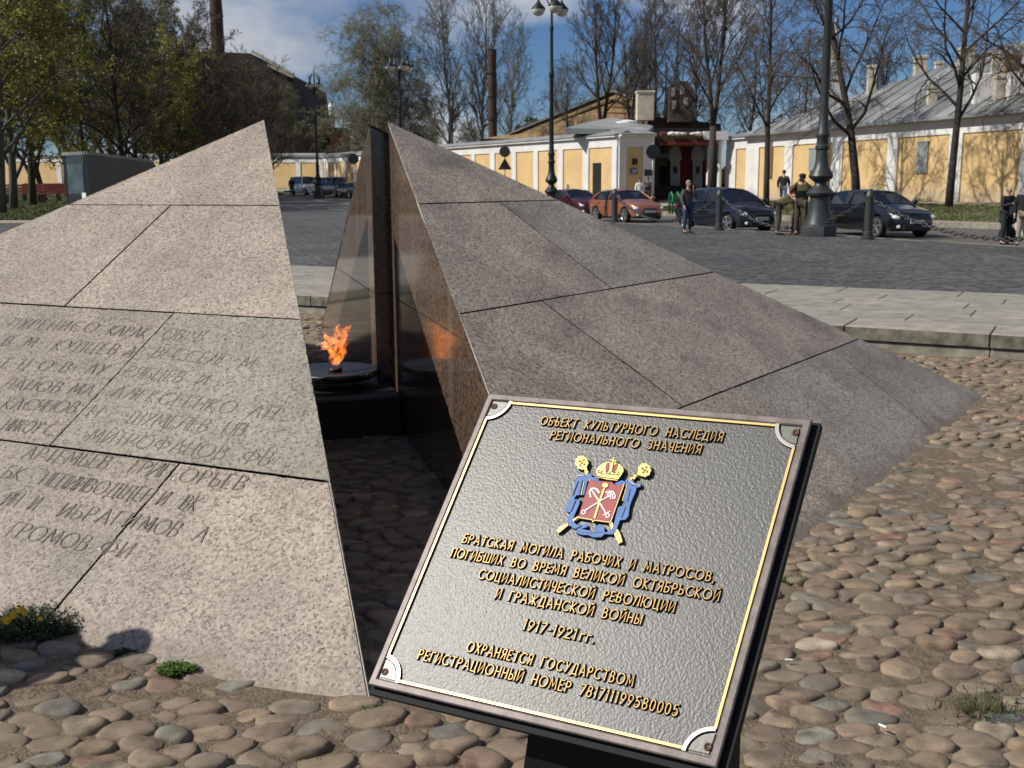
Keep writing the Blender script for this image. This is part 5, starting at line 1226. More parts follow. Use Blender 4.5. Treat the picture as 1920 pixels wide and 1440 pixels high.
for x in (574, 587, 609, 621):
    q = atY(x, 216, 260); mb = MB(); mb.lathe([(.85, 0), (.85, 1.9), (.5, 2.6), (.5, 3.0), (.7, 3.1), (.7, 3.3)], q, 10); mb.build('silo', M['white_paint'] if x != 574 else M['steel'], sl_)
    fq(sl_, 'frame', x - 7, 216, x + 6, 240, 260, 1, 'roof')
q = atY(602, 216, 260); mb = MB(); mb.lathe([(.25, 0), (.25, 3.6), (.5, 3.7), (.4, 4.1)], q, 8); mb.build('vent_pipe', M['steel'], sl_)
# big dark works hall behind the park trees
wk = thing('works_hall', 'large shaded brick works hall with pale roof edges behind the park trees', 'building', atY(420, 290, 165))
pts = [atY(x, y, 165) for x, y in ((250, 300), (250, 150), (345, 95), (470, 100), (548, 142), (556, 205), (556, 300))]
mb = MB(); mb.prism(pts, (0, 30, 0)); mb.build('wall', mat('sooty_brick', (.04, .034, .027), .95, noise=(.4, .4)), wk, fixn=True)
for (a, b_) in (((347, 96), (404, 140)), ((404, 140), (425, 150)), ((470, 98), (548, 142)), ((500, 124), (548, 146))):
    mb = MB(); beam(mb, atY(*a, 164.6), atY(*b_, 164.6), 0, .45, 1.2); mb.build('roof_edge', M['chim'], wk, fixn=True)
for i in range(5):
    for j in range(2): fq(wk, 'window', 300 + 48 * i, 175 + 50 * j, 318 + 48 * i, 205 + 50 * j, 164.7, .4, 'black')
# kiosk at left
kk = thing('glass_kiosk', 'dark glazed kiosk with a long grey side wall at the edge of the park', 'kiosk', (-22, 57, .3))
ka, kb = Vector((colY(128, 57), 57, 0)), Vector((colY(168, 55.5), 55.5, 0)); kc = Vector((colY(292, 74), 74, 0))
def kwall(name, a, b_, z0, z1, m, off=0, th=.08, par=kk):
    d = (b_ - a).normalized(); n = Vector((d.y, -d.x, 0)); 
    if n.y > 0: n = -n
    mb = MB(); mb.prism([a + n * off + Vector((0, 0, z0)), b_ + n * off + Vector((0, 0, z0)), b_ + n * off + Vector((0, 0, z1)), a + n * off + Vector((0, 0, z1))], n * th); return mb.build(name, m, par, fixn=True)
kg = mat('kiosk_grey_panel', (.045, .05, .048), .6, noise=(.3, .25)); zt_ = 3.62
kwall('glazing', ka, kb, .3, zt_ - .1, M['cglass'])
kwall('side_panel', kb, kc, .3, zt_ - .15, kg)
for q in (ka, kb, ka.lerp(kb, .9)):
    mb = MB(); mb.bbox(Vector((q.x, q.y - .08, 1.95)), (.055, .06, 1.66), .01); mb.build('post', M['grey_metal'], kk)
kwall('poster', ka.lerp(kb, .12), ka.lerp(kb, .86), 1.5, 3.0, mat('faded_poster', (.05, .075, .08), .4, noise=(1.2, .5)), .09, .02)
kwall('pale_notice', kb.lerp(ka, .06), kb.lerp(ka, .24), .6, 1.55, M['white_paint'], .12, .02); kwall('pale_notice', kb.lerp(kc, .012), kb.lerp(kc, .03), .8, 1.6, M['white_paint'], .1, .02)
mb = MB(); kd = ka + (kc - kb); mb.prism([v + Vector((0, 0, zt_)) for v in (ka + Vector((-.1, -.2, 0)), kb + Vector((.1, -.2, 0)), kc, kd)], (0, 0, -.16)); mb.build('roof', M['roof'], kk, fixn=True)
kwall('back_wall', kd, ka, .3, zt_ - .2, kg)
# park benches (brick-red planks) under the trees
def bench():
    r = thing('park_bench', 'x', 'bench')
    for k in range(4): mb = MB(); mb.bbox((0, -.02 + k * .12, .45), (1.1, .05, .02), .005); mb.build('seat_slat', M['bench'], r)
    for k in range(3): mb = MB(); mb.bbox((0, .46 + k * .03, .62 + k * .14), (1.1, .015, .055), .005); mb.build('back_slat', M['bench'], r)
    for s in (-1, 1): mb = MB(); mb.bbox((s * .9, .2, .22), (.04, .25, .22), .005); mb.tube([(s * .9, .42, .4), (s * .9, .54, 1.0)], .03, 6); mb.build('leg', M['dark_metal'], r)
    return r
M['bench'] = mat('brick_red_paint', (.20, .045, .03), .6, noise=(4, .3))
bn = bench(); BL_ = [(45, 84, 'leftmost red bench under the park trees'), (75, 90, 'red bench between the two dark park trunks'), (105, 86, 'red bench nearest the glazed kiosk')]
bcopies = [bn] + [copy_tree(bn) for _ in BL_[1:]]
for b_, (x, Y, lab) in zip(bcopies, BL_): X = colY(x, Y); place(b_, (X, Y, .3 + ramp(DS.x * X + DS.y * Y)), .1, 1.5); tag(b_, lab, 'bench', 'red park benches')
mb = MB(); mb.prism([atY(40, 362, 100), atY(126, 362, 100), atY(126, 347, 100), atY(40, 347, 100)], (0, .4, 0)); o_ = mb.build('low_brick_wall', M['bench'], None, fixn=True); tag(o_, 'low dark red wall along the back of the park lawn', 'wall', None, 'thing')

# ================================================================== STREET LAMPS
def lamp(name, H, label, px, Y, z, kind, rz=0, sc=1.0):
    q = Vector((colY(px, Y), Y, z)); r = thing(name, label, 'street lamp', (0, 0, 0), 'ornate iron street lamps round the square')
    mt = M['grey_metal'] if kind == 'near' else M['dark_metal']; s = sc
    mb = MB(); mb.lathe([(.42 * s, -.1), (.42 * s, .28), (.40 * s, .32), (.36 * s, .36)], (0, 0, 0), 8); mb.lathe([(.36 * s, .3), (.33 * s, .42), (.27 * s, .62), (.23 * s, .95), (.225 * s, 1.15), (.30 * s, 1.2), (.32 * s, 1.27), (.28 * s, 1.33), (.22 * s, 1.4), (.14 * s, 1.5), (.13 * s, 1.56)], (0, 0, 0), 20)
    mb.build('base', mt, r, smooth='auto')
    mb = MB(); prof = [(.12, 1.52), (.13, 1.58), (.26, 1.70), (.28, 1.76), (.25, 1.86), (.17, 2.0), (.14, 2.2), (.13, 2.5), (.16, 2.55), (.16, 2.62), (.13, 2.66), (.13, 2.85), (.155, 2.9), (.155, 2.97), (.12, 3.05), (.10, 3.5)]
    mb.lathe([(a * s, b_) for a, b_ in prof], (0, 0, 0), 20)
    mb.lathe([(a * s, b_) for a, b_ in ((.10, 3.5), (.085, H * .62), (.115, H * .625), (.125, H * .635), (.115, H * .645), (.08, H * .655), (.065, H * .82), (.09, H * .825), (.09, H * .835), (.06, H * .845), (.045, H * .97), (.02, H))], (0, 0, 0), 14); mb.build('post', mt, r, smooth='auto')
    if kind == 'globe':
        zt = H * .955
        for a in (0, 120, 240):
            d = Vector((cos(radians(a + 25)), sin(radians(a + 25)), 0)); R_ = .62
            mb = MB(); mb.tube([Vector((0, 0, zt - .5)), d * .25 + Vector((0, 0, zt + .05)), d * .5 + Vector((0, 0, zt + .3)), d * R_ + Vector((0, 0, zt + .22)), d * R_ + Vector((0, 0, zt + .02))], .026, 6); am = mb.build('arm', mt, r, smooth=True)
            c = d * R_ + Vector((0, 0, zt - .35)); mb = MB(); mb.lathe([(.03, .36), (.07, .30), (.09, .24), (.20, .12), (.31, .0), (.32, -.05)], c, 16); mb.build('lamp_cap', mt, r, smooth=True)
            mb = MB(); mb.lathe([(.30, -.04), (.30, -.12), (.22, -.26), (.08, -.34), (.01, -.35)], c, 16); mb.build('globe', M['glass_lamp'], r, smooth=True)
    elif kind == 'crown':
        zt = H * .9
        for a in (20, 110, 200, 290):
            d = Vector((cos(radians(a)), sin(radians(a)), 0)); R_ = .62
            mb = MB(); mb.tube([Vector((0, 0, zt - .7)), d * .3 + Vector((0, 0, zt - .5)), d * R_ + Vector((0, 0, zt - .2)), d * (R_ * .9) + Vector((0, 0, zt + .35)), d * .25 + Vector((0, 0, zt + .75))], .035, 6); mb.build('arm', mt, r, smooth=True)
            c = d * R_ + Vector((0, 0, zt - .3)); mb = MB(); mb.lathe([(.40, .0), (.22, .12), (.08, .24), (.03, .75), (.0, .95)], c, 12); mb.build('lamp_cap', mt, r, smooth=True)
            mb = MB(); mb.lathe([(.36, 0), (.34, -.1), (.2, -.24), (.02, -.28)], c, 12); mb.build('globe', M['glass_lamp'], r, smooth=True)
    place(r, q, rz); return r
lamp('street_lamp', 11.5, 'nearest thick grey lamp post rising between the parked black cars, its lantern out of frame', 1538, 32.0, .27, 'near', 0, 1.28)
pn = thing('lamp_plinth', 'low brown stone block standing behind the thick lamp post', 'plinth', (colY(1527, 33.2), 33.2, .27)); mb = MB(); q = Vector((colY(1527, 33.2), 33.2, .6)); mb.bbox(q, (.62, .3, .38), .02, .05); mb.build('block', M['brown_board'], pn)
l2 = lamp('street_lamp', atY(1033, -22, 49.8).z - .27, 'tall dark lamp post with hanging globe lanterns behind the right granite wedge', 1034, 49.8, .27, 'globe', .3, 1.0)
lamp('street_lamp', atY(749, 84, 71).z - .29, 'dark lamp post with crown shaped lantern head in front of the green birch', 754, 71, .27, 'crown', .2, .95)
lamp('street_lamp', atY(588, 128, 105).z - .85, 'farthest dark crown headed lamp post between the parked off-roaders', 597, 105, .80, 'crown', .5, 1.25)
# ================================================================== ROAD SIGNS
def sign(px, Y, z, kind, label, top):
    q = Vector((colY(px, Y), Y, z)); r = thing('road_sign', label, 'sign', q); zt = atY(px, top, Y).z
    mb = MB(); mb.tube([q, Vector((q.x, q.y, zt))], .035, 8); mb.build('pole', M['steel'], r, smooth=True)
    R_ = .36
    def disc(cz, rr_, m): 
        mb = MB(); mb.lathe([(rr_, 0), (rr_, .02)], (q.x, q.y - .06, cz), 24, 'Y'); return mb.build('round_plate', m, r)
    if kind == 'tri':
        disc(zt - R_, R_, M['grey_metal']); c = zt - 2 * R_ - .42; mb = MB(); mb.prism([(q.x - .45, q.y - .05, c - .38), (q.x + .45, q.y - .05, c - .38), (q.x, q.y - .05, c + .4)], (0, .02, 0)); mb.build('triangular_plate', M['grey_metal'], r, fixn=True)
    else:
        disc(zt - R_ - .1, R_ * 1.05, M['dark_metal'])
        if kind == 'big': mb = MB(); mb.bbox((q.x - .25, q.y - .05, zt - 1.55), (.2, .015, .17), .004); mb.build('small_plate', M['dark_metal'], r)
    return r
sign(947, 72, .6, 'tri', 'road sign seen from behind, round plate above a triangle, before the yellow wall', 274)
sign(1223, 58, .3, 'big', 'dark round road sign on a steel pole at the gateway', 268)
sign(665, 80, .4, 'one', 'small round road sign on a thin pole at the edge of the back granite wedge', 286)
# ================================================================== BOLLARDS AND CHAINS
def bollard():
    r = thing('bollard', 'x', 'bollard'); mb = MB(); mb.lathe([(.20, 0), (.20, .06), (.16, .08), (.155, .18), (.135, .2), (.135, 1.0), (.15, 1.02), (.15, 1.06), (.135, 1.1), (.09, 1.19), (.03, 1.24), (.0, 1.245)], (0, 0, 0), 16); mb.build('post', M['grey_metal'], r, smooth='auto')
    for s in (-1, 1): mb = MB(); mb.tube([(s * .13, 0, 1.0), (s * .19, 0, 1.02), (s * .2, 0, .96), (s * .15, 0, .94)], .015, 6); mb.build('ring', M['dark_metal'], r)
    return r
BP = [(-3.2, 62.5), (0.2, 53.5), (colY(1153, 44.8), 44.8), (colY(1350, 36.6), 36.6), (colY(1632, 30.0), 30.0), (13.6, 22.2)]
b0 = bollard(); bl = ['bollard hidden behind the granite wedge, far along the chain', 'iron bollard in front of the lamp post with globe lanterns', 'dark iron bollard in front of the orange car', 'grey iron bollard in front of the black hatchback with lit headlamp', 'grey iron bollard in front of the black saloon', 'iron bollard beyond the right edge, by the bystanders']
bb = [b0] + [copy_tree(b0) for _ in BP[1:]]
for o_, (x, y), lab in zip(bb, BP, bl): place(o_, (x, y, .27), 1.98, (.9, .9, 1.12)); tag(o_, lab, 'bollard', 'iron bollards joined by chains')
for i in range(2, 5):
    a = Vector((*BP[i], 1.42)); b_ = Vector((*BP[i + 1], 1.42)); L_ = (b_ - a).length; n = int(L_ / .16); mb = MB()
    for k in range(n):
        t = (k + .5) / n; z = -.95 * (1 - (2 * t - 1) ** 2) ** 1.0; p = a.lerp(b_, t) + Vector((0, 0, z)); t2 = t + .4 / n; z2 = -.95 * (1 - (2 * t2 - 1) ** 2); d = (a.lerp(b_, t2) + Vector((0, 0, z2)) - p).normalized()
        sd_ = Vector((0, 0, 1)).cross(d).normalized() if k % 2 else d.cross(Vector((0, 0, 1)).cross(d)).normalized()
        mb.tube([p + d * (.10 * cos(an)) + sd_ * (.045 * sin(an)) for an in [2 * pi * q / 8 for q in range(9)]], .022, 4, False)
    o_ = mb.build('chain', M['grey_metal'], None, smooth=True); tag(o_, ['', '', 'sagging chain between the bollards before the orange car and black hatchback', 'sagging chain between the bollards before the black hatchback and black saloon', 'sagging chain running right from the black saloon to the bystanders'][i], 'chain', 'chains between the bollards')
# ================================================================== CARS
def lerp(a, b, t): return a + (b - a) * t
def interp(T, x):
    if x <= T[0][0]: return T[0][1]
    for (a, va), (b, vb) in zip(T, T[1:]):
        if x <= b: return va + (vb - va) * (x - a) / (b - a)
    return T[-1][1]
def car(kind, label, paint, cat='car'):
    r = thing('parked_car', label, cat)
    P = dict(sedan=dict(L=4.45, W=1.74, H=1.46, hood=.93, cowl=1.02, deck=1.03, ws=(.95, .25), rw=(-1.25, -1.75), nose=.72),
             hatch=dict(L=4.25, W=1.72, H=1.54, hood=.97, cowl=1.06, deck=1.06, ws=(1.15, .35), rw=(-1.45, -1.95), nose=.74),
             suv=dict(L=4.5, W=1.85, H=1.9, hood=1.12, cowl=1.16, deck=1.16, ws=(.85, .55), rw=(-2.0, -2.15), nose=1.02))[kind]
    L_, W_, H = P['L'], P['W'], P['H']; h = L_ / 2
    top = [(-h, P['deck'] - .22), (-h + .08, P['deck'] - .03), (P['rw'][1], P['deck']), (P['ws'][0], P['cowl']), (h - .75, P['hood'] - .02), (h - .3, P['hood'] - .1), (h - .08, P['nose']), (h, P['nose'] - .16)]
    wid = [(-h, W_ / 2 - .22), (-h + .12, W_ / 2 - .08), (-h + .5, W_ / 2), (h - .7, W_ / 2), (h - .3, W_ / 2 - .08), (h - .08, W_ / 2 - .2), (h, W_ / 2 - .34)]
    bot = [(-h, .42), (-h + .2, .24), (-h + .5, .2), (h - .5, .2), (h - .2, .22), (h, .32)]
    xs = [-h, -h + .04, -h + .12, -h + .3, -h + .55, -1.2, -.6, 0, .6, 1.1, h - .75, h - .5, h - .3, h - .16, h - .06, h]
    wheels = [(-h + .86), (h - .84)]; WR = .33 if kind != 'suv' else .37
    xs = sorted(set(xs + [w + d for w in wheels for d in (-.38, -.3, -.15, 0, .15, .3, .38)]))
    V = []; F = []; rows = 9
    for x in xs:
        zt, w, zb = interp(top, x), interp(wid, x), interp(bot, x)
        arch = max([0] + [sqrt(max(0, (WR + .06) ** 2 - (x - c) ** 2)) + WR - .02 for c in wheels if abs(x - c) < WR + .06])
        zb2 = max(zb, arch) if arch > 0 else zb
        mid = lerp(zb, zt, .55)
        sec = [(w * .80, zb if not arch else min(zb2, zt - .12)), (w * .97, zb2 + .02 if arch else zb + .06), (w, max(lerp(zb, mid, .5), zb2 + .04)), (w * 1.0, max(mid, zb2 + .06)), (w * .985, max(lerp(mid, zt, .6), zb2 + .07)), (w * .94, zt - .035), (w * .84, zt), (w * .5, zt + .025), (0, zt + .035)]
        row = [(x, y, z) for y, z in sec] + [(x, -y, z) for y, z in sec[-2::-1]]
        V += row
    n = 2 * rows - 1
    for i in range(len(xs) - 1):
        for j in range(n - 1): F.append((i * n + j, i * n + j + 1, (i + 1) * n + j + 1, (i + 1) * n + j))
    F.append(tuple(range(n))); F.append(tuple((len(xs) - 1) * n + j for j in range(n - 1, -1, -1)))
    mb = MB(); mb.add(V, F); mb.build('body', paint, r, smooth='auto')
    # underside
    mb = MB(); mb.box((0, 0, .3), (h - .25, W_ / 2 - .14, .1)); mb.build('underside', M['trim'], r)
    # cabin
    bx = [P['rw'][1], P['rw'][0], (P['rw'][0] + P['ws'][1]) / 2, P['ws'][1], P['ws'][0]]
    bel = W_ / 2 * .93; rf = W_ / 2 * .74; zr = H - .06
    belt = lambda x: interp(top, x) - .01
    V = []
    for x, zz, wr in ((P['rw'][1], None, bel), (P['rw'][0], zr, rf), ((P['rw'][0] + P['ws'][1]) / 2, H, rf * 1.02), (P['ws'][1], zr, rf), (P['ws'][0], None, bel)):
        if zz is None: V += [(x, bel * .97, belt(x)), (x, bel * .9, belt(x) + .02), (x, 0, belt(x) + .05 * (x > 0)), (x, -bel * .9, belt(x) + .02), (x, -bel * .97, belt(x))]
        else: V += [(x, bel, belt(x)), (x, wr, zz - .03), (x, 0, zz + .03), (x, -wr, zz - .03), (x, -bel, belt(x))]
    F = []
    for i in range(4):
        for j in range(4): F.append((i * 5 + j, i * 5 + j + 1, (i + 1) * 5 + j + 1, (i + 1) * 5 + j))
    mb = MB(); mb.add(V, F); mb.build('window_glass', M['cglass'], r, fixn=True)
    # roof skin + pillars
    mb = MB(); zz = .012; rows_ = [(P['rw'][0] - .02, zr), (P['rw'][0] + .2, zr + .035), ((P['rw'][0] + P['ws'][1]) / 2, H + .0), (P['ws'][1] - .15, zr + .035), (P['ws'][1] + .02, zr)]
    V = []
    for x, z_ in rows_: V += [(x, rf + .03, z_ - .06), (x, rf - .05, z_ + .0), (x, 0, z_ + .035 + zz), (x, -rf + .05, z_ + .0), (x, -rf - .03, z_ - .06)]
    mb.add(V, [(i * 5 + j, i * 5 + j + 1, (i + 1) * 5 + j + 1, (i + 1) * 5 + j) for i in range(4) for j in range(4)])
    for s in (-1, 1):
        pil = [((P['ws'][1], rf + .012), (P['ws'][0], bel + .005), .035), ((P['rw'][0], rf + .012), (P['rw'][1], bel + .005), .06), ((-.15, rf + .022), (-.2, bel + .012), .03)]
        if kind == 'suv': pil.append(((-1.05, rf + .02), (-1.1, bel + .012), .035))
        for (xa, ya), (xb, yb), w_ in pil: mb.tube([(xa, s * ya, zr - .04), ((xa + xb) / 2, s * (ya + yb) / 2 , (zr + belt(xb)) / 2), (xb, s * yb, belt(xb))], w_, 6)
    mb.build('roof_and_pillars', paint, r, smooth='auto')
    for c in wheels:
        for s in (-1, 1):
            y = s * (W_ / 2 - .10); mb = MB(); mb.lathe([(WR - .1, -.10), (WR - .02, -.105), (WR, -.08), (WR, .08), (WR - .02, .105), (WR - .1, .10)], (c, y, WR), 26, 'Y'); w_ = mb.build('wheel', M['tyre'], r, smooth='auto')
            mb = MB(); mb.lathe([(.03, .112 * s), (.06, .108 * s), (.07, .09 * s), (WR - .12, .085 * s), (WR - .09, .112 * s), (WR - .07, .108 * s)], (c, y, WR), 22, 'Y', cap=False)
            for k in range(5):
                a = 2 * pi * k / 5 + .3; mb.tube([(c + .04 * cos(a), y + s * .1, WR + .04 * sin(a)), (c + (WR - .1) * cos(a), y + s * .107, WR + (WR - .1) * sin(a))], .028, 5)
            mb.build('rim', M['rim'], w_, smooth='auto')
    hz = P['nose'] - .05
    for s in (-1, 1):
        yy = s * (interp(wid, h - .14) - .12)
        if kind == 'suv': mb = MB(); mb.lathe([(.0, .06), (.09, .05), (.12, .02), (.12, -.1)], (h - .0, s * .62, .86), 16, 'X')
        else: mb = MB(); R2_ = Matrix.Rotation(-s * .55, 3, 'Z') @ Matrix.Rotation(.25, 3, 'Y'); mb.ell((h - .20, yy, hz - .03), (.16, .21, .085), 12, 6, R2_)
        mb.build('headlight', M['lamp_c'], r, smooth=True)
        mb = MB(); mb.bbox((h - .10, s * (W_ / 2 - .34), .36), (.06, .12, .05), .02, -s * .4); mb.build('fog_lamp', M['lamp_c'], r)
        mb = MB(); mb.bbox((-h + .06, s * (W_ / 2 - .22), P['deck'] - .2), (.06, .14, .09), .03, s * .3); mb.build('tail_light', M['tail'], r)
        mb = MB(); mb.ell((P['ws'][0] - .12, s * (W_ / 2 + .09), P['cowl'] + .07), (.08, .11, .075), 10, 6); mb.tube([(P['ws'][0] - .1, s * (W_ / 2 - .05), P['cowl']), (P['ws'][0] - .12, s * (W_ / 2 + .05), P['cowl'] + .05)], .025, 5); mb.build('mirror', paint, r, smooth=True)
        for x in (-.05, -1.0):
            mb = MB(); mb.tube([(x - .08, s * (W_ / 2 + .008), .86), (x + .08, s * (W_ / 2 + .008), .87)], .016, 5); mb.build('door_handle', paint, r)
        for x in (P['ws'][0] - .18, -.2, -1.12):
            mb = MB(); mb.box((x, s * (W_ / 2 * .997), .62), (.006, .012, .27)); mb.build('door_seam', M['trim'], r)
    mb = MB(); mb.bbox((h - .02, 0, P['nose'] - .16), (.05, .34, .09), .03); mb.build('grille', M['trim'], r)
    mb = MB(); mb.bbox((h + .0, 0, .33), (.05, .5, .09), .03); mb.build('lower_grille', M['trim'], r)
    mb = MB(); mb.bbox((h + .045, 0, .50), (.012, .26, .057), .004); np_ = mb.build('number_plate', M['plate_no'], r)
    if kind == 'suv': mb = MB(); mb.lathe([(.0, -.12), (.33, -.12), (.37, 0), (.33, .1), (0, .1)], (-h - .12, .1, 1.0), 20, 'X'); mb.build('spare_wheel', M['tyre'], r, smooth='auto')
    return r
def cpaint(name, c, met=.4, rough=.3): return mat(name, c, rough, met, coat=1.0)
HD = atan2(-DS.y, -DS.x)   # nose toward the camera's right
zr_ = lambda x, y: .125 + ramp(DS.x * x + DS.y * y)
CARS = [('sedan', 'orange saloon parked third from the right behind a dark bollard', cpaint('orange_car_paint', (.40, .15, .075)), 1173, 50.5, 0),
        ('sedan', 'dark red saloon half hidden behind the lamp post with globe lanterns', cpaint('dark_red_car_paint', (.07, .008, .012)), 1078, 58.0, 0),
        ('hatch', 'black hatchback with a bright headlamp behind the man in a grey jacket', cpaint('black_blue_car_paint', (.006, .009, .018)), 1360, 39.2, .02),
        ('sedan', 'black saloon with silver wheels behind the thick lamp post', cpaint('black_car_paint', (.006, .007, .010)), 1638, 35.6, -.12),
        ('suv', 'white boxy off-roader left of the farthest lamp post', cpaint('white_car_paint', (.6, .6, .58), 0, .3), 576, 119, .25),
        ('suv', 'dark grey boxy off-roader with round headlamp, right of the farthest lamp post', cpaint('grey_car_paint', (.05, .055, .06)), 632, 112, .2),
        ('sedan', 'dark car just showing beside the back granite wedge', cpaint('charcoal_car_paint', (.015, .016, .018)), 662, 108, .1)]
for kind, lab, pnt, px, Y, dr in CARS:
    c = car(kind, lab, pnt); X = colY(px, Y, 400); place(c, (X, Y, zr_(X, Y)), HD + dr, 1.0 if kind != 'suv' else 1.05); tag(c, group='cars parked along the far side of the square')
# ================================================================== PEOPLE
def skin(name, m, parent, verts, edges, root=0, sub=2):
    """one continuous surface grown round a jointed skeleton"""
    me = bpy.data.meshes.new('sk'); me.from_pydata([v[:3] for v in verts], edges, []); o = bpy.data.objects.new('sk', me); COL.objects.link(o)
    md = o.modifiers.new('s', 'SKIN'); md.use_smooth_shade = True; md.branch_smoothing = .3
    sv = me.skin_vertices[0].data
    for i, v in enumerate(verts): rr_ = v[3] if hasattr(v[3], '__len__') else (v[3], v[3]); sv[i].radius = rr_; sv[i].use_root = (i == root)
    sb_ = o.modifiers.new('u', 'SUBSURF'); sb_.levels = sub; sb_.render_levels = sub
    dg = bpy.context.evaluated_depsgraph_get(); dg.update(); ev = o.evaluated_get(dg); nm = bpy.data.meshes.new_from_object(ev); nm.name = name
    bpy.data.objects.remove(o); bpy.data.meshes.remove(me); nm.materials.clear(); nm.materials.append(m)
    nm.polygons.foreach_set('use_smooth', [True] * len(nm.polygons))
    r = bpy.data.objects.new(name, nm); COL.objects.link(r); r.parent = parent; WO[r] = Vector((0, 0, 0)); return r
M['skin'] = mat('skin', (.48, .27, .19), .6); M['hair'] = mat('dark_hair', (.03, .02, .015), .8); M['hair_g'] = mat('grey_hair', (.25, .22, .19), .8)
def cloth(n, c): return mat(n, c, .9, noise=(14, .25))
def person(label, px, Y, z, rz, pose='stand', H=1.74, jacket=(.08, .08, .08), legs=(.03, .04, .07), hair='hair', bald=False, cap=None, group=None, X=None, coat_len=0, extra=None, name='person'):
    r = thing(name, label, 'person'); k = H / 1.75
    # facing -Y in local space; x to the figure's left is +x
    sh = .19
    if pose == 'bend':
        pel = (0, .06, .98); sp = (0, -.10, 1.12); ch = (0, -.38, 1.16); nk = (0, -.58, 1.10); hd = (0, -.70, 1.02)
        shl = [(s * sh, -.46, 1.13) for s in (1, -1)]; elb = [(s * .23, -.50, .84) for s in (1, -1)]; wr = [(.17, -.62, .60), (-.15, -.60, .58)]
    else:
        pel = (0, 0, .95); sp = (0, .01, 1.12); ch = (0, .0, 1.32); nk = (0, -.01, 1.50); hd = (0, -.03, 1.62)
        shl = [(s * sh, 0, 1.42) for s in (1, -1)]
        if pose == 'stand': elb = [(s * .25, .02, 1.14) for s in (1, -1)]; wr = [(s * .25, -.06, .90) for s in (1, -1)]
        if pose == 'phone': elb = [(.24, -.14, 1.20), (-.25, .0, 1.13)]; wr = [(.06, -.24, 1.46), (-.24, -.12, .92)]
        if pose == 'photo': elb = [(.30, -.20, 1.26), (-.30, -.20, 1.26)]; wr = [(.09, -.30, 1.55), (-.09, -.30, 1.55)]
        if pose == 'hold': elb = [(.25, -.06, 1.15), (-.25, -.06, 1.15)]; wr = [(.05, -.28, 1.20), (-.05, -.28, 1.24)]
    hip = [(s * .10, pel[1], .92) for s in (1, -1)]; kn = [(s * .11, pel[1] - .03, .50) for s in (1, -1)]; an = [(s * .12, pel[1] + .02, .09) for s in (1, -1)]; toe = [(s * .14, pel[1] - .16, .04) for s in (1, -1)]
    if pose == 'bend': kn = [(s * .11, .02, .50) for s in (1, -1)]
    if pose == 'walk': elb = [(.25, .1, 1.15), (-.25, -.06, 1.14)]; wr = [(.24, .12, .9), (-.24, -.2, .95)]; kn = [(.10, -.16, .52), (-.10, .06, .50)]; an = [(.10, -.28, .10), (-.10, .30, .14)]; toe = [(.11, -.46, .05), (-.11, .16, .04)]
    S_ = lambda p: tuple(c * k for c in p)
    hands = []
    hv = Vector(hd) - Vector(nk)
    verts = [(*S_(pel), .11 * k), (*S_(sp), .10 * k), (*S_(ch), .12 * k), (*S_(nk), .052 * k), (*S_(tuple(Vector(nk) + hv * .45)), .055 * k), (*S_(hd), (.082 * k, .098 * k)), (*S_(tuple(Vector(hd) + hv * .75)), (.07 * k, .085 * k))]
    edges = [(0, 1), (1, 2), (2, 3), (3, 4), (4, 5), (5, 6)]
    for s in (0, 1):
        b_ = len(verts); d_ = (Vector(wr[s]) - Vector(elb[s])).normalized()
        verts += [(*S_(shl[s]), .055 * k), (*S_(elb[s]), .042 * k), (*S_(wr[s]), .026 * k), (*S_(tuple(Vector(wr[s]) + d_ * .07)), (.034 * k, .02 * k)), (*S_(tuple(Vector(wr[s]) + d_ * .14)), (.026 * k, .013 * k))]
        edges += [(2, b_), (b_, b_ + 1), (b_ + 1, b_ + 2), (b_ + 2, b_ + 3), (b_ + 3, b_ + 4)]
        b_ = len(verts); verts += [(*S_(hip[s]), .085 * k), (*S_(kn[s]), .055 * k), (*S_(an[s]), .036 * k), (*S_(toe[s]), (.036 * k, .028 * k))]; edges += [(0, b_), (b_, b_ + 1), (b_ + 1, b_ + 2), (b_ + 2, b_ + 3)]
    body = skin('body', M['skin'], r, verts, edges)
    jm = cloth('jacket_cloth', jacket); lm = cloth('trouser_cloth', legs)
    # jacket
    jv = [(*S_((0, pel[1], .90 - coat_len)), (.205 * k, .165 * k)), (*S_(sp), (.19 * k, .155 * k)), (*S_(ch), (.205 * k, .15 * k)), (*S_(tuple(Vector(ch).lerp(Vector(nk), .75))), (.10 * k, .08 * k))]
    if pose == 'bend': jv[0] = (*S_((0, .08, .92)), (.17 * k, .15 * k))
    je = [(0, 1), (1, 2), (2, 3)]
    for s in (0, 1):
        b_ = len(jv); jv += [(*S_(shl[s]), .09 * k), (*S_(elb[s]), .075 * k), (*S_(tuple(Vector(elb[s]).lerp(Vector(wr[s]), .92))), .045 * k)]; je += [(2, b_), (b_, b_ + 1), (b_ + 1, b_ + 2)]
    skin('jacket', jm, r, jv, je, 1)
    tv = [(*S_((0, pel[1], .93)), (.15 * k, .12 * k))]; te = []
    for s in (0, 1):
        b_ = len(tv); tv += [(*S_(hip[s]), .105 * k), (*S_(kn[s]), .08 * k), (*S_(tuple(Vector(an[s]) + Vector((0, 0, .03)))), .058 * k)]; te += [(0, b_), (b_, b_ + 1), (b_ + 1, b_ + 2)]
    skin('trousers', lm, r, tv, te, 0)
    for s in (0, 1): skin('shoe', M['trim'], r, [(*S_(tuple(Vector(an[s]) + Vector((0, .04, -.03)))), (.045 * k, .05 * k)), (*S_(toe[s]), (.046 * k, .035 * k)), (*S_(tuple(Vector(toe[s]) + Vector((0, -.06, -.005)))), (.03 * k, .02 * k))], [(0, 1), (1, 2)], 0)
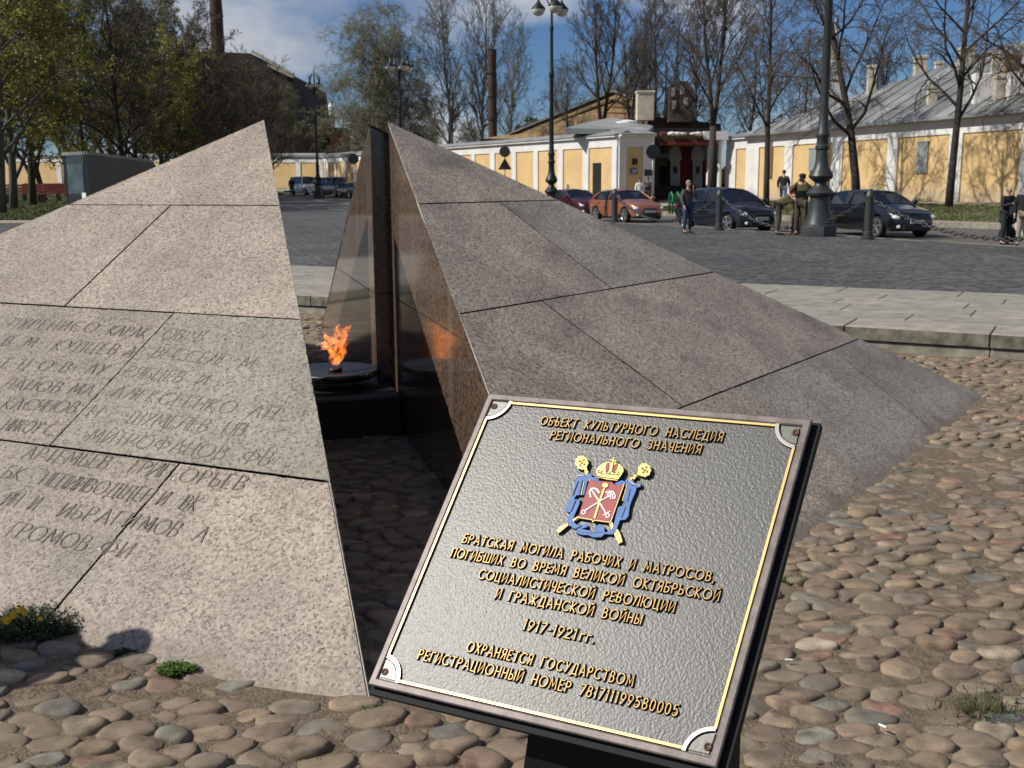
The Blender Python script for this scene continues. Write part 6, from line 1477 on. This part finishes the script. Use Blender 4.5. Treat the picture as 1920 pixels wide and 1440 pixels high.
    hd_ = Vector(S_(hd)) + hv.normalized() * .035 * k; hm = M[hair]
    fw_ = Vector((0, -1, 0)) if pose != 'bend' else Vector((0, -.3, -1)).normalized(); upv = hv.normalized()
    if not bald: mb = MB(); mb.ell(hd_ - fw_ * .022 * k + upv * .022 * k, (.086 * k, .098 * k, .098 * k), 12, 8); mb.build('hair', hm, r, smooth=True)
    else: mb = MB(); mb.ell(hd_ - fw_ * .03 * k - upv * .01, (.084 * k, .085 * k, .07 * k), 12, 8); mb.build('hair', hm, r, smooth=True)
    mb = MB(); side = upv.cross(fw_).normalized(); fc = hd_ + fw_ * .093 * k
    mb.ell(fc - upv * .02 * k, (.014 * k, .018 * k, .024 * k), 6, 4)
    for s in (-1, 1): mb.ell(hd_ + side * s * .084 * k - upv * .01, (.012 * k, .02 * k, .03 * k), 6, 4)
    mb.build('nose_and_ears', M['skin'], body, smooth=True)
    mb = MB()
    for s in (-1, 1): mb.ell(fc + side * s * .032 * k + upv * .012 * k - fw_ * .012, (.012 * k, .006 * k, .008 * k), 6, 4)
    mb.box(fc - upv * .058 * k - fw_ * .008, (.022 * k, .006 * k, .004 * k)); mb.build('eyes_and_mouth', M['hair'], body)
    if cap: mb = MB(); mb.ell(hd_ + upv * .055 * k, (.105 * k, .115 * k, .07 * k), 12, 6); mb.ell(hd_ + upv * .03 * k + fw_ * .09 * k, (.08 * k, .07 * k, .015 * k), 10, 4); mb.build('cap', cap, r, smooth=True)
    if pose in ('phone', 'photo', 'hold'):
        q = Vector(S_(wr[0] if pose == 'phone' else (0, wr[0][1], wr[0][2]))) + Vector((0, -.05, .06)) * k; mb = MB(); mb.bbox(q, (.04 * k, .012 * k, .075 * k), .006); mb.build('phone', M['trim'], r)
    if extra == 'bag': mb = MB(); mb.bbox((.0, -.24 * k, 1.02 * k), (.15 * k, .07 * k, .17 * k), .05); mb.tube([(.1 * k, -.2 * k, 1.15 * k), (.14 * k, .0, 1.48 * k), (.1 * k, .14 * k, 1.2 * k)], .015, 5); mb.build('shoulder_bag', cloth('navy_bag', (.015, .022, .04)), r, smooth='auto')
    if extra == 'red': mb = MB(); mb.bbox((-.27 * k, .09 * k, 1.3 * k), (.10 * k, .06 * k, .12 * k), .03); mb.build('red_backpack', cloth('red_bag', (.35, .03, .03)), r, smooth='auto')
    X = colY(px, Y, 400) if X is None else X; place(r, (X, Y, z), rz); return r
person('man in grey jacket and jeans, hand to his face, beside the black hatchback', 1289, 34.2, .27, .5, 'phone', 1.66, (.075, .068, .062), (.035, .045, .085), hair='hair_g')
person('person in olive green bending down beside the black hatchback', 1462, 33.0, .27, 1.45, 'bend', 1.70, (.075, .068, .035), (.055, .05, .032))
person('person in olive coat and black cap photographing next to the thick lamp post', 1502, 32.6, .27, -.35, 'photo', 1.82, (.085, .075, .04), (.06, .052, .035), cap=mat('black_cap', (.01, .01, .01), .9), coat_len=.12, extra='red')
person('distant person in a dark jacket walking on the path behind the bending one', 1467, 52, .72, 2.8, 'walk', 1.74, (.015, .015, .03), (.10, .13, .19))
person('bald man in a black jacket with a navy shoulder bag at the right edge', 1888, 26.9, .27, .35, 'hold', 1.46, (.016, .017, .018), (.014, .016, .02), bald=True, hair='hair_g', extra='bag')
person('person in a black top and beige trousers cut by the right edge of the photo', 1921, 26.4, .27, -.5, 'stand', 1.50, (.01, .01, .012), (.32, .27, .2))
person('tiny figure in a puffy white jacket by the gate lodge wall', 1199, 62, .5, .2, 'stand', 1.7, (.75, .72, .70), (.25, .22, .2))
person('tiny figure in dark clothes by the round sign at the gateway', 1214, 63, .5, -.4, 'hold', 1.75, (.03, .03, .03), (.03, .03, .03))
person('tiny figure in black standing left of the white off-roader', 549, 112, .9, .2, 'stand', 1.85, (.012, .012, .012), (.012, .012, .012))
person('person in a dark coat left of the granite wedge, only their head shadow in view', 0, 3.50, 0.02, -1.4, 'phone', 1.72, (.03, .03, .03), (.03, .03, .04), X=-3.25)
# white scooter front at the right edge
sc_ = thing('white_scooter', 'white rounded scooter front cut off by the right edge beside the bystanders', 'scooter', (0, 0, 0)); mb = MB(); mb.ell((0, 0, .55), (.20, .34, .40), 14, 8); mb.build('front_shield', M['white_paint'], sc_, smooth=True)
for y in (-.45, .55): mb = MB(); mb.lathe([(.10, -.05), (.2, -.055), (.24, -.03), (.24, .03), (.2, .055), (.10, .05)], (.0, y, .24), 18, 'X'); mb.build('wheel', M['tyre'], sc_, smooth='auto')
mb = MB(); mb.tube([(0, 0, .8), (0, -.05, 1.05)], .03, 6); mb.tube([(-.28, .02, 1.08), (0, -.05, 1.05), (.28, .02, 1.08)], .02, 6); mb.build('handlebar', M['trim'], sc_); mb = MB(); mb.bbox((0, .45, .6), (.14, .3, .08), .04); mb.build('seat', M['trim'], sc_)
place(sc_, (colY(1926, 26.6, 430), 26.6, .27), .5, 1.0)
# green bins
def rack():
    r = thing('green_rack', 'x', 'bicycle rack')
    for k in range(3): mb = MB(); mb.tube([(k * .3 - .3, -.2, 0), (k * .3 - .3, -.2, .8), (k * .3 - .3, .0, .95), (k * .3 - .3, .2, .8), (k * .3 - .3, .2, 0)], .05, 6); mb.build('hoop', M['green_paint'], r, smooth=True)
    mb = MB(); mb.tube([(-.4, -.2, .5), (.4, -.2, .5)], .05, 6); mb.build('rail', M['green_paint'], r); return r
gr_ = rack(); tag(gr_, 'small green hooped metal rack on the pavement left of the man in grey', 'rack'); place(gr_, (colY(1270, 56, 390), 56, .33), .2, 1.15)
# ================================================================== PLANTS AMONG THE COBBLES
rr = random.Random(9)
def weed(name, label, cat, px, py, R_, H_, n, m, lw=.006, parent=None):
    q = gnd(px, py); root = thing(name, label, cat, (q.x, q.y, 0)); mb = MB()
    for i in range(n):
        a = rr.uniform(0, 2 * pi); rad = R_ * sqrt(rr.random()); b_ = q + Vector((cos(a) * rad * 1.3, sin(a) * rad * .8, .005)); h_ = H_ * (1.1 - .6 * rad / R_) * rr.uniform(.6, 1.2); out = Vector((cos(a), sin(a), 0)) * H_ * rr.uniform(.1, .7)
        tip = b_ + out + Vector((0, 0, h_)); mid = b_.lerp(tip, .5) + Vector((0, 0, h_ * .15)); mb.tube([b_, mid, tip], [.0014, .0012, .0006], 3)
        for j in range(6):
            p = b_.lerp(tip, .3 + .7 * j / 6); a2 = rr.uniform(0, 6.28); d = Vector((cos(a2), sin(a2), rr.uniform(-.1, .6))).normalized() * lw * 2.6; s_ = d.cross(Vector((0, 0, 1))).normalized() * lw * .8
            mb.add([p, p + d * .5 + s_, p + d, p + d * .5 - s_], [(0, 1, 2, 3)])
    mb.build('foliage', m, root); return root, q
w1, q1 = weed('yellow_flower_clump', 'clump of green weeds with yellow flowers at the foot of the left granite', 'plant', 62, 1188, .145, .11, 420, M['leaf_w'])
for px, py, rz_ in ((13, 1162, .019), (25, 1153, .016), (39, 1141, .021), (46, 1148, .013), (76, 1160, .009)):
    c = onpl(q1 + Vector((0, -.17, 0)), Vector((0, -1, 0)), px, py)
    mb = MB()
    for k in range(22): a = 2 * pi * k / 22; d = Vector((cos(a), rr.uniform(-.6, .2), sin(a))).normalized(); s_ = Vector((-sin(a), 0, cos(a))) * .0028; mb.add([c + s_ * .3, c + d * rz_ * .9 + s_, c + d * rz_, c + d * rz_ * .9 - s_], [(0, 1, 2, 3)])
    mb.ell(c, (rz_ * .4, rz_ * .4, rz_ * .4), 8, 5); mb.build('flower', M['petal'], w1)
    mb = MB(); mb.tube([Vector((q1.x + (c.x - q1.x) * .4, q1.y, 0)), c.lerp(q1, .3) + Vector((0, 0, .01)), c], .0015, 4); mb.build('stalk', M['leaf_w'], w1)
moss = mat('bright_moss_weed', (.06, .11, .012), .8, noise=(60, .3))
weed('green_weed_tuft', 'bright green weed tuft at the edge between left granite and cobbles', 'plant', 332, 1262, .045, .035, 150, moss, .006)
weed('green_weed_tuft', 'small mossy tuft just left of the plaque, by the granite corner', 'plant', 694, 1338, .03, .025, 80, moss, .005)
weed('green_weed_tuft', 'thin low weeds along the granite foot right of the bright green tuft', 'plant', 236, 1228, .03, .02, 60, M['leaf_w'], .005)
w2, _ = weed('grass_tussock', 'dry olive grass tussock among the cobbles at the lower right', 'plant', 1850, 1335, .10, .07, 10, M['leaf_w'])
q = gnd(1850, 1335); pts = [q + Vector((rr.gauss(0, .07), rr.gauss(0, .04), 0)) for _ in range(260)]; o_ = tag(blades('blades', pts, .06, .002, mat('olive_grass', (.09, .10, .035), .9), w2), kind='stuff')
weed('grass_tussock', 'green grass sprig right of the plaque frame among the cobbles', 'plant', 1495, 1094, .05, .03, 70, moss, .005)
for px, py, lab, a in ((1655, 1361, 'white cigarette end among the lower right cobbles', .9), (1479, 1237, 'white cigarette end close to the right edge of the plaque', .1), (1300, 1118, 'x', 0)):
    if lab == 'x': continue
    q = gnd(px, py, .035); mb = MB(); d = Vector((cos(a), sin(a) * -1, 0)) * .014; mb.tube([q - d, q + d], .004, 8); o_ = mb.build('cigarette_end', M['white_paint'], None, smooth='auto', origin=q); tag(o_, lab, 'litter')
# ================================================================== TREES
def tree(seed, H, r0, spread=.5, levels=4, upright=.3, droop=0, nb=(7, 5, 5, 4), fork=None, lean=(0, 0), clear=.3, leaf=0, twig_r=.007, lr=.62, leafsize=.12, w0=.05, side_seg=(8, 6, 4, 3, 3), leafdens=2):
    R_ = random.Random(seed); T = MB(); TW = MB(); LF = MB()
    def grow(p, d, L_, r, lv):
        seg = (7, 5, 4, 3, 2)[min(lv, 4)]; pts = [p]; rad = [r]; dirs = [d]; cur = d.copy()
        for i in range(seg):
            w = (w0, .16, .20, .25, .3)[min(lv, 4)]
            cur = (cur + Vector((R_.gauss(0, w), R_.gauss(0, w), R_.gauss(0, w) + (upright * .25 if lv > 0 else 0) - droop * (lv >= 2) * (i + 1) * .28))).normalized()
            if lv == 0: cur = (cur + Vector((lean[0] * .1, lean[1] * .1, .25))).normalized()
            p = p + cur * (L_ / seg); pts.append(p); dirs.append(cur.copy()); rad.append(max(twig_r, r * (1 - .80 * (i + 1) / seg)) if lv else r * (1 - .78 * (i + 1) / seg))
        (T if lv < 2 else TW).tube(pts, rad, side_seg[min(lv, 4)], lv < 2)
        if lv + 1 < levels:
            n = nb[lv]; st = clear if lv == 0 else .18
            for k in range(n):
                f = st + (1 - st) * (k + R_.random() * .8) / n; x = f * seg; i = min(int(x), seg - 1); q = pts[i].lerp(pts[i + 1], x - i); bd = dirs[i + 1]
                a = R_.uniform(0, 2 * pi) if lv else k * 2.4 + R_.uniform(-.5, .5)
                perp = bd.orthogonal().normalized(); perp = Matrix.Rotation(a, 3, bd) @ perp
                sp_ = spread * R_.uniform(.7, 1.25); nd = (bd * cos(sp_) + perp * sin(sp_)).normalized()
                ln = L_ * lr * (1.0 - .45 * f if lv == 0 else R_.uniform(.55, .95)); rr_ = max(twig_r, (rad[i] * .62 if lv else rad[i] * .5))
                grow(q, nd, ln, rr_, lv + 1)
        if leaf and lv >= levels - 2:
            for _ in range(leafdens):
                if R_.random() < leaf:
                    f = R_.random(); i = min(int(f * seg), seg - 1); c = pts[i].lerp(pts[i + 1], R_.random())
                    for __ in range(3):
                        q = c + Vector((R_.gauss(0, .12), R_.gauss(0, .12), R_.gauss(0, .1))); u = Vector((R_.gauss(0, 1), R_.gauss(0, 1), R_.gauss(0, .7))).normalized(); v = u.orthogonal().normalized(); s = leafsize * R_.uniform(.5, 1.2)
                        LF.add([q, q + (u + v) * s * .5, q + u * s, q + (u - v) * s * .5], [(0, 1, 2, 3)])
    base_d = Vector((lean[0], lean[1], 1)).normalized()
    if fork:
        hf, n, ang_ = fork; tp = [Vector((0, 0, -.3)), Vector((lean[0] * hf * .5, 0, hf * .5)), Vector((lean[0] * hf, 0, hf))]
        T.tube(tp, [r0 * 1.15, r0 * .95, r0 * .85], 10)
        for k in range(n):
            a = 2 * pi * k / n + R_.uniform(-.4, .4) + .3; d = Vector((cos(a) * sin(ang_), sin(a) * sin(ang_) * .6, cos(ang_))); grow(tp[-1] - Vector((0, 0, .1)), d, H - hf, r0 * .66, 0)
    else: grow(Vector((0, 0, -.3)), base_d, H, r0, 0)
    return T, TW, LF
def make_tree(T, name, mt, tw, lf, cnt=None):
    root = thing(name, 'x', 'tree'); a = T[0].build('trunk', mt, root, smooth=True); 
    if T[1].v: T[1].build('crown_twigs', tw, root, smooth=True)
    if T[2].v: T[2].build('leaves', lf, root)
    return root
PROTO = {}
def proto(key, name, mt, tw, lf, **kw): PROTO[key] = make_tree(tree(**kw), name, mt, tw, lf); PROTO[key]['_used'] = 0
proto('linden', 'bare_linden_tree', M['bark'], M['twig'], M['leaf_d'], seed=3, H=13, r0=.21, spread=.75, levels=5, upright=.15, droop=.55, nb=(17, 9, 7, 5), clear=.26, lr=.50, twig_r=.0075)
proto('linden2', 'bare_linden_tree', M['bark'], M['twig'], M['leaf_d'], seed=8, H=13.5, r0=.19, spread=.7, levels=5, upright=.2, droop=.6, nb=(17, 9, 7, 5), clear=.30, lr=.48, twig_r=.0075, w0=.015)
proto('fork', 'bare_forked_tree', M['bark'], M['twig'], M['leaf_d'], seed=12, H=14, r0=.24, spread=.55, levels=5, upright=.35, nb=(11, 8, 7, 5), fork=(4.8, 2, .26), clear=.15, lr=.5, twig_r=.009)
proto('poplar', 'bare_poplar_tree', M['bark_b'], M['twig_g'], M['leaf_d'], seed=15, H=19, r0=.24, spread=.62, levels=5, upright=.55, nb=(26, 10, 7, 6), clear=.2, lr=.42, twig_r=.0085)
proto('birch', 'greening_birch_tree', M['bark_b'], M['twig_g'], M['leaf_b'], seed=18, H=15, r0=.24, spread=.80, levels=5, upright=.25, droop=.45, nb=(22, 10, 8, 5), clear=.10, lr=.60, twig_r=.010, leaf=.8, leafsize=.10, leafdens=2)
proto('maple', 'budding_park_tree', M['bark_g'], M['twig'], M['leaf'], seed=23, H=15, r0=.27, spread=.8, levels=5, upright=.2, droop=.1, nb=(17, 9, 7, 5), clear=.10, lr=.5, twig_r=.012, leaf=.5, leafsize=.16, leafdens=2)
proto('dark', 'dark_bare_park_tree', M['bark'], M['twig'], M['leaf_d'], seed=29, H=15, r0=.27, spread=.7, levels=5, upright=.3, nb=(18, 10, 8, 6), clear=.12, lr=.50, twig_r=.012, leaf=.15, leafsize=.14, leafdens=1)
TR = [  # key, pixel x, depth, base z, height scale, rotation, lean, label
 ('maple', 24, 72, 0, 1.05, .3, 'stout park tree with yellow green buds at the far left edge'), ('maple', 2, 64, 0, 1.0, 2.0, 'park tree cut by the left edge, its trunk in shade'), ('dark', 84, 92, 0, 1.0, 4.0, 'leaning dark park tree behind the red bench'), ('maple', 205, 104, 0, 1.15, 1.2, 'budding park tree with a pale lit trunk above the kiosk'),
 ('maple', 168, 88, 0, .95, 3.3, 'budding park tree right behind the glazed kiosk'), ('dark', 262, 100, 0, 1.05, 5.1, 'dark bare park tree above the end of the kiosk side wall'), ('dark', 128, 108, 0, 1.2, .9, 'dark bare park tree between kiosk and leaning tree'), ('dark', 385, 96, 0, .86, 2.7, 'wide dark bare tree below the tall brick chimney'), ('dark', 322, 116, 0, 1.2, .1, 'dark bare tree left of the tall brick chimney'), ('dark', 470, 125, 1, .82, 1.9, 'dark bare tree right of the tall brick chimney'), ('dark', 500, 140, 1, .78, 3.9, 'dark tree at the right end of the park, above the yellow wall'), ('maple', 300, 92, 0, .8, .6, 'low budding tree among the dark ones before the works hall'), ('dark', 430, 110, 1, .75, 5.5, 'dark bare tree in front of the works hall windows'), ('birch', 505, 150, 1.5, .8, 2.2, 'olive tree at the corner of the works hall'),
 ('birch', 520, 152, 1.5, .62, 4.8, 'olive tree before the right end of the works hall'), ('linden', 1075, 90, 1, .72, 2.2, 'bare tree close before the left slope of the brick gable'), ('fork', 1180, 88, 1, .85, 4.4, 'bare tree before the right slope of the brick gable'), ('dark', 62, 80, 0, 1.1, 2.2, 'dark bare park tree just right of the stout one'), ('dark', 232, 84, 0, 1.0, 1.7, 'dark bare park tree standing close above the kiosk roof'), ('dark', 345, 100, 0, .95, 4.2, 'dark bare tree whose branches reach over the top of the left granite'), ('dark', 505, 118, .5, .85, 0.9, 'dark bare tree above the tip of the left granite wedge'),
 ('birch', 710, 138, 1.5, 1.22, .4, 'tall greening birch behind the back granite wedge'), ('birch', 696, 152, 1.5, .62, 2.9, 'lower olive birch left of the tall one'), ('birch', 742, 146, 1.5, .95, 4.4, 'olive birch right of the crown headed lamp post'), ('birch', 800, 160, 1.5, .55, 1.4, 'small olive tree low behind the first poplar'),
 ('poplar', 846, 140, 1.5, 1.2, .2, 'first bare pale poplar from the left, right of the birch'), ('poplar', 905, 143, 1.5, 1.25, 2.1, 'tall bare pale poplar beside the shorter rusty chimney'), ('poplar', 958, 160, 1.5, 1.1, 3.6, 'bare poplar behind the shorter rusty chimney'), ('birch', 975, 165, 1.5, .45, 3.1, 'small far green tree left of the brick gable'), ('birch', 880, 165, 1.5, .55, .1, 'small far olive tree between the two poplars'),
 ('fork', 1128, 92, 1, 1.12, .5, 'bare tree forking in a wide Y above the brick gable'), ('poplar', 1052, 118, 1, .62, 1.1, 'bushy bare tree right of the globe lamp post'), ('fork', 1218, 100, 1, 1.15, 2.6, 'tall bare tree above the pale square chimney'), ('linden', 1262, 96, 1, 1.15, 1.0, 'dense bare tree behind the gateway roof, left one'), ('linden2', 1300, 90, 1, 1.1, 3.4, 'dense bare tree behind the gateway roof, right one'), ('linden', 1395, 92, 1, .95, 4.9, 'dense bare tree behind the left end of the tin roof'), ('birch', 1170, 130, 1, .75, 5.0, 'olive tree behind the brick gable'),
 ('fork', 1333, 66, .6, .98, 3.9, 'dark tree with two stems standing before the white gate column'), ('linden2', 1437, 60, .7, .95, .7, 'slim bare tree on the bank before the brown shutter'), ('linden', 1608, 53, .72, 1.0, 2.4, 'leaning bare linden on the bank just right of the thick lamp post'), ('linden2', 1779, 50.5, .70, 1.02, 5.2, 'straight bare linden on the bank before the grey shutter'), ('linden', 1990, 47, .7, 1.0, 1.6, 'bare linden right of the frame whose drooping branches hang into view'), ('fork', 1640, 100, 1, .9, 1.2, 'bare tree top behind the tin roof ridge'), ('linden2', 1500, 97, 1, .9, 4.1, 'bare tree behind the hip end of the tin roof')]
lean_ = {1608: (-.085, 0), 84: (-.22, .0), 24: (-.02, 0), 128: (.05, 0)}
for key, px, Y, zk, sc, rz, lab in TR:
    pr = PROTO[key]; o_ = pr if not pr['_used'] else copy_tree(pr); pr['_used'] = 1
    X = colY(px, Y, 380); s_ = DS.x * X + DS.y * Y; z = .3 + ramp(s_) if X < -16 and Y < 130 and zk == 0 else max(zk, .3)
    o_.location = (X, Y, z - .05); o_.rotation_euler = (0, 0, rz); o_.scale = (sc, sc, sc)
    if px in lean_: o_.rotation_euler = (lean_[px][1], lean_[px][0], rz) ; o_.rotation_mode = 'ZYX'
    if key == 'linden' and px == 1608: o_.scale = (1.15, 1.15, 1.0)
    tag(o_, lab, 'tree', 'trees round the square'); 
for o_ in COL.objects:
    if '_used' in o_.keys(): del o_['_used']
# trees left of the frame that throw branch shadows on the yellow wall and the road
for X, Y, sc, lab in ((9.5, 47.5, .0, ''),): pass
# far wood closing the horizon: a mass nobody could count
R9 = random.Random(4); mb = MB()
for k in range(16000):
    a = radians(R9.uniform(-40, 40)); D = R9.uniform(230, 300); hh_ = 9 + 5 * sin(a * 19) + 3 * sin(a * 47 + 1) + 2 * sin(a * 97); z = 1 + hh_ * R9.random() ** .8
    p = Vector((sin(a) * D, cos(a) * D, z)); u = Vector((R9.gauss(0, 1), R9.gauss(0, .4), R9.gauss(0, 1))).normalized() * R9.uniform(.4, 1.3); v = Vector((u.z, 0, -u.x)) * .5; mb.add([p - u, p + v, p + u, p - v], [(0, 1, 2, 3)])
tag(mb.build('far_wood', M['leaf_d']), kind='stuff')
